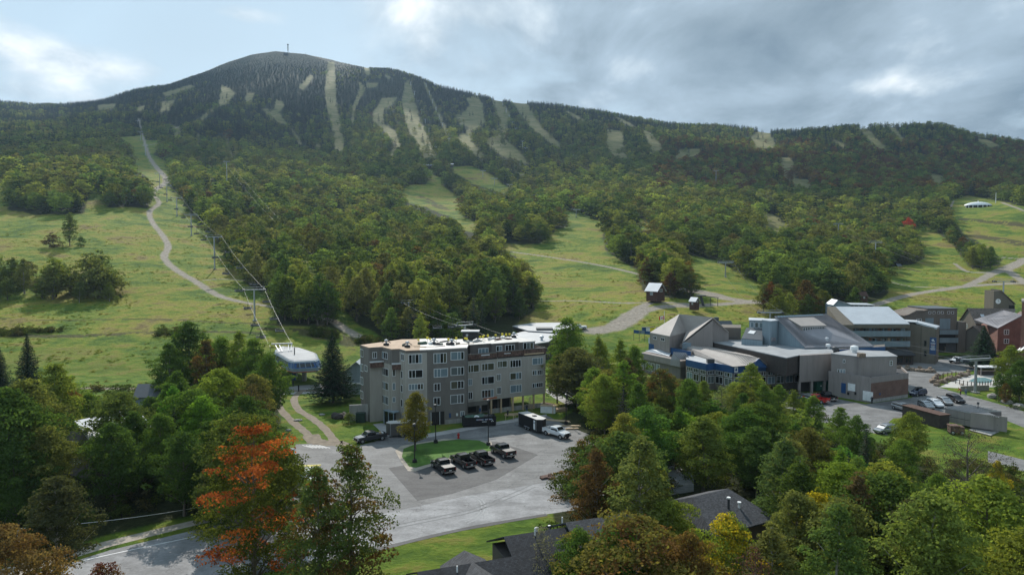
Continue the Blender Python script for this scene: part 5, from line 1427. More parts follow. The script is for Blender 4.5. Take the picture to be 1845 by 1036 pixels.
m2 = MB(); m2.slab([dt0, dt1, de1, de0], .2, .3); part(m2, 'dormer_roof', M['tanroof'], ldg, O4)
s_ = Fac(da, db)
for i in range(9): s_.window(ldg, O4, (.3 + i * (s_.L - .6) / 9, .3 + (i + .85) * (s_.L - .6) / 9, da[2] + .35, dt0[2] - .25), 1, world=True, tone=0, fw=.08)
b0, b1 = W(1512, 630, 9.6), W(1594, 625, 9.6)
m2 = MB(); m2.prism([b0, b1, back(b1, 6), back(b0, 3)], 0); part(m2, 'wall', M['taupe2'], ldg, O4)
s_ = Fac(b0, b1); m2 = MB(); s_.quad(m2, 0, s_.L, 7.9, 9.7, .01, .2); part(m2, 'blue_fascia', M['blue'], ldg, O4)
# roof units
def unit_(px, py, z, kind, s=1.0):
    p = W(px, py, z); m3 = MB()
    if kind == 'fan': m3.tube([(p[0], p[1], z), (p[0], p[1], z + .5 * s), (p[0], p[1], z + .6 * s), (p[0], p[1], z + 1.3 * s), (p[0], p[1], z + 1.5 * s)], [.5 * s, .5 * s, .8 * s, .75 * s, .3 * s], 12)
    else: m3.box(p[0] - 1.1 * s, p[0] + 1.1 * s, p[1] - .8 * s, p[1] + .8 * s, z, z + 1.25 * s)
    return m3
for a, b, z, k, s, mt in [(1539, 635.5, 10.2, 'fan', 1.2, 'white'), (1505, 635, 9.5, 'fan', 1.0, 'darksteel'), (1552, 643, 10.2, 'box', .7, 'rockbrown'), (1356, 620, 9.4, 'fan', .8, 'white'), (1490, 614, 12, 'fan', .6, 'lightmetal'), (1492, 627.5, 9.6, 'fan', .8, 'white'),
                          (1280, 653.5, 6.7, 'box', .8, 'darksteel'), (1383, 652, 6.7, 'box', 1.0, 'steel'), (1288, 626, 7.0, 'box', .7, 'steel')]:
    part(unit_(a, b, z, k, s), 'roof_unit', M[mt], ldg, O4)
for a, b, c_, d_ in [((1280, 610.5), (1329, 608), 10.6, 10.6)]:
    m2 = MB(); m2.beam(W(*a, 9.9), W(*b, 10.4), .25); part(m2, 'pipe', M['darksteel'], ldg, O4)

# ---------------------------------------------------------------- hotel with balconies
O5 = (118, 222, 0)
ht = thing('hotel', O5, 'brown hotel with long blue-grey balconies, pale metal roof and a banner on its tower', 'hotel')
fh = Fac((103, 216), (124.5, 216))
m2 = MB(); m2.prism([(103, 217.6, 11.9), (124.5, 217.6, 11.9), (125.4, 230, 16.1), (106.5, 230, 16.1)], -.2); m2.prism([(103, 216, 12), (107, 216, 12), (107.8, 230, 16.6), (105, 230, 16.6)], -.1); part(m2, 'wall', M['olive'], ht, O5)
m2 = MB(); m2.slab([(107, 215.6, 12.1), (124.3, 215.6, 12.1), (125.6, 230.3, 16.3), (108, 230.3, 16.3)], .25, .1); part(m2, 'roof', M['lightmetal'], ht, O5)
m2 = MB(); m2.box(103, 124.5, 215.7, 217.5, 11.0, 12.0); m2.box(103, 124.5, 216.2, 217.59, 3.5, 5.0); part(m2, 'fascia', M['olive'], ht, O5)
for z0 in (8.4, 5.2):
    m2 = MB(); m2.box(101.5, 124.4, 215.0, 215.25, z0, z0 + 1.75); m2.box(101.5, 124.4, 215.26, 217.55, z0, z0 + .2); part(m2, 'balcony', M['bluepanel'], ht, O5)
fw_ = Fac((103, 217.6), (124.5, 217.6))
for z0 in (10.0 - 1.4, 5.4):
    for i in range(7):
        u = 1 + i * 2.95
        m2 = MB(); fw_.quad(m2, u, u + .8, z0, z0 + 2.2, .003, .04); part(m2, 'door', random.choice([pbr('orange_brown_door', (.26, .09, .04), .6), M['wood'], M['bluepanel']]) if i % 2 else M['torn'], ht, O5)
        fw_.window(ht, O5, (u + 1.1, u + 2.5, z0 + .2, z0 + 2.2), 2, world=True, fmat=M['darksteel'])
m2 = MB(); m2.slab([(110, 211, 3.0), (124, 211, 3.0), (124, 215.9, 4.4), (110, 215.9, 4.4)], .2); part(m2, 'canopy', M['darkroof'], ht, O5)
m2 = MB(); m2.box(110.3, 123.8, 212.0, 215.9, 0, 3.0); part(m2, 'shop_front', M['darkwood'], ht, O5)
q_ = Fac((110.3, 212), (123.8, 212))
for i in range(5): q_.window(ht, O5, (.5 + i * 2.6, 2.5 + i * 2.6, .5, 2.6), 2, world=True, fmat=M['cabin'], tone=0)
T0, T1, T2, T3 = (122.8, 221.0), (131.3, 213.2), (135.5, 218.5), (127, 226)
m2 = MB(); m2.prism([(*T0, 12.6), (*T1, 11.2), (*T2, 11.2), (*T3, 12.6)], -.1); part(m2, 'tower_wall', M['olive'], ht, O5)
m2 = MB(); m2.slab([(127.5, 217.6, 12.2), (T1[0], T1[1], 10.9), (T2[0], T2[1], 10.9), (131, 222.6, 12.2)], .5, .1); m2.slab([(*T0, 12.5), (127.6, 217.3, 12.5), (131, 222.7, 12.5), (*T3, 12.5)], .25, .1); part(m2, 'tower_roof', M['lightmetal'], ht, O5)
ft_ = Fac(T0, T1)
ft_.window(ht, O5, (1665, 1669.5, 613.5, 623.5), 1, tone=0, fmat=M['darksteel']); ft_.window(ht, O5, (1665, 1669.5, 631.5, 641.5), 1, tone=0, fmat=M['darksteel'])
u0, u1, z0, z1 = ft_.rect(1675, 1687, 608, 638); m2 = MB(); ft_.quad(m2, u0, u1, z0, z1, .01, .08); bn = part(m2, 'banner', pbr('navy_banner', (.035, .075, .17), .7), ht, O5)
m2 = MB(); um = (u0 + u1) / 2; hz = z1 - z0
m2.add([ft_.pt(um - .55, .09, z1 - .9), ft_.pt(um + .3, .09, z1 - .9), ft_.pt(um + .05, .09, z1 - .45)], [(0, 1, 2)]); ft_.quad(m2, um - .3, um + .5, z1 - 1.25, z1 - 1.05, .081, .1); m2.build('emblem', M['white'], bn, O5)
for k in range(9):
    ww = .45 * (u1 - u0) * (.5 + .5 * random.random()); zz = z1 - 1.75 - k * .27
    m2 = MB(); ft_.quad(m2, um - ww * .9, um + ww * .9, zz, zz + .1, .081, .095); m2.build('lettering', M['orange'] if k == 2 else M['white'], bn, O5)

# building with recessed blue-grey bays behind the hotel
O6 = (146, 240, 0)
b6 = thing('lodging_building', O6, 'brown flat topped lodging building with tall blue-grey recessed bays right of the hotel tower', 'building')
m2 = MB(); m2.box(143.5, 153.6, 238, 250, -.1, 15.1); m2.box(153.7, 156.5, 237.5, 248, -.1, 10.7)
m2.prism([(135.5, 238, 12.5), (139.5, 238, 14.6), (143.5, 238, 14.6), (143.5, 250, 14.6), (135.5, 250, 12.5)], -.1); part(m2, 'wall', M['taupe2'], b6, O6)
f6 = Fac((135.5, 238), (153.6, 238))
m2 = MB(); m2.slab([(135.2, 237.8, 12.6), (143.4, 237.8, 14.7), (143.4, 250, 14.7), (135.2, 250, 12.6)], .2); part(m2, 'roof', M['brownroof'], b6, O6)
m2 = MB(); m2.box(143.3, 153.8, 237.8, 250.2, 15.1, 15.3); part(m2, 'roof_edge', M['slate'], b6, O6)
for r in ((1693, 1712, 574, 593), (1667, 1682, 573, 588)):
    u0, u1, z0, z1 = f6.rect(*r); m2 = MB(); f6.quad(m2, u0, u1, z0, z1, .01, .06); part(m2, 'blue_grey_bay', M['bluepanel'], b6, O6)
for a in (1673, 1680.5, 1689, 1695.5, 1707, 1714): f6.window(b6, O6, (a, a + 4.5, 561, 565.5), 1, tone=0)
for a in (1651, 1656): f6.window(b6, O6, (a, a + 4, 574, 579.5), 1)
for y0, y1 in ((594, 602), (608, 617)):
    u0, u1, z0, z1 = f6.rect(1690, 1723, y0, y1); m2 = MB(); f6.quad(m2, u0, u1, z0, z1, .9, 1.1); f6.quad(m2, u0, u1, z0, z0 + .2, .02, .9); part(m2, 'balcony', M['bluepanel'], b6, O6)
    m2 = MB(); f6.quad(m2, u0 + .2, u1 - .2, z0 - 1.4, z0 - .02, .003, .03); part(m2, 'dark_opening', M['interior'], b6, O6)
for r, mt in (((1690, 1702, 619, 634), 'interior'), ((1704, 1722, 619, 634), 'slate')):
    u0, u1, z0, z1 = f6.rect(*r); m2 = MB(); f6.quad(m2, u0, u1, max(z0, .05), z1, .003, .05); part(m2, 'entrance_opening', M[mt], b6, O6)
# small grey house on the slope behind the hotel
a = Q(1530, 556, 268); O7 = (a[0], a[1], a[2] - 3)
h7 = thing('grey_house', O7, 'small pale grey house with a low extension on the slope behind the hotel roof', 'house')
m2 = MB(); m2.box(-6, 0.5, 0, 7, 0, 4.4); m2.add([(-6, 0, 4.4), (.5, 0, 4.4), (-4.6, 0, 6.0)], [(0, 1, 2)]); m2.box(.6, 10, 1, 7, 0, 4.3); m2.build('wall', M['bluegrey'], h7)
m2 = MB(); m2.slab([(-6.3, -.3, 4.3), (-4.6, -.3, 6.2), (-3.6, 7, 6.2), (-6, 7, 4.3)], .15); m2.slab([(-4.6, -.3, 6.2), (.8, -.3, 4.4), (.8, 7, 5.0), (-3.6, 7, 6.2)], .15); m2.slab([(.6, .6, 4.4), (10.3, .6, 4.2), (10.3, 7, 4.4), (.6, 7, 4.6)], .2); m2.build('roof', M['lightmetal'], h7)
q_ = Fac((.6, 1), (10, 1)); 
for i in range(5): m2 = MB(); q_.quad(m2, .3 + i * 1.8, 1.5 + i * 1.8, 3.1, 4.0, .003, .04); m2.build('window', GLASS[0], h7)

# clock tower
O8 = (186, 262, 0)
ck = thing('clock_tower', O8, 'brown tower with a white round clock face and a steep shed roof above the houses', 'clock tower')
A8, B8 = Q(1791, 524, 258), Q(1827.6, 549, 258); A8b = Q(1803, 524.5, 258)
zA, zB = A8[2], B8[2]
m2 = MB(); m2.prism([A8, (A8[0] + 2.6, 258, zA), (B8[0], 258, zB), (B8[0] + .5, 264, zB), (A8[0] + 3.4, 264, zA), (A8[0] + .6, 264, zA)], -.1); part(m2, 'tower_wall', M['olive'], ck, O8)
m2 = MB(); m2.slab([(A8[0] + 2.3, 257.7, zA + .1), (B8[0] + .3, 257.7, zB + .1), (B8[0] + .8, 264.4, zB + .1), (A8[0] + 3.3, 264.4, zA + .1)], .3); part(m2, 'roof', M['brownroof'], ck, O8)
f8 = Fac((A8[0], 258), (B8[0], 258)); uc, zc = f8.hit(1798.3, 543)
m2 = MB(); cpt = [f8.pt(uc + .95 * math.cos(k * math.pi / 12), .08, zc + .95 * math.sin(k * math.pi / 12)) for k in range(24)]; cb_ = [f8.pt(uc + .95 * math.cos(k * math.pi / 12), .0, zc + .95 * math.sin(k * math.pi / 12)) for k in range(24)]
m2.add(cpt + cb_, [tuple(range(24))] + [(k, (k + 1) % 24, 24 + (k + 1) % 24, 24 + k) for k in range(24)]); cf = part(m2, 'clock_face', M['white'], ck, O8)
m2 = MB(); f8.quad(m2, uc - .05, uc + .05, zc, zc + .75, .085, .11); f8.quad(m2, uc, uc + .5, zc - .05, zc + .05, .085, .11); m2.build('clock_hand', M['black'], cf, O8)
u0, u1, z0, z1 = f8.rect(1816.5, 1828, 550, 562.5); m2 = MB(); f8.quad(m2, u0, u1, z0, z1 - 1.3, .3, .45); f8.quad(m2, u0, u1, z0, z0 + .2, .01, .3); part(m2, 'balcony', M['taupe'], ck, O8)
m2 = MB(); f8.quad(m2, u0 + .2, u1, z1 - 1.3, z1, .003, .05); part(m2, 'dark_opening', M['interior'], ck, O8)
u0, u1, z0, z1 = f8.rect(1791, 1821, 563.5, 568.5); m2 = MB(); f8.quad(m2, u0, u1, z0, z1, .01, .5); part(m2, 'blue_sign', M['blue'], ck, O8)

# village houses
def gable(name, label, cx, cy_, L, Wd, he, hr, rot, wall, roof, wins=(), org=None, sky=0, z0=-.2):
    o_ = thing(name, (cx, cy_, 0), label, 'house', rz=rot)
    m3 = MB(); m3.box(-L / 2, L / 2, -Wd / 2, Wd / 2, z0, he)
    for x in (-L / 2, L / 2): m3.add([(x, -Wd / 2, he), (x, Wd / 2, he), (x, 0, hr)], [(0, 1, 2)])
    m3.build('wall', wall, o_)
    k = (hr - he) / (Wd / 2); e = .45
    for sgn in (-1, 1):
        m3 = MB(); m3.slab([(-L / 2 - e, sgn * (Wd / 2 + e), he - e * k), (L / 2 + e, sgn * (Wd / 2 + e), he - e * k), (L / 2 + e, 0, hr), (-L / 2 - e, 0, hr)], .18); rr = m3.build('roof', roof, o_)
        if sgn == -1:
            for i in range(sky):
                x = -L / 4 + i * L / 2.2; m3 = MB(); a_ = .45; b_ = .7
                m3.slab([(x - .6, -Wd / 2 * a_ - .0, he + (hr - he) * (1 - a_) + .2), (x + .6, -Wd / 2 * a_, he + (hr - he) * (1 - a_) + .2), (x + .6, -Wd / 2 * b_, he + (hr - he) * (1 - b_) + .2), (x - .6, -Wd / 2 * b_, he + (hr - he) * (1 - b_) + .2)], .1); m3.build('skylight', M['lightmetal'], rr)
    for side, a_, z1_, w_, h_ in wins:
        ff_ = {'f': Fac((-L / 2, -Wd / 2), (L / 2, -Wd / 2)), 'l': Fac((-L / 2, Wd / 2), (-L / 2, -Wd / 2)), 'r': Fac((L / 2, -Wd / 2), (L / 2, Wd / 2))}[side]
        ff_.window(o_, (0, 0, 0), (a_, a_ + w_, z1_, z1_ + h_), 2, world=True, rows=2)
    return o_
gable('village_house', 'brown shingled village house with skylights behind the big pine', 172.5, 250, 13, 11, 9.5, 14.2, R(-8), M['taupe2'], M['brownroof'], [('f', 3, 6, 1.2, 1.4), ('f', 8, 6, 1.2, 1.4), ('l', 4, 7, 1.2, 1.4)], sky=2)
gable('village_house', 'tall brown gabled village house whose pale gable end stands left of the brick house', 178, 240, 12, 9, 9.0, 13.5, R(62), M['olive'], M['brownroof'], [('l', 3, 6.5, 1.2, 1.4), ('l', 5.6, 3.4, 1.1, 1.4)], sky=2)
gable('village_house', 'low brown village house with one skylight just left of the big pine', 162, 237, 9, 8, 6.4, 9.4, R(20), M['taupe2'], M['brownroof'], [('f', 1.5, 3.4, 1.2, 1.4), ('f', 5, 3.4, 1.2, 1.4), ('f', 1.5, .8, 1.2, 1.4)], sky=1)
O9 = (178, 228, 0)
br = thing('brick_house', O9, 'red brick house with pale ribbed roof and white cross windows at the right edge', 'house')
a, b = Q(1798, 592, 226), Q(1842, 568.5, 226)
m2 = MB(); m2.prism([a, b, (b[0] + 6, 236, b[2]), (a[0] + 4, 240, a[2])], -.1); part(m2, 'wall', M['brick'], br, O9)
m2 = MB(); m2.slab([lift_(a, 0), lift_(b, 0), (b[0] + 1, 236, b[2] + .6), (a[0] + .5, 238, a[2] + 1.6)], .25, .3); part(m2, 'roof', M['greymetal'], br, O9)
m2 = MB(); m2.ribs(lift_(a, .28), (a[0] + .5, 238, a[2] + 1.9), lift_(b, .28), (b[0] + 1, 236, b[2] + .9), 12, .12, .1); part(m2, 'roof_rib', M['greymetal'], br, O9)
q_ = Fac(a, b); q_.window(br, O9, (1808.5, 1818, 593.5, 603), 2, rows=2, fw=.2, tone=0); q_.window(br, O9, (1808.5, 1818, 610, 619), 2, rows=2, fw=.2, tone=0)
p = Q(1841.5, 545, 205); O10 = (p[0], 205, 0)
bt = thing('brick_building', O10, 'tall red brick building cut off by the right edge behind the round tree', 'building')
b4 = [(0, 0, p[2]), (14, 0, p[2]), (22, 10, p[2]), (7.6, 10, p[2])]; m2 = MB(); m2.prism(b4, 0); m2.build('wall', M['brick'], bt); m2 = MB(); m2.slab(b4, .5, .3); m2.build('roof_edge', M['taupe'], bt)
m2 = MB(); m2.slab([(-2.5, -3, 5.2), (0, -3, 7.4), (3, 2, 7.4), (0.5, 2, 5.2)], .12); m2.build('awning', M['white'], bt)
# ---------------------------------------------------------------- houses at the bottom of the picture
def hip_house():
    Ra, Rb = np.array(W(1232, 901, 8.2)), np.array(W(1312, 882, 8.2)); d = (Rb - Ra); d[2] = 0; Ln = np.linalg.norm(d); d /= Ln; n_ = np.array((d[1], -d[0], 0))
    h_ = thing('shingled_house', (Ra[0], Ra[1], 0), 'house with a dark grey hipped shingle roof and two vent pipes among the trees', 'house', 'shingled houses along the road', rz=math.atan2(d[1], d[0]))
    m3 = MB(); m3.box(0, Ln + 1.2, -4.4, 4.4, -.2, 6.3); m3.build('wall', M['taupe2'], h_)
    rb = []
    for sg in (-1, 1):
        m3 = MB(); m3.slab([(-.6, sg * 5, 6.0), (Ln + 2.2, sg * 5, 6.0), (Ln, 0, 8.2), (1.2, 0, 8.2)], .15); rb.append(m3.build('roof', M['shingle2'], h_))
    m3 = MB(); m3.slab([(Ln + 2.2, -5, 6.0), (Ln + 2.2, 5, 6.0), (Ln, 0, 8.2)], .15); m3.slab([(-.6, 5, 6.0), (-.6, -5, 6.0), (1.2, 0, 8.2)], .15); m3.build('roof', M['shingle2'], h_)
    for x, y, hh, mt in ((4.2, -2.4, 1.5, 'darksteel'), (5.6, -2.6, .8, 'white')):
        m3 = MB(); m3.tube([(x, y, 6.8), (x, y, 6.9 + hh)], .13, 8); q_ = m3.build('vent_pipe', M[mt], h_)
        m3 = MB(); m3.tube([(x, y, 6.9 + hh), (x, y, 7.05 + hh)], .22, 8); m3.build('cap', M['white'], q_)
hip_house()
d = np.array((.937, .348)); n_ = np.array((.348, -.937))
h2 = thing('shingled_house', (-2.4, 68.7, 0), 'long house with a black shingle roof beside the grass verge of the road', 'house', 'shingled houses along the road', rz=math.atan2(d[1], d[0]))
def hl(x, y, z): return (x, -y, z)       # y counts towards the viewer from the back eave
m3 = MB(); m3.box(.3, 6.3, -10, -.4, -.2, 5.6); m3.box(6.3, 13.2, -10.5, -.3, -.2, 6.0); m3.box(-8.5, .2, -12, -3.2, -.2, 5.0); m3.build('wall', M['condo_set'], h2)
def roof2(x0, x1, y0, ym, y1, ze, zr, mat):
    for a_, b_ in ((y0, ym), (y1, ym)):
        m4 = MB(); m4.slab([hl(x0, a_, ze), hl(x1, a_, ze), hl(x1, b_, zr), hl(x0, b_, zr)], .15); m4.build('roof', mat, h2)
roof2(-.2, 6.5, 0, 5.2, 10.6, 5.6, 8.1, M['shingle']); roof2(6.1, 13.6, -.2, 5.3, 11, 6.05, 8.6, M['shingle2']); roof2(-9, .1, 2.8, 7.6, 12.4, 4.9, 7.2, M['shingle'])
m4 = MB(); m4.slab([hl(-6.2, 4.6, 6.0), hl(-4.0, 5.0, 7.3), hl(-4.0, 12, 7.3), hl(-7.4, 12, 5.6)], .12); m4.slab([hl(-4.0, 5.0, 7.3), hl(-1.9, 4.6, 6.0), hl(-.8, 12, 5.6), hl(-4.0, 12, 7.3)], .12); m4.build('gable_roof', M['shingle2'], h2)
for x, y, z in ((-5.6, 8.2, 6.6), (2.8, 5.6, 7.8), (7.2, 2.2, 7.0), (9.5, 7.2, 7.6)):
    m4 = MB(); m4.tube([hl(x, y, z), hl(x, y, z + 1.0)], .07, 6); m4.build('vent_pipe', M['white'], h2)
for x in (5.2, 6.6):
    m4 = MB(); m4.tube([hl(x, .3, 5.9), hl(x, .3, 6.5)], [.2, .16], 8); m4.build('gutter_lamp', M['white'], h2)
# dark house in the left wood
O11 = (-65, 108, 0)
h3 = gable('dark_house', 'dark grey house with small white framed windows half hidden in the left wood', -64.8, 109.5, 9.0, 7.0, 6.6, 8.8, R(60), M['condo_set'], M['lightmetal'], [('l', 2.0, 4.3, 1.9, 1.3), ('l', 2.2, 2.0, 1.8, .8)])
gable('cabin', 'blue-grey roofed cabin at the left edge of the wood below the field', -77, 150, 8, 6, 4.0, 6.0, R(10), M['bluegrey'], M['slate'])
gable('cabin', 'small dark flat looking cabin between the trees left of the lift station', -86 + 8, 150 + 10, 5, 4, 2.6, 3.4, R(0), M['darkwood'], M['slate'])

o_ = thing('utility_pole', G(33, 1010), 'grey roadside pole with a sagging pale wire at the bottom left', 'utility pole'); O_P = tuple(G(33, 1010))
a_ = Q(33, 952, O_P[1]); m3 = MB(); m3.tube([(O_P[0], O_P[1], 0), a_], [.14, .11], 8); m3.build('pole', M['steel'], o_, O_P)
b_ = Q(560, 866, 104); m3 = MB(); pts = [tuple(np.array(a_) * (1 - k / 12) + np.array(b_) * k / 12 - np.array((0, 0, 1.1 * 4 * k / 12 * (1 - k / 12)))) for k in range(13)]; m3.tube(pts, .03, 5); m3.build('wire', M['white'], o_, O_P)
# ---------------------------------------------------------------- cabins on the slope
def cabin(name, px, py, Y, s, label, rz, roof, wall, tall=1.0, z=None):
    p = Q(px, py, Y); zz = p[2] if z is None else z
    o_ = thing(name, (p[0], p[1], zz), label, 'cabin', rz=rz); L, Wd, he, hr = 4.5 * s, 4.2 * s, 2.6 * s * tall, (2.6 * tall + 2.2) * s
    m3 = MB(); m3.box(-L / 2, L / 2, -Wd / 2, Wd / 2, -1.5, he)
    for x in (-L / 2, L / 2): m3.add([(x, -Wd / 2, he), (x, Wd / 2, he), (x, 0, hr)], [(0, 1, 2)])
    m3.build('wall', wall, o_); k = (hr - he) / (Wd / 2); e = .5 * s
    for sg in (-1, 1):
        m3 = MB(); m3.slab([(-L / 2 - e, sg * (Wd / 2 + e), he - e * k), (L / 2 + e, sg * (Wd / 2 + e), he - e * k), (L / 2 + e, 0, hr), (-L / 2 - e, 0, hr)], .15); m3.build('roof', roof, o_)
    q_ = Fac((L / 2, -Wd / 2), (L / 2, Wd / 2)); q_.window(o_, (0, 0, 0), (Wd * .32, Wd * .68, he * .75, he * 1.15), 2, world=True)
    q_ = Fac((-L / 2, -Wd / 2), (L / 2, -Wd / 2)); q_.window(o_, (0, 0, 0), (L * .35, L * .6, he * .35, he * .75), 2, world=True)
    return o_
cabin('ski_cabin', 1181, 536, 300, 1.28, 'steep gabled dark log cabin with a pale metal roof below the tree clump', R(-48), M['lightmetal'], M['cabin'])
cabin('ticket_hut', 1251, 552, 285, .64, 'tiny brown hut with a pale roof beside the black lift machinery', R(-50), M['lightmetal'], M['cabin'], 1.35)
c9 = cabin('lodge_cabin', 1297, 590, 232, 1.45, 'two storey dark red cabin with a charcoal roof and chimney behind the tan hall', R(8), M['slate'], M['cabin'], 1.35, z=3.2)
m3 = MB(); m3.box(-1.6, -.4, .0, 1.2, 6.5, 9.6); m3.build('chimney', M['slate'], c9); m3 = MB(); m3.box(-3.4, 3.4, -3.6, -3.2, 1.5, 1.9); m3.build('balcony', M['white'], c9)
cabin('red_hut', 1618, 486, 470, .8, 'tiny red-brown hut at the foot of the wood right of the fields', R(20), M['slate'], M['cabin'])
cabin('red_hut', 1553, 540, 300, .7, 'small red-brown hut under the trees just above the grey house', R(10), M['cabin'], M['cabin'])
p = T(770, 304); o_ = thing('summit_shelter', p, 'long pale shelter roof at the top of the middle meadow', 'shelter'); m3 = MB(); m3.box(-12, 12, -3, 3, 0, 4); m3.build('wall', M['darkwood'], o_); m3 = MB(); m3.slab([(-13, -4, 4), (13, -4, 4), (12, 4, 7), (-12, 4, 7)], .4); m3.build('roof', M['lightmetal'], o_)
p = T(810, 302); o_ = thing('lift_shelter', p, 'small grey lift shelter right of the long shelter above the meadow', 'shelter'); m3 = MB(); m3.box(-5, 5, -3, 3, 0, 4); m3.build('wall', M['darkwood'], o_); m3 = MB(); m3.slab([(-6, -4, 4), (6, -4, 4), (6, 4, 6), (-6, 4, 6)], .4); m3.build('roof', M['lightmetal'], o_)
# dome on the right hill
p = T(1762, 373); o_ = thing('dome_pavilion', (p[0], p[1], p[2]), 'white domed pavilion with dark openings on the right hill', 'pavilion')
m3 = MB(); n0 = len(m3.v); rr_ = [(14.2, 1.4), (13.2, 2.6), (10.5, 3.8), (7, 4.7), (3, 5.2), (.1, 5.35)]
V = [(r * math.cos(k * math.pi / 16), r * math.sin(k * math.pi / 16) * .6, z) for r, z in rr_ for k in range(32)]
m3.add(V, [(i * 32 + k, i * 32 + (k + 1) % 32, (i + 1) * 32 + (k + 1) % 32, (i + 1) * 32 + k) for i in range(5) for k in range(32)]); m3.build('roof', M['white'], o_, smooth=True)
m3 = MB(); m3.tube([(0, 0, 5.2), (0, 0, 6.6)], .5, 8); m3.build('finial', M['white'], o_)
for k in range(9):
    a = math.pi + k * math.pi / 8; x, y = 12.8 * math.cos(a), 7.7 * math.sin(a); m3 = MB(); m3.box(x - .35, x + .35, y - .3, y + .3, -1.5, 2.3); m3.build('column', M['white'], o_)
m3 = MB(); m3.prism([(12 * math.cos(k * math.pi / 8), 6.8 * math.sin(k * math.pi / 8), 2.2) for k in range(16)], -1.5); m3.build('dark_interior', M['interior'], o_)
p = T(1794, 366); m3 = MB(); m3.tube([(0, 0, 0), (0, 0, 11)], [.35, .25], 8); o_ = m3.build('mast', M['white']); o_.location = p; tag(o_, 'slim white mast right of the white dome on the hill', 'mast')
# summit masts
def mast(px, py, H, label, big):
    p = T(px, py); o_ = thing('radio_mast', p, label, 'mast', 'masts on the mountain top'); m3 = MB()
    m3.tube([(0, 0, -2), (0, 0, H)], [1.0 if big else .5, .7 if big else .35], 6); m3.build('mast_pole', M['darksteel'], o_)
    if big:
        for z, r, h in ((H * .45, 2.2, 3), (H * .62, 2.8, 3), (H * .78, 2.2, 3), (H * .93, 3.2, 4)): m3 = MB(); m3.tube([(0, 0, z), (0, 0, z + h)], r, 8); m3.build('antenna_drum', M['darksteel'], o_)
mast(519, 100, 40, 'tall dark radio mast with round antenna drums on the very summit', True)
mast(551, 103, 16, 'short thin mast on the ridge right of the summit', False)
mast(511, 100, 13, 'stub mast just left of the summit hut', False)
p = T(516, 100); o_ = thing('summit_hut', p, 'dark round topped hut at the foot of the tall radio mast', 'hut'); m3 = MB(); m3.box(-8, 7, -5, 5, -3, 7); m3.build('wall', M['darkwood'], o_); m3 = MB(); m3.slab([(-9, -6, 7), (8, -6, 7), (6, 6, 10), (-7, 6, 10)], 1.2); m3.build('roof', M['slate'], o_)
p = T(387, 160); 

# ---------------------------------------------------------------- vehicles (x forward)
def ringbody(mb_, st, mi=0):
    """loft: stations (x, half width, z0, z1, top inset)"""
    V = []
    for x, hw, z0, z1, ins in st:
        zb = z0 + (z1 - z0) * .18; zt = z1 - (z1 - z0) * .14
        V += [(x, -hw * .93, z0), (x, -hw, zb), (x, -hw, zt - .0), (x, -hw + ins, z1), (x, hw - ins, z1), (x, hw, zt), (x, hw, zb), (x, hw * .93, z0)]
    n = len(st); Fs = []
    for i in range(n - 1):
        for j in range(8):
            Fs.append((i * 8 + j, i * 8 + (j + 1) % 8, (i + 1) * 8 + (j + 1) % 8, (i + 1) * 8 + j))
    Fs.append(tuple(range(8))); Fs.append(tuple((n - 1) * 8 + j for j in range(8)))
    mb_.add(V, Fs, mi); return mb_
def wheel(root, x, y, r=.40, wd=.27):
    m3 = MB(); s_ = 1 if y > 0 else -1
    m3.tube([(x, y - s_ * wd, r), (x, y - s_ * wd * .9, r), (x, y - s_ * .04, r), (x, y, r)], [r * .92, r, r, r * .9], 14); w_ = m3.build('wheel', M['tyre'], root)
    m3 = MB(); m3.tube([(x, y, r), (x, y + s_ * .02, r)], [r * .62, r * .5], 10); m3.build('rim', M['rim'], w_)
def glassq(root, name, P):
    m3 = MB(); c = np.mean(np.array(P), 0); n_ = np.cross(np.array(P[1]) - np.array(P[0]), np.array(P[2]) - np.array(P[0])); n_ = n_ / np.linalg.norm(n_)
    if n_ @ (c - np.array((0, 0, .8))) < 0: n_ = -n_
    a = [tuple(np.array(p) + n_ * .015) for p in P]; b = [tuple(np.array(p) - n_ * .02) for p in P]
    k = len(P); m3.add(a + b, [tuple(range(k)), tuple(range(2 * k - 1, k - 1, -1))] + [(i, (i + 1) % k, k + (i + 1) % k, k + i) for i in range(k)]); return m3.build(name, CARGLASS, root)
def lamps(root, xf, xr, hw, zf, zr):
    for s_ in (-1, 1):
        m3 = MB(); m3.box(xf - .12, xf + .02, min(s_ * hw * .62, s_ * hw * .97), max(s_ * hw * .62, s_ * hw * .97), zf - .1, zf + .1); m3.build('headlight', M['lamp'], root)
        m3 = MB(); m3.box(xr - .02, xr + .08, min(s_ * hw * .84, s_ * hw * .985), max(s_ * hw * .84, s_ * hw * .985), zr - .2, zr + .15); m3.build('taillight', M['tail'], root)
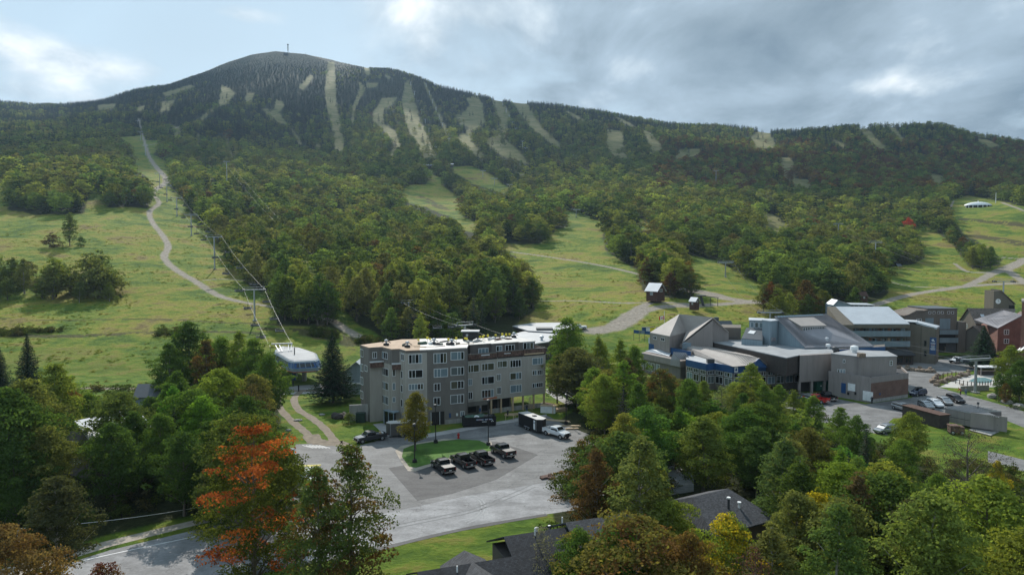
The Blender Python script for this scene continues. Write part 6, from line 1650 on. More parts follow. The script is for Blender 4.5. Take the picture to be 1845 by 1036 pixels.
def pickup(paint, label, x, y, z, rz, cover=None, cargo=False, lifted=0.0, group='pickup trucks in the parking lot', s=1.0):
    o_ = thing('pickup_truck', (x, y, z), label, 'pickup truck', group, rz=rz); o_.scale = (s, s, s); L = lifted; hw = .99
    m3 = MB()
    ringbody(m3, [(-.75, hw, .42 + L, 1.18 + L, .06), (1.25, hw, .42 + L, 1.20 + L, .08), (1.5, hw, .42 + L, 1.20 + L, .10), (2.55, hw * .97, .45 + L, 1.12 + L, .14), (2.88, hw * .90, .50 + L, 1.02 + L, .16)])
    m3.box(-2.9, -.75, -.86, .86, .55 + L, .70 + L)
    for s_ in (-1, 1): m3.box(-2.92, -.76, min(s_ * .86, s_ * hw), max(s_ * .86, s_ * hw), .50 + L, 1.24 + L)
    m3.box(-2.97, -2.88, -.97, .97, .55 + L, 1.22 + L); m3.box(-.80, -.70, -.86, .86, .6 + L, 1.2 + L)
    ringbody(m3, [(-.80, .90, 1.17 + L, 1.30 + L, .05), (-.68, .88, 1.17 + L, 1.86 + L, .16), (.15, .86, 1.17 + L, 1.93 + L, .17), (.75, .86, 1.17 + L, 1.88 + L, .18), (1.42, .90, 1.17 + L, 1.24 + L, .10)])
    m3.build('body', paint, o_)
    m3 = MB(); m3.box(-3.08, -2.92, -.95, .95, .48 + L, .68 + L); m3.build('rear_bumper', M['chrome'] if paint is not M['whitegloss'] else M['black'], o_)
    m3 = MB(); m3.box(2.84, 3.02, -.92, .92, .42 + L, .64 + L); m3.build('front_bumper', M['chrome'] if paint is M['greygloss'] else M['black'], o_)
    m3 = MB(); m3.box(2.80, 2.92, -.55, .55, .66 + L, 1.0 + L); m3.build('grille', M['black'], o_)
    glassq(o_, 'windshield', [(1.36, -.78, 1.27 + L), (1.36, .78, 1.27 + L), (.82, .66, 1.83 + L), (.82, -.66, 1.83 + L)])
    glassq(o_, 'rear_window', [(-.80, -.68, 1.32 + L), (-.80, .68, 1.32 + L), (-.71, .64, 1.78 + L), (-.71, -.64, 1.78 + L)])
    for s_ in (-1, 1):
        for a, b, c_, d_ in ((-.62, .14, -.58, .14), (.20, 1.16, .20, .74)):
            glassq(o_, 'side_window', [(a, s_ * .905, 1.27 + L), (b, s_ * .905, 1.27 + L), (d_, s_ * .80, 1.76 + L), (c_, s_ * .80, 1.76 + L)])
        m3 = MB(); m3.box(.95, 1.12, min(s_ * .98, s_ * 1.2), max(s_ * .98, s_ * 1.2), 1.22 + L, 1.42 + L); m3.build('side_mirror', M['black'], o_)
        for wx in (-1.95, 1.95):
            wheel(o_, wx, s_ * 1.0, .40 + L * .3)
            m3 = MB(); m3.tube([(wx, s_ * (hw - .02), .42 + L * .3), (wx, s_ * (hw + .006), .42 + L * .3)], .50, 14); m3.build('wheel_arch', M['black'], o_)
    lamps(o_, 2.86, -2.98, hw, .86 + L, 1.0 + L)
    if cover is not None: m3 = MB(); m3.box(-2.88, -.82, -.93, .93, 1.245 + L, 1.29 + L); m3.build('bed_cover', cover, o_)
    else: m3 = MB(); m3.box(-2.86, -.82, -.85, .85, .705 + L, .72 + L); m3.build('bed_liner', M['black'], o_)
    m3 = MB(); m3.box(-2.99, -2.975, -.2, .2, .72 + L, .86 + L); m3.build('plate', M['white'], o_)
    if cargo:
        for k in range(4): m3 = MB(); m3.box(-2.6 + k * .5, -2.3 + k * .5, -.5 + .2 * k, .1 + .15 * k, .72, 1.3 + .1 * (k % 2)); m3.build('cargo_box', M[('white', 'wood', 'steel', 'concrete')[k]], o_)
    return o_
def suv(paint, label, x, y, z, rz, box=False, group='parked cars at the lodge', long=0.0, low=0.0):
    o_ = thing('suv', (x, y, z), label, 'car', group, rz=rz); hw = .93; H = 1.70 - low; L2 = 2.35 + long / 2
    m3 = MB()
    ringbody(m3, [(-L2, hw * .9, .45, .98, .1), (-L2 + .15, hw, .35, 1.06, .06), (.95, hw, .35, 1.02, .06), (L2 - .45, hw * .97, .38, .92, .12), (L2, hw * .84, .42, .74, .15)])
    ringbody(m3, [(-L2 + .05, .80, .98, 1.08, .1), (-L2 + .35, .80, .98, H - .06, .13), (-.6, .80, .98, H, .14), (.45, .80, .98, H - .05, .15), (1.35, .84, .96, 1.04, .1)])
    m3.build('body', paint, o_)
    glassq(o_, 'windshield', [(1.24, -.70, 1.06), (1.24, .70, 1.06), (.53, .60, H - .10), (.53, -.60, H - .10)])
    glassq(o_, 'rear_window', [(-L2 + .08, -.62, 1.12), (-L2 + .08, .62, 1.12), (-L2 + .31, .58, H - .14), (-L2 + .31, -.58, H - .14)])
    for s_ in (-1, 1):
        for a, b, c_, d_ in ((-L2 + .45, -.75, -L2 + .55, -.75), (-.68, .18, -.68, .18), (.24, 1.05, .24, .48)):
            glassq(o_, 'side_window', [(a, s_ * .825, 1.08), (b, s_ * .825, 1.08), (d_, s_ * .735, H - .14), (c_, s_ * .735, H - .14)])
        m3 = MB(); m3.box(.85, 1.0, min(s_ * .93, s_ * 1.1), max(s_ * .93, s_ * 1.1), 1.02, 1.18); m3.build('side_mirror', paint, o_)
        m3 = MB(); m3.beam((-L2 + .5, s_ * .62, H + .05), (.3, s_ * .62, H + .04), .05); m3.build('roof_rail', M['chrome'], o_)
        for wx in (-1.42 - long / 3, 1.42 + long / 4):
            wheel(o_, wx, s_ * .945, .35, .24)
            m3 = MB(); m3.tube([(wx, s_ * (hw - .02), .37), (wx, s_ * (hw + .008), .37)], .43, 14); m3.build('wheel_arch', M['black'], o_)
    lamps(o_, L2 - .1, -L2 + .02, hw * .93, .70, .88)
    if box: m3 = MB(); ringbody(m3, [(-1.2, .38, H + .08, H + .22, .1), (-1.0, .45, H + .08, H + .42, .12), (.5, .45, H + .08, H + .42, .12), (.9, .3, H + .08, H + .2, .1)]); m3.build('roof_box', M['black'], o_)
    return o_
def place(fn, paint, label, fx, fy, rx, ry, **k):
    """front and rear ground pixels -> position and heading"""
    a, b = np.array(G(fx, fy)[:2]), np.array(G(rx, ry)[:2]); c = (a + b) / 2; h = math.atan2(a[1] - b[1], a[0] - b[0])
    return fn(paint, label, c[0], c[1], k.pop('z', .02), h, **k)
# front/rear bottoms as seen in the photo
place(pickup, M['greygloss'], 'dark grey pickup with white clutter in its bed, parked left of the grey-brown trailer', 641, 799, 693, 790, cargo=True)
place(pickup, M['blackgloss'], 'black pickup with a grey bed cover, leftmost of the four along the grass island', 785, 838, 812, 857, cover=M['taupemetal'])
place(pickup, M['blackgloss'], 'long black pickup with an open empty bed, second from the left along the island', 817, 828, 852, 847)
place(pickup, M['blackgloss'], 'black pickup with a shining roof, third from the left along the island', 852, 824, 883, 841, cargo=False)
place(pickup, M['blackgloss'], 'tall black pickup with a grey bed cover, standing alone at the right of the four', 888, 811, 924, 829, cover=M['taupemetal'], lifted=.12)
place(pickup, M['whitegloss'], 'white pickup with black wheel arches hitched to the long black trailer', 1022, 792, 984, 781, lifted=.15)
p = T(1043, 594); pickup(M['whitegloss'], 'white pickup parked on the gravel behind the pale flat roofs', p[0], p[1], p[2] + .2, R(190), cover=M['white'], group='pickups beyond the buildings')
place(pickup, M['whitegloss'], 'white pickup with an open bed below the balconies of the lodging building', 1712, 655, 1738, 652, group='pickups beyond the buildings', cover=None)
place(pickup, M['red'], 'bright red pickup beside the green bin at the loading bay', 1456, 722, 1483, 727, group='vehicles at the loading bay')
place(pickup, M['blackgloss'], 'black open truck right of the red pickup at the loading bay', 1480, 716, 1499, 723, group='vehicles at the loading bay')
place(suv, M['silver'], 'silver car half hidden behind the red pickup', 1444, 719, 1462, 724, group='vehicles at the loading bay')
place(suv, M['bluegloss'], 'dark blue car with a black roof box right of the brick loading dock', 1642, 714, 1665, 711, box=True)
place(suv, M['silver'], 'dark silver car standing alone at the left end of the parked row', 1638, 743, 1613, 736)
place(suv, M['silver'], 'grey car partly hidden behind the brown container', 1682, 741, 1655, 729, low=.15)
place(suv, M['whitegloss'], 'white car in the middle of the parked row by the container', 1700, 738, 1670, 726, low=.1)
place(suv, M['silver'], 'silver grey car second from the right in the parked row', 1716, 734, 1689, 722, low=.1)
place(suv, M['blackgloss'], 'long black car at the right end of the parked row', 1738, 730, 1706, 718, long=.7, low=.05)
place(suv, M['silver'], 'grey car on the lane right of the trees below the lodge yard', 1583, 781, 1606, 778)
place(suv, M['silver'], 'silver car parked at the foot of the big village pine', 1750, 660, 1768, 659)
place(suv, M['blackgloss'], 'dark car right of the village pine', 1788, 662, 1806, 661)
for i, (a, b, c_, d_, pt, lb) in enumerate([(518, 818, 500, 825, 'whitegloss', 'white car seen through the orange maple crown, farthest of the hidden row'), (524, 847, 500, 856, 'blackgloss', 'black car seen through the orange maple beside the white one'),
        (530, 862, 503, 868, 'silver', 'silver car half hidden behind the orange maple'), (520, 885, 492, 892, 'bluegloss', 'blue car nearest of the row hidden by the orange maple'), (566, 872, 545, 862, 'whitegloss', 'white car between the orange maple and the bronze tipped tree')]):
    place(suv, M[pt], lb, a, b, c_, d_, group='cars hidden behind the orange maple')
p = G(548, 858); o_ = thing('ladder_rack', (p[0], p[1], 0), 'yellow ladder on a low rack seen behind the bronze tipped tree', 'ladder')
m3 = MB(); m3.beam((-2.6, -.25, 1.6), (2.6, -.25, 1.75), .1); m3.beam((-2.6, .25, 1.6), (2.6, .25, 1.75), .1)
for k in range(10): m3.beam((-2.4 + k * .52, -.25, 1.62 + k * .015), (-2.4 + k * .52, .25, 1.62 + k * .015), .05)
m3.build('ladder', M['yellow'], o_); m3 = MB(); m3.box(-1.2, 1.2, -.6, .6, .4, 1.55); m3.box(-1, 1, -.4, .4, 0, .4); m3.build('rack', M['white'], o_)

# trailers
def trailer(label, x, y, rz, L, H, wall, roof, opened):
    o_ = thing('cargo_trailer', (x, y, .02), label, 'trailer', 'enclosed trailers', rz=rz); hw = 1.1
    m3 = MB(); m3.prism([(-L / 2, -hw, H), (L / 2 - .7, -hw, H), (L / 2, 0, H), (L / 2 - .7, hw, H), (-L / 2, hw, H)], .5); m3.build('body', wall, o_)
    m3 = MB(); m3.slab([(-L / 2, -hw, H), (L / 2 - .7, -hw, H), (L / 2, 0, H), (L / 2 - .7, hw, H), (-L / 2, hw, H)], .08, .05); m3.build('roof', roof, o_)
    m3 = MB(); m3.beam((L / 2 - .3, 0, .5), (L / 2 + 1.2, 0, .5), .12); m3.build('tow_bar', M['steel'], o_)
    for s_ in (-1, 1):
        for dx in (-.45, .45): wheel(o_, dx - .3, s_ * (hw + .12), .33, .22)
        m3 = MB(); m3.box(-1.3, .7, min(s_ * hw, s_ * (hw + .2)), max(s_ * hw, s_ * (hw + .2)), .66, .74); m3.build('fender', M['steel'], o_)
        for x0 in (-L / 2, L / 2 - .75): m3 = MB(); m3.box(x0, x0 + .07, min(s_ * hw, s_ * (hw + .03)), max(s_ * hw, s_ * (hw + .03)), .5, H); m3.build('corner_trim', M['steel'], o_)
    return o_
a, b = np.array(G(704, 786)), np.array(G(748, 783)); c_ = (a + b) / 2
t1 = trailer('grey-brown enclosed trailer with a white roof behind the small island tree', c_[0], c_[1] - .3, math.atan2(b[1] - a[1], b[0] - a[0]) + math.pi, 6.2, 2.7, M['taupemetal'], M['membrane'], False)
m3 = MB(); m3.box(2.2, 2.9, -1.13, -1.1, .6, 2.5); m3.build('door', M['condo_dark'], t1)
a, b = np.array(G(945, 768)), np.array(G(976, 781)); c_ = (a + b) / 2
t2 = trailer('long black enclosed trailer with a battered pale roof behind the white pickup', c_[0], c_[1], math.atan2(b[1] - a[1], b[0] - a[0]), 7.4, 2.75, M['black'], M['membrane'], True)
m3 = MB(); m3.box(2.0, 2.6, -1.16, -1.1, .75, 2.5); m3.build('door', M['white'], t2); m3 = MB(); m3.box(2.15, 2.45, -1.18, -1.165, 1.9, 2.2); m3.build('sticker', M['blue'], t2)
m3 = MB(); m3.prism([(-3.7, -1.05, .55), (-5.6, -1.05, .06), (-5.6, 1.05, .06), (-3.7, 1.05, .55)], .02); m3.build('ramp', M['steel'], t2)
m3 = MB(); m3.box(.2, .9, -.35, .35, 2.84, 3.0); m3.build('roof_vent', M['black'], t2)
# dumpsters
a, b = np.array(G(833, 769)), np.array(G(892, 766)); c_ = (a + b) / 2
o_ = thing('roll_off_dumpster', (c_[0], c_[1] + .6, .02), 'black roll-off dumpster with blue lettering, heaped with green sheets before the apartment block', 'dumpster', rz=math.atan2(b[1] - a[1], b[0] - a[0]))
m3 = MB(); L = 3.3
for y in (-1.2, 1.1): m3.box(-L, L, y, y + .1, .3, 1.9)
m3.box(-L, -L + .1, -1.1, 1.1, .3, 1.9); m3.box(L - .1, L, -1.1, 1.1, .3, 1.9); m3.box(-L, L, -1.1, 1.1, .25, .35)
for k in range(9): m3.box(-L + .1 + k * .8, -L + .2 + k * .8, -1.27, -1.2, .3, 1.85)
m3.box(-L, L, -1.29, -1.19, 1.82, 1.95); m3.box(-L, L, -.7, -.55, .0, .25); m3.box(-L, L, .55, .7, 0, .25); m3.build('container', M['black'], o_)
for s_, x0, mt in ((-1, -.75, 'blue'), (1, .95, 'blue')):
    m3 = MB(); m3.box(x0, x0 + 1.55, -1.31, -1.292, 1.28, 1.6); pl_ = m3.build('lettering_panel', M[mt], o_)
    m3 = MB()
    for k in range(7): m3.box(x0 + .1 + k * .2, x0 + .22 + k * .2, -1.325, -1.311, 1.34, 1.54)
    m3.build('lettering', M['white'], pl_); m3 = MB(); m3.box(x0 + .5, x0 + 1.1, -1.335, -1.326, 1.36, 1.42); m3.build('orange_stroke', M['orange'], pl_)
m3 = MB()
for k in range(6): m3.box(.45 + k * .16, .55 + k * .16, -1.31, -1.292, .92, 1.08)
m3.build('phone_number', M['white'], o_)
for x0 in (2.3, 2.6, 2.45): m3 = MB(); m3.box(x0, x0 + .16, -1.31, -1.292, .95 + (x0 == 2.45) * .25, 1.12 + (x0 == 2.45) * .25); m3.build('emblem', M['white'], o_)
for i, (x, y, sx, sy, mt) in enumerate([(-1.6, .1, 1.5, .95, 'tarp'), (.6, .2, 1.5, .8, 'tarp'), (2.2, 0, .8, .8, 'black'), (-.6, -.5, .6, .4, 'white'), (1.3, -.3, .8, .4, 'taupemetal')]):
    me = bag_mesh(sx, sy, .42, 40 + i); me.materials.append(M[mt]); q_ = link('debris_heap', me, o_); q_.location = (x, y, 1.55)
p = G(1483, 703); o_ = thing('green_dumpster', (p[0], p[1], .02), 'dark green steel dumpster in the loading bay under the taupe wall', 'dumpster', rz=R(15))
m3 = MB(); m3.prism([(-3, -1.3, 2.4), (3, -1.3, 2.4), (3, 1.3, 2.4), (-3, 1.3, 2.4)], .2)
for k in range(8): m3.box(-2.9 + k * .8, -2.78 + k * .8, -1.4, -1.3, .25, 2.3)
m3.build('container', M['green'], o_); m3 = MB(); m3.box(-3.1, 3.1, -1.42, 1.4, 2.4, 2.55); m3.build('lid', M['green'], o_)
for k in (-1.8, 1.6, 2.2): m3 = MB(); m3.box(k - .15, k + .15, -1.43, -1.41, 1.3, 1.6); m3.build('sticker', M['white'], o_)
# hydrant, lamp posts
p = G(826, 789.5); o_ = thing('fire_hydrant', (p[0], p[1], .03), 'red fire hydrant on the far edge of the grass island', 'hydrant')
m3 = MB(); m3.tube([(0, 0, 0), (0, 0, .12), (0, 0, .13), (0, 0, .7), (0, 0, .75), (0, 0, .95), (0, 0, 1.02)], [.24, .24, .17, .17, .22, .15, .05], 10); m3.tube([(-.3, 0, .6), (.3, 0, .6)], .09, 8); m3.build('hydrant_body', M['red'], o_)
def lamppost(px, py, H, label):
    p = G(px, py); o_ = thing('lamp_post', (p[0], p[1], .02), label, 'lamp post', 'black lamp posts round the parking lot')
    m3 = MB(); m3.tube([(0, 0, 0), (0, 0, .55)], [.42, .36], 10); m3.build('base', M['black'], o_); m3 = MB(); m3.tube([(0, 0, .5), (0, 0, H)], [.09, .06], 8); m3.build('pole', M['black'], o_)
    m3 = MB(); m3.tube([(0, 0, H), (0, 0, H + .12), (0, 0, H + .5), (0, 0, H + .6)], [.1, .24, .3, .08], 10); m3.build('lamp_head', M['darksteel'], o_)
lamppost(785, 798, 6.6, 'black lamp post at the far edge of the grass island'); lamppost(880, 802, 7.8, 'tall black lamp post at the right tip of the grass island'); lamppost(747, 833, 6.0, 'black lamp post at the left edge of the grass island'); lamppost(1020, 764, 5.6, 'black lamp post beside the lumber on the right lawn')
for a, b in ((515, 692), (522, 699), (532, 708)):
    p = G(a + 6, b - 3); m3 = MB(); m3.tube([(0, 0, 0), (0, 0, 1.3), (0, 0, 1.35), (0, 0, 1.6)], [.16, .16, .24, .12], 8); o_ = m3.build('bollard_lamp', M['black']); o_.location = p; tag(o_, {515: 'dark bollard lamp farthest left under the lift station', 522: 'middle dark bollard lamp before the lift station', 532: 'nearest dark bollard lamp beside the dirt ruts'}[a], 'bollard lamp', 'bollard lamps before the lift station')

# lumber, crates, saw horses on the right lawn
rL = random.Random(3)
def lumber(px, py, n, L, lay, rz, label, name='lumber_pile', mat='wood'):
    p = G(px, py); o_ = thing(name, (p[0], p[1], 0), label, 'lumber', 'building lumber on the lawn', rz=rz)
    for k in range(n):
        for j in range(lay):
            m3 = MB(); y = k * .28 + rL.uniform(-.05, .05); m3.box(-L / 2 + rL.uniform(-.3, .3), L / 2 + rL.uniform(-.3, .3), y, y + .22, j * .16, j * .16 + .12); m3.build('board', M[mat], o_)
lumber(1012, 741, 5, 3.0, 4, .5, 'neat stack of pale boards beside the white crate'); lumber(1003, 759, 4, 5.5, 1, -.35, 'long pale boards scattered behind the white pickup'); lumber(1012, 768, 3, 3.2, 1, -.1, 'short loose boards just above the white pickup')
lumber(1032, 768, 3, 2.6, 1, 0, 'three short pale boards at the right edge of the lot'); lumber(1031, 774, 2, 2.2, 2, .1, 'low pair of boards nearest the tree right of the lot'); lumber(985, 728, 4, 3.2, 1, -.7, 'reddish boards lying beside the gravel path', mat='torn'); lumber(930, 748, 3, 4.4, 2, .1, 'boards lying on saw horses before the open ground floor')
o_ = thing('white_crate', G(988, 743), 'white insulation crate on the lawn right of the open ground floor', 'crate', rz=-.25)
m3 = MB(); m3.box(-1.6, 1.6, -.7, .7, 0, 1.5); m3.build('box', M['white'], o_); m3 = MB(); m3.box(-1.7, 1.7, -.8, .8, 1.5, 1.6); m3.build('lid', M['wood'], o_); m3 = MB(); m3.beam((1.2, -1.0, 0), (1.1, -.75, 2.2), .15); m3.build('board', M['wood'], o_)
for i, (a, b) in enumerate(((918, 756), (935, 752))):
    o_ = thing('saw_horse', G(a, b), ['trestle with dark clutter left of the boards by the building', 'trestle carrying a pale sheet before the low wall'][i], 'saw horse', 'saw horses before the apartment block')
    m3 = MB(); m3.beam((-1, 0, .9), (1, 0, .9), .12); m3.build('beam', M['wood'], o_)
    for x in (-.8, .8):
        for y in (-.35, .35): m3 = MB(); m3.beam((x, y, 0), (x, 0, .9), .08); m3.build('leg', M['wood'], o_)
for i, (a, b, L_, lb) in enumerate([(889, 741, 3.8, 'tall orange step ladder leaning at the stripped wall'), (955, 738, 3.0, 'pale leaning ladder at the open corner of the block')]):
    p = G(a, b); o_ = thing('step_ladder', p, lb, 'ladder', 'ladders at the apartment block', rz=.3)
    m3 = MB(); mt_ = M['orange'] if i == 0 else M['wood']
    for x in (-.25, .25): m3.beam((x, -.7, 0), (x * .6, 0, L_), .07)
    for k in range(1, 9): f_ = k / 9.5; m3.beam((-.25 + .1 * f_, -.7 * (1 - f_), L_ * f_), (.25 - .1 * f_, -.7 * (1 - f_), L_ * f_), .05)
    m3.build('front_rails', mt_, o_); m3 = MB()
    for x in (-.25, .25): m3.beam((x, .6, 0), (x * .6, 0, L_), .06)
    m3.build('rear_rails', mt_, o_)

# awning hoops beside the block (three curved rails on a post)
o_ = thing('curved_canopy_frame', G(1020, 760), 'three curved steel rails sloping from the right end of the apartment block', 'canopy frame')
o_.location = (0, 0, 0)
for k, (a, b, c_) in enumerate([((982, 698, 152), (1012, 704, 146), (1034, 718, 140)), ((982, 702, 151), (1008, 710, 145), (1032, 726, 139)), ((983, 694, 153), (1014, 700, 148), (1035, 712, 142))]):
    P = [Q(*a), Q(*b), Q(*c_)]; m3 = MB(); m3.tube([P[0], tuple((np.array(P[0]) + np.array(P[1])) / 2 + np.array((0, 0, .15))), P[1], P[2]], .035, 6); m3.build('rail', M['darksteel'], o_)
p = Q(1020, 712, 144); m3 = MB(); m3.tube([(p[0], p[1], 0), p], .08, 6); m3.build('post', M['darksteel'], o_)

# ---------------------------------------------------------------- yard right of the lodge
def solid_thing(name, label, cat, loc, rz, parts, group=None):
    o_ = thing(name, loc, label, cat, group, rz=rz)
    for nm, m3, mt in parts: m3.build(nm, mt, o_)
    return o_
a, b = np.array(G(1648, 757)), np.array(G(1700, 772)); c_ = (a + b) / 2
solid_thing('brown_container', 'long dark brown container on the grass in front of the parked cars', 'container', (c_[0], c_[1] + 1.3, 0), math.atan2(b[1] - a[1], b[0] - a[0]),
            [('body', MB().box(-4.6, 4.6, -1.2, 1.2, .1, 2.6), M['darkwood']), ('roof', MB().box(-4.8, 4.8, -1.4, 1.4, 2.6, 2.75), M['cabin'])])
o_ = solid_thing('red_machine', 'rusty red low machine between the brown container and the grey enclosure', 'machine', G(1722, 782), -.2,
            [('body', MB().box(-1.2, 1.2, -.8, .8, .4, 1.6), M['torn']), ('hood', MB().box(-1.3, .4, -.9, .9, 1.6, 1.8), M['torn'])])
for x in (-.8, .8):
    for y in (-.85, .85): wheel(o_, x, y, .4)
Z3 = 3.2
en = [W(1703, 735, Z3), W(1749, 744, Z3), W(1812, 754, Z3), W(1804, 742, Z3), W(1752, 730.5, Z3)]
O12 = (en[1][0], en[1][1], 0); eo = thing('open_enclosure', O12, 'grey board enclosure with an open slatted roof grid on the grass right of the container', 'enclosure')
m3 = MB()
for p_, q_ in ((W(1749, 743, 3.4), W(1815, 755, 3.0)), (en[4], en[3]), (en[0], en[1])): s_ = Fac(p_, q_); s_.quad(m3, 0, s_.L, .5, p_[2], -.12, 0)
m3.build('wall', M['taupe'], eo, O12)
m3 = MB(); m3.ribs(en[0], en[4], en[1], W(1800, 752, Z3), 12, .09, .14); m3.ribs(en[0], en[1], en[4], en[3], 7, .07, .16, lift=.15); m3.build('roof_grid', M['steel'], eo, O12)
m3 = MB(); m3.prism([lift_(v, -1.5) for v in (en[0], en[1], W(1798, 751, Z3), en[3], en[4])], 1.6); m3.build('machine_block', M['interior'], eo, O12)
m3 = MB(); m3.slab([W(1745, 775, .1), W(1785, 785, .1), W(1800, 778, .1), W(1760, 768, .1)], .1); m3.build('floor_slab', M['concrete'], eo, O12)
m3 = MB(); q_ = W(1761, 765, 0); m3.tube([(q_[0], q_[1], 0), (q_[0], q_[1], 4.2)], .07, 6); m3.tube([(q_[0], q_[1], 4.2), (q_[0], q_[1], 4.6)], .22, 8); m3.build('vent_pipe', M['darksteel'], eo, O12)
# boulders, rock walls
def rock(px, py, s, label, grp, mt='stone', z=0.0, seed=0):
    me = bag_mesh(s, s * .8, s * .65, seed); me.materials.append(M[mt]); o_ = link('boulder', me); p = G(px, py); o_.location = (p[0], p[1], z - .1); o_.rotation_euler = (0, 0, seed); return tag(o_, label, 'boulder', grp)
rock(1788, 717, 1.3, 'pale boulder on the verge nearest the steel lift pole', 'boulders along the road', seed=1); rock(1813, 727, 1.2, 'grey boulder in the middle of the roadside row', 'boulders along the road', seed=2); rock(1836, 736, 1.3, 'grey boulder at the right frame edge of the roadside row', 'boulders along the road', seed=3)
rock(1733, 0 + 694, .5, 'small dark boulder beside the pool terrace', 'boulders along the road', 'rockbrown', seed=5)
wp = [(1620, 664), (1632, 667), (1644, 668), (1654, 669), (1663, 670), (1673, 671), (1681, 671)]
for i, (a, b) in enumerate(wp + [(1686, 683), (1683, 690), (1688, 695), (1700, 690), (1710, 686), (1718, 684), (1727, 681), (1735, 678), (1742, 676)]):
    rock(a, b, (.9 + .5 * rL.random()), 'brown rock of the %s rock wall' % ('planting bed' if i < 7 else 'pool terrace'), 'brown rocks of the %s' % ('planting bed' if i < 7 else 'pool terrace'), 'rockbrown', 0, 10 + i)
    if i % 2: rock(a + 3, b - 2, .7, 'brown rock of the %s rock wall' % ('planting bed' if i < 7 else 'pool terrace'), 'brown rocks of the %s' % ('planting bed' if i < 7 else 'pool terrace'), 'rockbrown', .7, 40 + i)
dk = sheet('pool_deck', [[(1692, 697), (1740, 676), (1800, 670), (1860, 676), (1850, 692), (1790, 697), (1740, 700)]], M['deck'], .03)
pl = [W(a, b, .10) for a, b in [(1745, 686), (1758, 680), (1775, 680), (1788, 684), (1785, 689), (1765, 690)]]
m3 = MB(); m3.prism(pl, .02); o_ = m3.build('pool_water', M['water']); o_['kind'] = 'structure'
def fence(pxs, H, label, n, mat, rail=True):
    P = [np.array(G(*p)) for p in pxs]; c0 = P[0]; o_ = thing('pool_fence', tuple(c0), label, 'fence', 'fences of the pool terrace'); org = tuple(c0)
    tot = sum(np.linalg.norm(b_ - a_) for a_, b_ in zip(P[:-1], P[1:])); 
    for a_, b_ in zip(P[:-1], P[1:]):
        k_ = max(1, int(round(n * np.linalg.norm(b_ - a_) / tot)))
        for i in range(k_ + (b_ is P[-1])):
            q_ = a_ + (b_ - a_) * i / k_; m4 = MB(); m4.box(q_[0] - .07, q_[0] + .07, q_[1] - .07, q_[1] + .07, 0, H); m4.build('post', mat, o_, org)
        m4 = MB(); m4.beam((a_[0], a_[1], H * .85), (b_[0], b_[1], H * .85), .06); m4.beam((a_[0], a_[1], H * .3), (b_[0], b_[1], H * .3), .05); m4.build('rail', mat, o_, org)
fence([(1689, 689), (1700, 684), (1722, 681)], 1.9, 'tall dark post fence left of the pool', 7, M['cabin'])
fence([(1722, 691), (1750, 696), (1790, 694), (1822, 688)], 1.2, 'low railing along the near side of the pool', 22, M['darkwood'])
m3 = MB(); s_ = Fac(G(1732, 705), G(1782, 703)); s_.quad(m3, 0, s_.L, 0, 1.3, -.3, 0); o_ = m3.build('retaining_wall', M['stone']); tag(o_, 'low dark stone retaining wall below the pool terrace', 'wall')
o_ = thing('pool_shelter', G(1780, 676), 'small white roofed shelter behind the pool', 'shelter')
m3 = MB(); m3.box(-3.2, 3.2, -1.5, 1.5, 2.4, 2.6); m3.build('roof', M['white'], o_)
for x in (-2.9, 2.9):
    for y in (-1.3, 1.3): m3 = MB(); m3.box(x - .1, x + .1, y - .1, y + .1, 0, 2.4); m3.build('post', M['taupe'], o_)
m3 = MB(); m3.box(-2.4, 2.4, 0, 1.2, 0, 1.2); m3.build('bar', M['darkwood'], o_)
# flag and banners left of the tan hall
p = Q(1197, 585, 228); o_ = thing('flag_pole', (p[0], p[1], 1.5), 'red and white flag on a slim pole left of the tan gabled hall', 'flag')
m3 = MB(); m3.tube([(0, 0, -1.5), (0, 0, 13.8)], .07, 6); m3.build('pole', M['white'], o_)
zf = Q(1193, 572, 228)[2] - 1.5; fl = MB(); X = [0, -.35, -.7, -1.05, -1.4, -1.75]; Yw = [0, .12, .05, -.12, -.05, .08]
for k in range(5):
    for d_ in (0,): fl.add([(X[k], Yw[k], zf - .6 - .06 * k), (X[k + 1], Yw[k + 1], zf - .66 - .06 * k), (X[k + 1], Yw[k + 1], zf + .55 - .06 * k), (X[k], Yw[k], zf + .6 - .06 * k)], [(0, 1, 2, 3)], 0 if k in (0, 4) else 1)
fo = fl.build('flag', [pbr('flag_red', (.6, .03, .03), .8), M['white']], o_)
m3 = MB(); lf = [(0, .34), (.1, .12), (.3, .16), (.2, -.02), (.24, -.14), (.04, -.12), (.03, -.3), (-.03, -.3), (-.04, -.12), (-.24, -.14), (-.2, -.02), (-.3, .16), (-.1, .12)]
m3.add([(-.87 + x, -.16, zf - .15 + y * 1.2) for x, y in lf], [tuple(range(13))]); m3.build('maple_leaf', bpy.data.materials['flag_red'], fo)
a, b = Q(1142, 598, 236), Q(1182, 598, 230); o_ = thing('banner_fence', (a[0], a[1], a[2] - .9), 'row of blue sponsor banners on posts left of the tan hall', 'banner fence')
dxy = (b[0] - a[0], b[1] - a[1]); Ln = math.hypot(*dxy)
for k in range(4):
    x0 = k * Ln / 4; m3 = MB(); m3.obox((dxy[0] * k / 4, dxy[1] * k / 4, 0), dxy, Ln / 4 - .15, .06, 1.1, z0=.5); m3.build('banner', M['blue'] if k != 1 else M['bluepanel'], o_)
    m3 = MB(); m3.box(dxy[0] * k / 4 - .06, dxy[0] * k / 4 + .06, dxy[1] * k / 4 - .06, dxy[1] * k / 4 + .06, -2, 1.7); m3.build('post', M['darksteel'], o_)
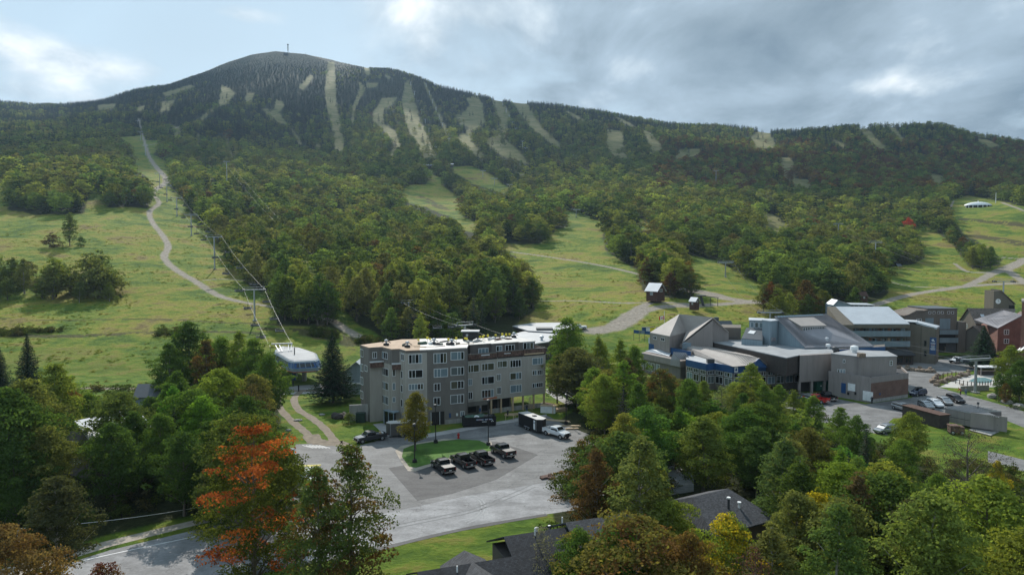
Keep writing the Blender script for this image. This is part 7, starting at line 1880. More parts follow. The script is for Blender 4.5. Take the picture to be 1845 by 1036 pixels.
for k, (px, mt) in enumerate([(1160, 'blue'), (1167, 'white'), (1175, 'yellow'), (1186, 'blue')]):
    q_ = T(px, 597); o_ = thing('picnic_bin', (q_[0], q_[1], q_[2]), ['blue bin behind the banner row', 'white bin behind the banner row', 'yellow bin behind the banner row', 'blue bin rightmost behind the banner row'][k], 'bin', 'bins behind the banners')
    m3 = MB(); m3.box(-.7, .7, -.5, .5, 0, 1.5); m3.build('box', M[mt], o_); m3 = MB(); m3.box(-.8, .8, -.6, .6, 1.5, 1.62); m3.build('lid', M['darksteel'], o_)
# tank and timber in the wood below the lot
o_ = thing('storage_tank', G(1176, 888), 'silver cylindrical tank lying in the wood above the hipped house', 'tank', rz=-.1); m3 = MB(); m3.tube([(-1.7, 0, 1.0), (-1.55, 0, 1.0), (1.55, 0, 1.0), (1.7, 0, 1.0)], [.35, .65, .65, .35], 14); m3.build('tank_body', M['silver'], o_, smooth=True)
for x in (-1, 1): m3 = MB(); m3.box(x - .15, x + .15, -.5, .5, 0, .6); m3.build('leg', M['steel'], o_)
for i, (a, b) in enumerate([(988, 862), (1000, 860)]):
    lumber(a, b, 4, 2.2, 2, .5 + i, ['reddish timber heap at the right edge of the lot', 'second small timber heap under the rusty tree'][i], 'timber_heap', 'torn')
for i, (a, b, s_) in enumerate([(537, 758, .9), (520, 776, .6), (580, 748, .7)]):
    me = bag_mesh(s_, s_ * .6, .25, 70 + i); me.materials.append(M['concrete']); o_ = link('slab_stone', me); o_.location = G(a, b); tag(o_, ['pale flat stone beside the left rut', 'pale flat stone near the lot end of the ruts', 'pale flat stone between the ruts and the spruce shadow'][i], 'stone', 'flat stones on the lawn')
for i in range(5):
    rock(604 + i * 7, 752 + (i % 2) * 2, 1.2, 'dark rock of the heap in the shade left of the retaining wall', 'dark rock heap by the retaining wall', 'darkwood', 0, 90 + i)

# people
def person(px, py, label, top, legs, rz, pose='stand', z=0.0, group='people'):
    p = G(px, py) if z == 0 else W(px, py, z)
    lean = .5 if pose == 'bend' else .0
    V = [(0, 0, .95), (0, 0, 1.15), (lean * .5, 0, 1.38), (lean * .8, 0, 1.5), (lean, 0, 1.66), (lean * .6, .2, 1.42), (lean * .7 + .1, .3, 1.15), (lean * .7 + .3, .3, .95), (lean * .6, -.2, 1.42), (lean * .7 + .1, -.3, 1.15), (lean * .7 + .3, -.28, .95),
         (0, .1, .9), (.05, .12, .48), (-.08, .13, .06), (.1, .13, .03), (0, -.1, .9), (.12, -.12, .48), (.05, -.13, .06), (.22, -.13, .03)]
    E_ = [(0, 1), (1, 2), (2, 3), (3, 4), (2, 5), (5, 6), (6, 7), (2, 8), (8, 9), (9, 10), (0, 11), (11, 12), (12, 13), (13, 14), (0, 15), (15, 16), (16, 17), (17, 18)]
    Rd = [.16, .15, .17, .06, .11, .07, .05, .04, .07, .05, .04, .1, .07, .05, .04, .1, .07, .05, .04]
    me = bpy.data.meshes.new('person'); me.from_pydata(V, E_, []); o_ = link('person', me)
    md = o_.modifiers.new('skin', 'SKIN'); sv = me.skin_vertices[0].data
    for i, r_ in enumerate(Rd): sv[i].radius = (r_, r_)
    sv[0].use_root = True; md2 = o_.modifiers.new('sub', 'SUBSURF'); md2.levels = 1; md2.render_levels = 1
    me.materials.append(top); o_.location = (p[0], p[1], p[2] if z else 0); o_.rotation_euler = (0, 0, rz)
    tag(o_, label, 'person', group)
    m4 = MB(); m4.tube([(lean, 0, 1.56), (lean, 0, 1.62), (lean, 0, 1.70), (lean, 0, 1.78)], [.07, .10, .105, .05], 8); m4.build('head', M['skin'], o_, smooth=True)
    m4 = MB(); m4.tube([(.02, .12, .06), (.03, .12, .5), (0, .1, .92)], [.07, .085, .12], 8); m4.tube([(.08, -.12, .06), (.13, -.12, .5), (0, -.1, .92)], [.07, .085, .12], 8); m4.build('trousers', legs, o_, smooth=True)
person(1731, 711, 'person in a red top bending over on the roadside grass by the lift pole', M['cloth_red'], M['cloth_dark'], 2.6, 'bend', group='people on the road by the pool')
person(1740, 711.5, 'person in pale blue standing right of the bending one', M['bluepanel'], M['cloth_blue'], 1.0, group='people on the road by the pool')
person(1571, 727, 'person in dark clothes beside the white garage door', M['cloth_dark'], M['cloth_dark'], 1.5, group='people at the buildings')
person(949, 742, 'worker in dark clothes at the open corner of the apartment block', M['cloth_dark'], M['cloth_blue'], 1.5, group='people at the buildings')
person(915, 752, 'worker in black beside the saw horses', M['cloth_dark'], M['cloth_dark'], 2.5, group='people at the buildings')
# ---------------------------------------------------------------- lift station
p = G(535, 704); O_S = (-52.5, 181.5, 0)
st = thing('lift_station', O_S, 'blue and grey rounded chairlift terminal with an orange stripe and a white roof', 'lift station')
# outline of the shell at the window line, from its picture corners
zl, zt_, zr_ = 4.6, 6.6, 9.0
low = [W(493, 651, zl), W(520, 667, zl), (*W(575, 665.5, zl)[:2], zl), back(W(577, 664, zl), 3.5), back(W(540, 648, zl), 6), back(W(497, 646, zl), 3)]
low = [W(493, 652, zl), W(500, 655, zl), W(519, 667.5, zl), W(530, 670, zl), W(572, 667.5, zl), W(578, 664, zl), W(574, 652, zl), W(540, 640, zl), W(505, 637, zl), W(494, 643, zl)]
cc = np.mean(np.array(low), 0)
def ringz(L, z, k): return [((x - cc[0]) * k + cc[0], (y - cc[1]) * k + cc[1], z) for x, y, _ in L]
lv = [(4.3, .93), (4.62, 1.0), (5.35, 1.02), (5.40, 1.02), (7.35, .90), (7.6, .88), (7.9, .80), (8.05, .55)]
def loft(a, b, mb_, mi=0):
    n_ = len(a); mb_.add(a + b, [(i, (i + 1) % n_, n_ + (i + 1) % n_, n_ + i) for i in range(n_)], mi)
m3 = MB(); R0, R1, R2, R3 = ringz(low, 4.0, .9), ringz(low, 4.35, 1.0), ringz(low, 4.6, 1.02), ringz(low, 5.3, 1.02)
loft(R0, R1, m3); m3.add(R0, [tuple(range(len(R0)))]); m3.build('underside', M['blue'], st, O_S)
m3 = MB(); loft(R1, R2, m3); m3.build('orange_stripe', M['orange'], st, O_S)
m3 = MB(); loft(R2, R3, m3); m3.build('lower_shell', M['bluegrey'], st, O_S)
R4_, R5, R6, R7 = ringz(low, 6.7, .92), ringz(low, 7.0, .89), ringz(low, 7.25, .82), ringz(low, 7.4, .45)
m3 = MB(); loft(R3, R4_, m3); n_ = len(low)
m3.m = [1 if i in (2, 3, 4) else 0 for i in range(n_)]; m3.build('glazed_shell', [GLASS[3], M['blue']], st, O_S)
m3 = MB()
for i in range(n_):
    a, b = np.array(R3[i]), np.array(R3[(i + 1) % n_]); c_, d_ = np.array(R4_[i]), np.array(R4_[(i + 1) % n_]); k_ = max(1, int(np.linalg.norm(b - a) / 1.3))
    for j in range(k_ + 1): m3.beam(tuple(a + (b - a) * j / k_), tuple(c_ + (d_ - c_) * j / k_), .14)
    m3.beam(tuple(a), tuple(b), .2); m3.beam(tuple(c_), tuple(d_), .16)
m3.build('window_frame', M['bluegrey'], st, O_S)
a, b = np.array(R3[3]), np.array(R3[4]); c_, d_ = np.array(R4_[3]), np.array(R4_[4]); m3 = MB()
ins = lambda u, v: tuple((a + (b - a) * u) * (1 - v) + (c_ + (d_ - c_) * u) * v + np.array((0, -.05, 0)))
m3.add([ins(.1, .25), ins(.9, .25), ins(.88, .85), ins(.12, .85)], [(0, 1, 2, 3)]); m3.build('end_window', GLASS[0], st, O_S)
m3 = MB(); loft(R4_, R5, m3); m3.build('upper_band', M['bluegrey'], st, O_S)
m3 = MB(); loft(R5, R6, m3); loft(R6, R7, m3); m3.add(R7, [tuple(range(n_))]); m3.build('roof', M['gravelroof'], st, O_S)
for x, y in ((0, 0), (-1, 4), (3.2, -1.5)):
    m3 = MB(); bx, by = cc[0] + x, cc[1] + y; m3.box(bx - .5, bx + .5, by - .5, by + .5, 0, 4.1); m3.build('column', M['blue'] if x == 0 else M['concrete'], st, O_S)
m3 = MB(); m3.tube([(cc[0] + 1, cc[1] - 2.6, 7.2), (cc[0] + 1, cc[1] - 2.6, 9.2)], .14, 6); m3.build('roof_pole', M['darksteel'], st, O_S)
m3 = MB()
q1, q2 = W(489, 620, 9.3), W(527, 618.5, 9.3); m3.beam(q1, q2, .35)
for f_ in (.15, .35, .8, .95): v = np.array(q1) * (1 - f_) + np.array(q2) * f_; m3.beam(tuple(v), (v[0] + (cc[0] - v[0]) * .35, v[1] - 3, 7.6), .18)
m3.build('entry_beam', M['steel'], st, O_S)

# ---------------------------------------------------------------- chairlifts
def tower(base, H, arm, rz, label, group, col=None, name='lift_tower', wheels=True, thick=.36):
    o_ = thing(name, tuple(base), label, 'lift tower', group, rz=rz); mt = col or M['steel']
    m3 = MB(); m3.tube([(0, 0, -1.5), (0, 0, H)], [thick, thick * .75], 10); m3.build('pole', mt, o_, smooth=True)
    m3 = MB(); m3.box(-.7, .7, -.7, .7, -1.5, .35); m3.build('footing', M['concrete'], o_)
    m3 = MB(); q9 = .6 if arm > 4 else .34; m3.beam((-arm - .4, 0, H), (arm + .4, 0, H), q9, q9); m3.beam((-arm, 0, H + .9), (arm, 0, H + .9), .12); m3.beam((-arm, 0, H), (-arm, 0, H + .9), .12); m3.beam((arm, 0, H), (arm, 0, H + .9), .12); m3.build('crossarm', mt, o_)
    for s_ in (-1, 1):
        m3 = MB(); m3.beam((s_ * arm, -1.8, H - .25), (s_ * arm, 1.8, H - .25), .22, .3)
        for k in range(6): m3.tube([(s_ * arm - .12, -1.6 + k * .64, H + .02), (s_ * arm + .12, -1.6 + k * .64, H + .02)], .26, 8)
        m3.build('sheave_train', M['darksteel'], o_)
    return o_
M['cable'] = pbr('wire_rope', (.20, .20, .20), .5, .4)
def cable(P, label, group, r=.026, n=10, sag=.012):
    m3 = MB(); pts = []
    for a, b in zip(P[:-1], P[1:]):
        a, b = np.array(a), np.array(b); L = np.linalg.norm(b - a)
        for k in range(n): f_ = k / n; q_ = a + (b - a) * f_; q_[2] -= sag * L * 4 * f_ * (1 - f_); pts.append(q_)
    pts.append(np.array(P[-1])); m3.tube(pts, r, 5, cap=False); o_ = m3.build('lift_cable', M['cable']); return tag(o_, label, 'cable', group), pts
CH = None
def chair_proto():
    o_ = thing('lift_chair', (0, 0, 0), 'chair', 'lift chair'); 
    m3 = MB(); m3.tube([(0, 0, 0), (0, .05, -1.2), (0, .5, -2.2), (0, .55, -2.4)], .06, 5); m3.beam((-1.4, .55, -1.9), (1.4, .55, -1.9), .07); m3.beam((-1.4, .55, -1.9), (-1.4, .5, -3.1), .06); m3.beam((1.4, .55, -1.9), (1.4, .5, -3.1), .06); m3.build('hanger', M['darksteel'], o_)
    m3 = MB(); m3.box(-1.4, 1.4, 0, .55, -3.1, -2.98); m3.build('seat', M['darksteel'], o_)
    m3 = MB(); m3.box(-1.4, 1.4, .5, .6, -2.95, -2.3); m3.build('backrest', M['darksteel'], o_)
    m3 = MB(); m3.beam((-1.35, -.1, -2.7), (1.35, -.1, -2.7), .06); m3.beam((-1.35, -.1, -2.7), (-1.35, .5, -2.3), .05); m3.beam((1.35, -.1, -2.7), (1.35, .5, -2.3), .05); m3.build('safety_bar', M['steel'], o_)
    return o_
CH = chair_proto(); CH_used = False
def chair(p, rz, label, group):
    global CH_used
    o_ = CH if not CH_used else copy_tree(CH); CH_used = True
    o_.location = tuple(p); o_.rotation_euler = (0, 0, rz); o_['label'] = label; o_['group'] = group; return o_
def line(spec, arm, group, desc, start=None, end=None, chairs=(), sag=.012, col=None, r=.026, hfix=None):
    """spec: (px, py_base, py_head) for each tower, from the valley up; py_base None -> base hidden, use distance"""
    tops = []; B = []
    for s_ in spec:
        if len(s_) == 3: b_ = np.array(T(s_[0], s_[1]))
        else: b_ = np.array(Q(s_[0], s_[1], s_[3])); b_[2] = float(terr(b_[0], b_[1]))
        H = Q(s_[0], s_[2], b_[1])[2] - b_[2]; B.append((b_, max(H, 6)))
    for i, (b_, H) in enumerate(B):
        a = B[max(i - 1, 0)][0]; c_ = B[min(i + 1, len(B) - 1)][0]; rz = math.atan2(c_[1] - a[1], c_[0] - a[0]) - math.pi / 2
        tower(b_, H, arm, rz, desc[i], group, col); tops.append((b_, H, rz))
    out = []
    for s_ in (-1, 1):
        P = [tuple(b_ + np.array((math.cos(rz) * arm * s_, math.sin(rz) * arm * s_, H + .2))) for b_, H, rz in tops]
        if start: P = [tuple(np.array(start) + np.array((s_ * arm * .9, 0, 0)))] + P
        if end: P = P + [tuple(np.array(end) + np.array((s_ * arm * .9, 0, 0)))]
        _, pts = cable(P, ('left' if s_ < 0 else 'right') + ' haul cable of ' + group.replace('towers of ', ''), 'haul cables', r, sag=sag); out.append(pts)
    for s_, i, f_, lb in chairs:
        pts = out[s_]; n_ = 10; k = min(int(i * n_ + f_ * n_), len(pts) - 2); q_ = pts[k]; d_ = pts[k + 1] - pts[k]
        chair(q_, math.atan2(d_[1], d_[0]) - math.pi / 2, lb, 'chairs of ' + group.replace('towers of ', ''))
    return out, tops
nm = ['first tower above the blue station', 'tall tower on the open field beside the track bend', 'third tower up the field', 'fourth tower, pale, near the top of the open field', 'fifth tower where the field narrows', 'sixth tower beside the narrow upper track', 'seventh tower on the upper cut', 'eighth tower on the grassy shoulder', 'highest visible tower at the top of the cut']
G1 = 'towers of the left chairlift'
ch = []
for i in range(0, 6):
    for k in range(4 if i == 0 else (3 if i < 3 else 2)):
        for s_ in (0, 1):
            ch.append((s_, i, (k + .35 + .3 * s_) / (4 if i == 0 else (3 if i < 3 else 2)), '%s chair number %d above the %s' % ('uphill' if s_ else 'downhill', k + 1, ['blue station', 'lower field', 'track bend', 'middle of the field', 'upper field', 'narrow cut'][i])))
line([(459, 578, 522), (387, 485, 427), (345, 425, 388), (319, 390, 357), (301, 364, 335), (288, 338, 313), (262, 280, 263), (253, 254, 238), (248, 231, 218)], 3.6, G1, ['Grey lift tower, ' + n_ for n_ in nm], start=W(508, 625, 8.6), chairs=ch, r=.028)
# the lift behind the apartment block
G2 = 'towers of the lift through the wood'
line([(1085, 700, 660, 165), (838, 640, 586, 196), (737, 600, 545, 250), (548, 480, 452, 420), (409, 330, 292, 700)], 2.6, G2, ['Grey lift tower hidden in tall trees right of the apartment block', 'grey lift tower standing behind the black plant room', 'grey lift tower at the edge of the wood behind the block', 'small lift tower in the narrow strip left of the central wood', 'thin distant lift tower in the cut of the upper wood'],
     start=Q(1250, 745, 140), chairs=[(s_, i, f_, '%s chair over the wood %s' % (('dark', 'pale')[s_], w_)) for i, f_, w_ in ((1, .2, 'right of the block'), (1, .7, 'behind the roof'), (2, .3, 'left of the plant room'), (2, .75, 'behind the plywood roof'), (3, .12, 'near the forest edge'), (3, .25, 'above the dark spruce'), (3, .38, 'above the gravel track'), (3, .5, 'at the foot of the wood')) for s_ in (0, 1)], col=M['steel'])
# the T towers of the middle lift
G3 = 'towers of the middle lift'
line([(1757, 708, 648), (1387, 600, 563, 250), (1307, 499, 473), (1218, 455, 437), (1091, 412, 396), (1038, 392, 378), (1000, 380, 364, 700), (968, 366, 352, 760), (939, 355, 342, 820), (918, 347, 333, 870), (891, 336, 322, 930), (870, 325, 308, 990)], 4.2, G3,
     ['Stout pale lift pole with a T head beside the pool terrace', 'pale T tower rising behind the blue-grey lodge tower', 'T tower on the grass right of the steep cabin', 'T tower above the tree clump of the middle field', 'T tower at the upper edge of the middle field', 'small T tower right of the dark round wood', 'T tower in the wood, fourth from the top of the middle lift', 'T tower in the wood, fifth from the top of the middle lift', 'T tower beside the upper meadow', 'T tower at the lower edge of the upper meadow', 'T tower right of the upper meadow top', 'highest T tower at the lift head above the meadow'], start=Q(1990, 700, 160), col=M['steel'], sag=.02)
# right hand lift
G4 = 'towers of the right lift'
line([(1807, 545, 507, 280), (1577, 468, 437, 430), (1510, 430, 404, 560), (1290, 325, 308, 900)], 3.4, G4, ['Dark T tower rising above the clock tower', 'grey lift tower in the wood above the hotel', 'grey lift tower half sunk in the right wood', 'distant lift tower in the dark wood right of the long runs'], start=Q(1990, 560, 230), sag=.015, col=M['steel'])
# mountain lifts: towers as small posts
k_ = 0
for (a, b) in [((737, 146), (789, 285)), ((903, 185), (950, 285)), ((765, 150), (812, 268))]:
    for i in range(8):
        f_ = (i + .5) / 8; px = a[0] + (b[0] - a[0]) * f_; py = a[1] + (b[1] - a[1]) * f_; p = T(px, py); k_ += 1
        tower(p, 11, 3, -.2, 'tiny pale lift tower beside the long mountain run', 'towers of the high mountain lifts', M['lightmetal'], thick=.6)
# black drive machinery next to the ticket hut
o_ = thing('lift_drive', T(1268, 551), 'black lift drive machine leaning beside the tiny hut', 'lift drive')
m3 = MB(); m3.beam((0, 0, -.5), (-1.4, 0, 4.2), .9, .9); m3.build('mast', M['darksteel'], o_); m3 = MB(); m3.tube([(-1.4, -.2, 4.2), (-1.4, -.2, 4.6)], 2.2, 16); m3.build('bull_wheel', M['darksteel'], o_); m3 = MB(); m3.beam((-1.4, 0, 4.3), (6.5, 1, 3.4), .3); m3.build('arm', M['darksteel'], o_)
for k in range(2): m3 = MB(); m3.tube([(3 + k * 3.2, .8, -1), (3 + k * 3.2, .8, 3.6)], .12, 6); m3.build('support', M['darksteel'], o_)
# ---------------------------------------------------------------- trees of the near wood
PROT = [   # clear picture areas of the near ground which no crown may hide
 [(505, 700), (640, 700), (655, 760), (690, 765), (985, 700), (1035, 765), (1060, 800), (1000, 845), (975, 870), (975, 935), (690, 985), (700, 900), (700, 850), (640, 800), (560, 795), (500, 780)],
 [(640, 612), (984, 600), (984, 770), (640, 770)], [(485, 625), (640, 595), (640, 705), (500, 705)],
 [(1155, 560), (1260, 560), (1420, 560), (1640, 560), (1640, 735), (1560, 735), (1470, 715), (1440, 690), (1385, 690), (1350, 650), (1240, 660), (1160, 640)],
 [(1440, 560), (1845, 560), (1845, 610), (1785, 640), (1790, 720), (1845, 745), (1900, 790), (1900, 850), (1800, 825), (1650, 800), (1620, 770), (1560, 778), (1500, 745), (1480, 720)],
 [(1225, 890), (1312, 880), (1362, 922), (1330, 938), (1260, 925)], [(740, 1025), (880, 960), (975, 940), (990, 1036), (740, 1040)], [(112, 770), (165, 765), (165, 865), (112, 865)],
 [(205, 945), (345, 905), (352, 1040), (170, 1040), (200, 985)], [(690, 985), (970, 930), (880, 962), (760, 1010), (700, 1040)], [(640, 1000), (700, 1000), (700, 1040), (640, 1040)],
]
LIM = [(-80, 660), (0, 690), (45, 685), (60, 652), (120, 656), (145, 700), (200, 700), (255, 712), (284, 690), (292, 640), (312, 600), (345, 578), (375, 590), (395, 615), (430, 598), (455, 620), (480, 640), (500, 660), (508, 760), (530, 860), (700, 1000), (960, 940),
       (984, 800), (986, 640), (1000, 590), (1020, 574), (1045, 590), (1060, 612), (1080, 604), (1120, 612), (1150, 622), (1160, 668), (1185, 664), (1240, 676), (1300, 692), (1330, 668), (1355, 656), (1380, 672), (1398, 695), (1425, 706), (1455, 708), (1478, 712), (1500, 735),
       (1545, 745), (1560, 778), (1600, 764), (1625, 748), (1650, 742), (1668, 760), (1690, 800), (1740, 815), (1790, 840), (1845, 860), (1950, 860)]
NT = []    # placed near trees (x, y, radius)
def okplace(x, y, H, rad):
    fr, sx_ = np.meshgrid((.1, .3, .45, .6, .75, .9, 1.0), (-1, -.6, -.3, 0, .3, .6, 1)); k = rad * np.where(fr < .85, 1, .35)
    a, b = proj(x + (sx_ * k).ravel(), np.full(49, float(y)), H * fr.ravel())
    for P in PROT:
        if inpoly(a, b, P).any(): return False
    return True
def near_tree(kind, px, top, Y, col, label, group=None, wide=1.0, cat='tree', Hmin=4, check=False):
    q_ = Q(px, top, Y); H = q_[2]; x = q_[0] * 1.0
    # column position from the middle of the crown
    m_ = ray(px, (top + 700) / 2); x = (px - 922.5) / F * (Y * cp - (H * .6 - CZ) * sp)
    H = max(H, Hmin)
    NT.append((x, Y, H * .27 * wide)); return tree(kind, x, Y, 0, H, col, label, group, cat, wide)
g6 = GREENS
MAN = [
 # left wood
 ('round0', 52, 686, 96, g6[4], 'big olive leaved tree at the left edge, between two spruces', 1.0), ('oval1', 94, 655, 112, g6[3], 'yellow-green tree peeking over the left wood beside the dark spruce', 1.0),
 ('round1', 10, 700, 88, g6[2], 'dark green tree cut by the left frame edge', 1.0), ('round2', 212, 704, 104, g6[6], 'broad green tree right of the dark house', 1.1), ('oval0', 160, 708, 118, g6[1], 'pale green tree directly behind the dark house', 1.0),
 ('oval2', 345, 579, 158, g6[2], 'tallest dark green tree of the left wood, below the lift cables', 1.1), ('oval3', 305, 618, 150, g6[0], 'green tree left of the tallest one in the left wood', 1.0), ('bronze0', 372, 612, 146, (.06, .05, .025), 'brownish crowned tree beside the tallest of the left wood', .9),
 ('oval0', 398, 606, 152, g6[1], 'fresh green tree right of the brownish crown in the left wood', 1.0), ('spire0', 430, 598, 150, g6[5], 'bright slim tree in the middle of the left wood', 1.1), ('oval1', 462, 610, 146, g6[1], 'bright green tree near the right end of the left wood', 1.1), ('round3', 488, 640, 140, g6[0], 'green tree nearest the blue lift station', .85),
 ('round0', 270, 716, 118, g6[2], 'round dark green tree below the field edge', .9), ('oval3', 320, 668, 128, g6[0], 'green tree half way down the left wood', 1.0), ('round1', 400, 664, 118, g6[5], 'bright green tree in front of the slim ones in the left wood', 1.0), ('thin0', 455, 690, 112, (.085, .07, .035), 'thin brownish tree above the orange maple', 1.0),
 ('round2', 345, 700, 108, g6[0], 'broad green tree in the middle of the left wood', 1.1), ('oval2', 245, 740, 100, g6[2], 'dark green tree over the shaded bank', 1.0), ('round3', 440, 715, 104, g6[2], 'dark round tree just behind the orange maple', 1.0), ('oval0', 290, 745, 98, g6[0], 'green tree above the white roadside wire', 1.0),
 ('round1', 205, 760, 92, g6[2], 'dark tree leaning over the right side of the dark house', .9), ('oval1', 375, 760, 94, g6[2], 'dark green tree left of the orange maple', 1.0), ('round0', 330, 780, 90, g6[2], 'low dark tree on the shaded bank', .95),
 ('oval1', 98, 862, 70, (.060, .066, .035), 'dull dark tree in the bottom left corner', 1.15), ('bronze1', 185, 1014, 57, (.10, .035, .035), 'small wine red tree at the bottom edge by the road', .6), ('round3', 30, 800, 84, g6[2], 'dark tree at the left frame edge below the olive one', 1.0), ('bronze1', 12, 945, 60, (.16, .11, .05), 'orange-brown bush tree in the bottom left corner', .9), ('round0', 88, 770, 88, g6[4], 'olive tree left of the dark house', .9),
 # the pair in front of the lot
 ('maple', 455, 764, 66, (.070, .085, .020), 'tall maple with flaming orange and green foliage in front of the parking lot', 1.08), ('bronze0', 632, 795, 63, (.085, .110, .034), 'tall narrow tree with bronze tipped branches right of the orange maple', 1.0), ('bronze0', 578, 838, 60, (.075, .105, .034), 'second bronze tipped tree between the maple and the tall narrow one', .95),
 ('bronze1', 1070, 784, 87, (.045, .062, .020), 'broad dark green and rust coloured tree right of the parking lot', 1.05), ('thin1', 972, 950, 62, (.13, .13, .11), 'silvery half dead tree rising over the black roof', .62),
 ('bronze1', 1150, 932, 57, (.125, .115, .035), 'wide olive-gold tree in front of the long shingled roof', 1.2), ('round2', 1212, 897, 68, g6[3], 'light green tree left of the hipped roof', .85), ('yellow', 1305, 925, 61, g6[5], 'yellow-green tree in front of the hipped roof', .9), ('bronze1', 1240, 960, 56, (.12, .085, .03), 'rusty orange small tree below the hipped roof', .6),
 ('oval0', 1435, 886, 66, g6[4], 'tall olive tree right of the hipped roof', 1.1), ('yellow', 1476, 884, 68, (.16, .17, .02), 'golden yellow topped maple beside the tall olive tree', .8), ('round0', 1520, 905, 62, g6[4], 'olive green tree right of the golden one', 1.0), ('round1', 1775, 862, 63, g6[5], 'big bright green tree in the bottom right corner', 1.15),
 ('oval2', 1640, 900, 62, (.055, .06, .03), 'dull green tree at the bottom left of the big bright one', 1.0), ('thin0', 1358, 985, 52, (.08, .045, .04), 'purplish brown small tree below the hipped roof corner', .7), ('oval3', 1590, 850, 76, g6[1], 'fresh green tree in the lower right wood', 1.0),
 # right wood
 ('oval1', 1022, 573, 163, g6[1], 'very tall green tree right of the apartment block', 1.0), ('oval2', 1004, 632, 158, g6[0], 'green tree left foot of the very tall one', .8), ('spire1', 1078, 604, 158, g6[3], 'pale green tree behind the very tall one', 1.0), ('spire2', 1118, 612, 156, g6[5], 'light poplar left of the lodge entrance', 1.0), ('oval0', 1142, 622, 152, g6[1], 'fresh green tree touching the lodge entrance', .8),
 ('round2', 1090, 672, 126, g6[5], 'bright tree in front of the light poplars', .8), ('bronze1', 1190, 664, 132, (.07, .08, .03), 'reddish brown crowned tree below the lodge entrance', .8), ('oval3', 1150, 690, 120, g6[0], 'green tree beside the reddish crown', .9), ('round0', 1240, 684, 124, g6[0], 'round green tree below the blue fascia', .8),
 ('thin0', 1300, 694, 128, (.13, .16, .07), 'pale airy tree in front of the lodge windows', 1.2), ('spire0', 1352, 655, 138, g6[5], 'tall light green aspen covering the blue gable', 1.45), ('spire1', 1375, 690, 132, g6[1], 'aspen right of the tallest light one', 1.3), ('spire2', 1430, 704, 128, g6[3], 'light aspen below the loading bay', 1.35), ('oval0', 1466, 712, 124, g6[1], 'green tree hiding the red pickup', .9),
 ('round1', 1212, 676, 148, (.13, .13, .05), 'olive tree against the lodge entrance wall', 1.0), ('oval3', 1268, 686, 146, g6[5], 'bright tree against the left blue fascia', 1.1), ('round2', 1322, 688, 147, g6[3], 'yellow-green tree under the lodge sign', 1.0), ('oval2', 1402, 692, 144, g6[1], 'green tree under the right blue fascia', 1.1), ('round0', 1448, 716, 140, g6[0], 'low green tree before the loading bay', .9),
 ('round3', 1040, 955, 60, g6[0], 'green tree between the two dark roofs', .8), ('oval0', 235, 860, 97, g6[2], 'dark tree on the bank above the roadside wire', 1.2), ('round1', 300, 850, 98, g6[2], 'broad dark tree on the bank left of the maple', 1.1), ('round2', 150, 905, 84, g6[2], 'dark tree on the bank below the dark house', .9),
 ('oval1', 1514, 733, 116, g6[1], 'rounded green tree at the edge of the lodge yard', .9), ('round3', 1545, 750, 108, g6[0], 'green tree nearest the curved kerb of the yard', .8), ('fir', 1560, 765, 104, CON[1], 'dark fir between the yard and the lane', 1.0), ('round1', 1640, 742, 108, g6[3], 'bright green tree in front of the brown container', .8),
 ('round2', 1625, 790, 98, g6[1], 'fresh green tree left of the dark bare one', .9), ('round0', 1690, 855, 84, g6[1], 'green tree below the lawn of the enclosure', .8), ('fir', 1528, 815, 86, CON[0], 'slim dark fir in the middle of the right wood', 1.0), ('yellow', 1795, 828, 92, g6[3], 'golden tipped bush tree by the lower lane', .55),
 ('round1', 1822, 622, 166, g6[3], 'yellow-green tree over the lane at the right frame edge', .8), ('round3', 1838, 650, 158, g6[2], 'dark green tree in the group at the right frame edge', .9), ('round0', 1800, 672, 160, g6[0], 'low green tree left in the group at the right frame edge', .5), ('bronze1', 1812, 690, 156, (.09, .07, .03), 'reddish bush tree at the foot of the right group', .5),
]
for k, px, tp, Y, c, lb, wd in MAN:
    near_tree(k, px, tp, Y, c, lb, 'trees of the near woods', wd)
near_tree('bare', 1745, 768, 92, (.060, .055, .038), 'dark almost bare branching tree before the grey enclosure', 'trees of the near woods', 1.15)
# spruces
near_tree('spruce0', 599, 598, 159, CON[0], 'big dark spruce between the lift station and the apartment block', wide=1.2, cat='spruce')
near_tree('spruce1', 50, 600, 158, CON[0], 'dark spruce rising over the left wood into the field', wide=.85, cat='spruce'); near_tree('spruce0', -2, 618, 158, CON[0], 'dark spruce cut by the left frame edge', wide=.85, cat='spruce')
p = G(1771, 664); tree('spruce1', p[0], p[1], 0, Q(1771, 586, p[1])[2], (.030, .055, .030), 'broad green pine before the village houses', None, 'pine', 1.35)
# island tree and shrub
p = G(748, 812); tree('oval2', p[0], p[1], 0, Q(746, 706, p[1])[2], (.13, .12, .025), 'small yellow-green tree with orange tips on the grass island', None, 'tree', 1.0)
p = G(628, 764); tree('shrub0', p[0], p[1], 0, 2.4, g6[6], 'small round shrub left of the green cabinet', None, 'shrub', 1.0)
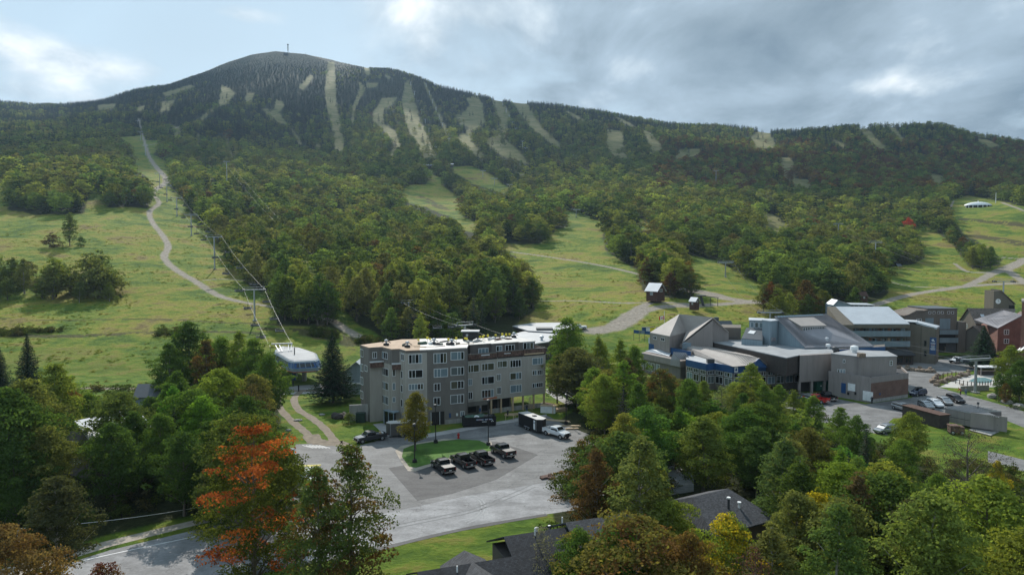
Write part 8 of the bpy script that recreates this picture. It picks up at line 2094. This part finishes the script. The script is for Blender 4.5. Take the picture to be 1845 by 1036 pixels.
# field trees
def field_tree(kind, px, py, H, c, lb, wide=1.0, grp='trees on the left field'):
    p = T(px, py); tree(kind, p[0], p[1], p[2] - .2, H, c, lb, grp, 'tree', wide)
field_tree('mid0', 126, 443, 18, g6[6], 'lone tree standing in the middle of the left field', .9); field_tree('shrub1', 97, 446, 7.5, (.07, .05, .03), 'brownish bush left of the lone field tree', 1.3); field_tree('shrub0', 146, 444, 6, g6[2], 'small dark bush right of the lone field tree', .8)
rh = random.Random(11)
for i in range(32):
    px = -60 + i * 8.7 + rh.uniform(-6, 6); H = rh.choice([6, 8, 9, 11, 12, 15]) * rh.uniform(.85, 1.1)
    if 150 < px < 175: H = 16
    field_tree(rh.choice(['mid0', 'mid1', 'mid3', 'spire0', 'oval1', 'shrub1', 'round1']), px, 538 + rh.uniform(-26, 8), H if px < 205 else H * .6, rh.choice([g6[6], g6[4], g6[0], g6[3], (.085, .09, .04)]), '%s of the hedge row across the left field, %s' % (('pale ', 'scrubby ', 'dark ')[i % 3] + ('tree' if H > 10 else 'bush tree'), ['left part', 'middle part', 'right end'][min(2, i // 10)]), 1.05 + .45 * rh.random(), 'hedge row of the left field')
for i, (px, py, H) in enumerate([(512, 560, 14), (524, 574, 15), (540, 582, 14), (556, 584, 16), (572, 586, 15), (590, 585, 16), (600, 580, 11), (530, 560, 15), (552, 566, 17), (578, 570, 16), (505, 545, 13), (516, 538, 17), (500, 528, 14)]):
    field_tree('mid%d' % (i % 4), px, py, H, rh.choice([g6[2], g6[0], g6[1], g6[3]]), ['low','tall','dark','pale','broad'][i % 5] + ' tree of the clump between the lift line and the central wood, ' + ('left part' if px < 530 else ('middle' if px < 565 else 'right part')), 1.0, 'clump right of the left lift')
for i, (px, py, H, c) in enumerate([(1165, 520, 15, A_[3]), (1180, 515, 17, g6[2]), (1195, 520, 18, g6[0]), (1210, 524, 17, g6[2]), (1222, 522, 16, g6[4]), (1238, 528, 15, (.16, .11, .03)), (1205, 505, 17, g6[0]), (1188, 500, 16, (.11, .05, .03)), (1232, 510, 14, g6[4])]):
    field_tree('mid%d' % (i % 4), px, py, H, tuple(c), '%s tree of the clump behind the steep cabin' % ('', 'dark', 'tall', 'rightmost dark', 'olive', '', 'rearmost', 'reddish', 'small olive')[i] if i not in (0, 5) else ['purple leaved tree left of the steep cabin clump', 'thin orange leaved tree right of the steep cabin clump'][i == 5], .9, 'clump behind the steep cabin')
for i, (px, py, H, c) in enumerate([(1388, 565, 13, (.13, .06, .025)), (1400, 570, 12, g6[3]), (1376, 562, 12, g6[4]), (1412, 572, 9, g6[3]), (1752, 484, 14, g6[4]), (1768, 486, 17, g6[3]), (1784, 484, 15, g6[0]), (1745, 470, 13, g6[6]), (1637, 425, 16, (.36, .055, .035))]):
    field_tree('mid%d' % (i % 4), px, py, H, tuple(c), ['red tinged tree behind the lodge tower', 'yellow-green tree behind the lodge tower', 'olive tree left of the red tinged one behind the lodge', 'small yellow-green tree right behind the lodge tower', 'olive bush tree left beside the gravel fork', 'round bright bush tree beside the gravel fork', 'green bush tree right beside the gravel fork', 'small grey green tree above the gravel fork', 'bright red maple at the edge of the right wood'][i], 1.1, 'single trees on the right slopes')
# filling trees of the two near woods
rn = random.Random(5); cnt = 0
def in_wood(px):
    return px < 520 or px > 985
kinds = ['oval0', 'oval1', 'oval2', 'oval3', 'round0', 'round1', 'round2', 'round3', 'spire0', 'spire1', 'spire2']
tries = 0; fills = []
while cnt < 112 and tries < 12000:
    tries += 1
    Y = 54 + 118 * rn.random() ** .9; px = rn.choice([rn.uniform(-70, 515), rn.uniform(985, 1900), rn.uniform(985, 1900)])
    if px < 520 and (Y < 80): continue
    x = (px - 922.5) / F * Y
    if any((x - a) ** 2 + (Y - b) ** 2 < (max(3.4, r * .95)) ** 2 for a, b, r in NT): continue
    gx_, gy_ = proj(np.array([x]), np.array([Y]), np.array([0.]))
    lim = np.interp(px, *zip(*LIM)) + rn.uniform(4, 40) + (170 - Y) * .55
    Hx = CZ + Y * rat(lim); H = min(Hx, rn.uniform(10, 16))
    if H < 5.5 or (px < 360 and Y < 92): continue
    if not okplace(x, Y, H, H * .27): continue
    k = rn.choice(kinds) if rn.random() > .1 else 'fir'
    if H < 8 and k != 'fir': k = rn.choice(['shrub0', 'shrub1', 'round1'])
    wdt = 1.0 if k == 'fir' else rn.uniform(1.0, 1.35)
    c = rn.choice(GREENS + [GREENS[0], GREENS[2], GREENS[1]]) if rn.random() > .06 else rn.choice([(.12, .095, .035), (.10, .07, .035), (.15, .14, .035)])
    if k == 'fir': c = rn.choice(CON)
    c = tuple(v * rn.uniform(.8, 1.2) for v in c)
    left = px < 520
    NT.append((x, Y, H * .27)); cnt += 1
    spot = [w_ for lim_, w_ in ((110, 'at the left edge of the left wood'), (250, 'around the dark house'), (380, 'below the tallest tree of the left wood'), (520, 'above the orange maple'), (1090, 'below the very tall tree by the apartment block'), (1180, 'below the lodge entrance'), (1290, 'below the blue fascia of the lodge'), (1400, 'below the tall aspens'), (1500, 'below the loading bay'), (1600, 'below the lodge yard'), (1700, 'around the dark bare tree'), (9999, 'by the lower lane')) if px < lim_][0]
    row = 'front' if Y < 85 else ('middle' if Y < 115 else ('rear' if Y < 140 else 'farthest'))
    tree(k, x, Y, 0, H, c, '%s %s %s, %s row' % ('reddish' if c[0] > c[1] else ('pale' if c[1] > .12 else ('dark' if c[1] < .085 else 'green')), 'conifer' if k == 'fir' else ('bushy tree' if H < 8 else ('slim tree' if 'spire' in k else ('round tree' if 'round' in k else 'oval tree'))), spot, row), '%s row trees %s' % (row, spot), 'tree', wdt)
print('fill trees', cnt, tries)
# undergrowth of the near woods
ug = []
for i in range(1500):
    Y = 52 + 122 * rn.random(); px = rn.choice([rn.uniform(-70, 515), rn.uniform(985, 1900), rn.uniform(985, 1900)]); x = (px - 922.5) / F * Y
    if px < 520 and Y < 84: continue
    if okplace(x, Y, 2.0, 1.5): ug.append((x, Y, 0))
for i in range(500):       # weeds along the ditch of the left field and behind the station
    px = rn.uniform(-50, 330) if i % 2 else rn.uniform(560, 700); q_ = T(px, (601 if px < 400 else 600 + (px - 560) * .16) + rn.uniform(-5, 5))
    if float(vnoise(np.array([q_[0] / 9]), np.array([q_[1] / 9]), 4)[0]) > .45: ug.append((q_[0], q_[1], q_[2]))
um = bpy.data.meshes.new('undergrowth'); um.vertices.add(len(ug)); um.vertices.foreach_set('co', np.array(ug, np.float32).ravel())
uo = link('undergrowth', um); tag(uo, 'low green undergrowth and weeds at the foot of the woods', 'undergrowth', kind='stuff')
up_ = bpy.data.collections.new('undergrowth_protos')
for i in range(3):
    c_, t_ = broadleaf(500 + i, 1.6, 1.5, .0, 'shrub', 9, 50, .24, .6, False); c_.materials.clear(); c_.materials.append(LM_FAR); oo = bpy.data.objects.new('bush_%d' % i, c_); up_.objects.link(oo)
nU = len(ug)
for nm_, typ, val in (('pick', 'INT', rng.integers(0, 3, nU)), ('high', 'FLOAT', .6 + .9 * rng.random(nU)), ('wide', 'FLOAT', .7 + .8 * rng.random(nU)), ('turn', 'FLOAT', rng.random(nU) * 6.28)):
    at = um.attributes.new(nm_, typ, 'POINT'); at.data.foreach_set('value', val.astype(np.int32 if typ == 'INT' else np.float32))
tn = np.ones((nU, 4), np.float32); tn[:, :3] = np.array([(.045, .065, .018), (.06, .08, .022), (.07, .065, .03)])[rng.integers(0, 3, nU)]
at = um.attributes.new('tint', 'FLOAT_COLOR', 'POINT'); at.data.foreach_set('color', tn.ravel())
ng2 = ng.copy()
for n_ in ng2.nodes:
    if n_.bl_idname == 'GeometryNodeCollectionInfo': n_.inputs['Collection'].default_value = up_
uo.modifiers.new('scatter', 'NODES').node_group = ng2
# nearest trees of the central wood as things of their own
for i in FOREST_NEAR:
    isc = bool(con[i]); c = tuple(float(v) for v in tint[i, :3]); X_ = float(ppx[i])
    spot = [w_ for lim_, w_ in ((300, 'beside the upper track'), (420, 'right of the left lift line'), (530, 'above the dark clump'), (620, 'left of the narrow lift strip'), (660, 'above the gravel track'), (720, 'behind the plywood roof'), (790, 'behind the middle of the apartment roof'), (850, 'behind the black plant room'), (910, 'behind the apartment roof end'), (980, 'behind the flat roofs'),
            (1200, 'below the T towers'), (1360, 'right of the steep cabin'), (1440, 'behind the blue-grey lodge tower'), (1500, 'behind the great grey roof'), (1570, 'behind the hotel roof'), (9999, 'at the right meadow edge')) if X_ < lim_][0]
    nm_ = '%s %s %s %s' % ('tall' if Hh[i] > 15 else ('middling' if Hh[i] > 12.5 else 'low'), 'dark' if isc else ('rusty' if aut[i] else ('pale' if c[1] > .14 else ('deep green' if c[1] < .09 else 'green'))), 'conifer' if isc else ('narrow tree' if wide[i] < 1.1 else ('broad tree' if wide[i] > 1.4 else 'tree')), 'at the wood front ' + spot)
    tree('midfir' if isc else 'mid%d' % (i % 4), float(cx[i]), float(cyy[i]), float(czz[i]) - .2, float(Hh[i]), c, nm_.replace(' at the wood front', ' in the wood edge'), 'wood front trees ' + spot, 'tree', float(wide[i]) * .85)
# weeds and tufts over the fields
tf = []
while len(tf) < 3200:
    Y_ = rng.uniform(178, 520, 4000); X2 = (rng.uniform(-120, 1980, 4000) - 922.5) / F * Y_; z2 = terr(X2, Y_); f1, _ = clear_mask(X2, Y_, z2)
    kp = f1 & (fbm(X2 / 16, Y_ / 16, 91, 3) > .02) & (X2 < np.where(Y_ < 300, np.where(X2 < 0, -14, 1e9), 1e9)) & ~((X2 > -75) & (X2 < 200) & (Y_ < 262))
    for L in TW: kp &= dist_poly(X2, Y_, [(a, b, w_ + 1) for a, b, w_ in L]) < .2
    tf += list(zip(X2[kp], Y_[kp], z2[kp] - .15))
fmz = bpy.data.meshes.new('field_weeds'); fmz.vertices.add(len(tf)); fmz.vertices.foreach_set('co', np.array(tf, np.float32).ravel()); fo_ = link('field_weeds', fmz); tag(fo_, 'rough tufts of weeds and tall grass on the ski fields', 'weeds', kind='stuff')
nU = len(tf)
for nm_, typ, val in (('pick', 'INT', rng.integers(0, 3, nU)), ('high', 'FLOAT', .15 + .3 * rng.random(nU) ** 2), ('wide', 'FLOAT', .25 + .5 * rng.random(nU)), ('turn', 'FLOAT', rng.random(nU) * 6.28)):
    at = fmz.attributes.new(nm_, typ, 'POINT'); at.data.foreach_set('value', val.astype(np.int32 if typ == 'INT' else np.float32))
tn = np.ones((nU, 4), np.float32); tn[:, :3] = np.array([(.12, .16, .03), (.17, .18, .04), (.09, .14, .02), (.17, .15, .05)])[rng.integers(0, 4, nU)]
at = fmz.attributes.new('tint', 'FLOAT_COLOR', 'POINT'); at.data.foreach_set('color', tn.ravel())
fo_.modifiers.new('scatter', 'NODES').node_group = ng2
# ---------------------------------------------------------------- haze
hb = MB(); hb.box(-4200, 4200, -140, 3600, -3, 930)
m, t, o = newmat('haze')
pv = nd(t, 'ShaderNodeVolumePrincipled'); pv.inputs['Color'].default_value = (.55, .76, 1.0, 1); pv.inputs['Density'].default_value = .00006; pv.inputs['Anisotropy'].default_value = .35
ln(t, pv.outputs[0], o.inputs['Volume'])
hz_ = hb.build('haze', m); hz_['kind'] = 'stuff'; hz_['label'] = 'thin blue haze in the air before the mountain'; hz_['category'] = 'haze'

# ---------------------------------------------------------------- unseen clouds added above the view to shade the mountain
g_ = np.random.default_rng(12); bm = bmesh.new()
dx_, dy_ = math.sin(SUN_AZ) / math.tan(SUN_EL), math.cos(SUN_AZ) / math.tan(SUN_EL)
for i in range(70):
    Ym = 900 + 1900 * g_.random(); Xm = (-.95 + 1.9 * g_.random()) * Ym * .95
    zz = float(terr(Xm, Ym)); hc = 2250 + 60 * g_.normal(); r_ = 95 + 130 * g_.random()
    x, y = Xm + dx_ * (hc - zz), Ym + dy_ * (hc - zz)
    if proj(np.array([x]), np.array([y - r_]), np.array([hc - r_ * .4]))[1][0] > -110: continue
    ret = bmesh.ops.create_icosphere(bm, subdivisions=2, radius=1)
    for v in ret['verts']:
        k = 1 + .25 * math.sin(3 * v.co.x + i) * math.cos(4 * v.co.y + 2 * i)
        v.co = Vector((x + v.co.x * r_ * 1.3 * k, y + v.co.y * r_ * 1.1 * k, hc + v.co.z * r_ * .32 * k))
me = bpy.data.meshes.new('shade_cloud'); bm.to_mesh(me); bm.free()
m, t, o = newmat('shade_cloud'); tp_ = nd(t, 'ShaderNodeBsdfTransparent'); tl = nd(t, 'ShaderNodeBsdfTranslucent'); tl.inputs[0].default_value = (.8, .82, .85, 1); mx = nd(t, 'ShaderNodeMixShader'); mx.inputs[0].default_value = .38
ln(t, tp_.outputs[0], mx.inputs[1]); ln(t, tl.outputs[0], mx.inputs[2]); ln(t, mx.outputs[0], o.inputs[0]); me.materials.append(m)
me.polygons.foreach_set('use_smooth', [True] * len(me.polygons))
o_ = link('shade_cloud', me); tag(o_, 'broken grey clouds added out of view to shade the mountain', 'shade_cloud', kind='stuff')
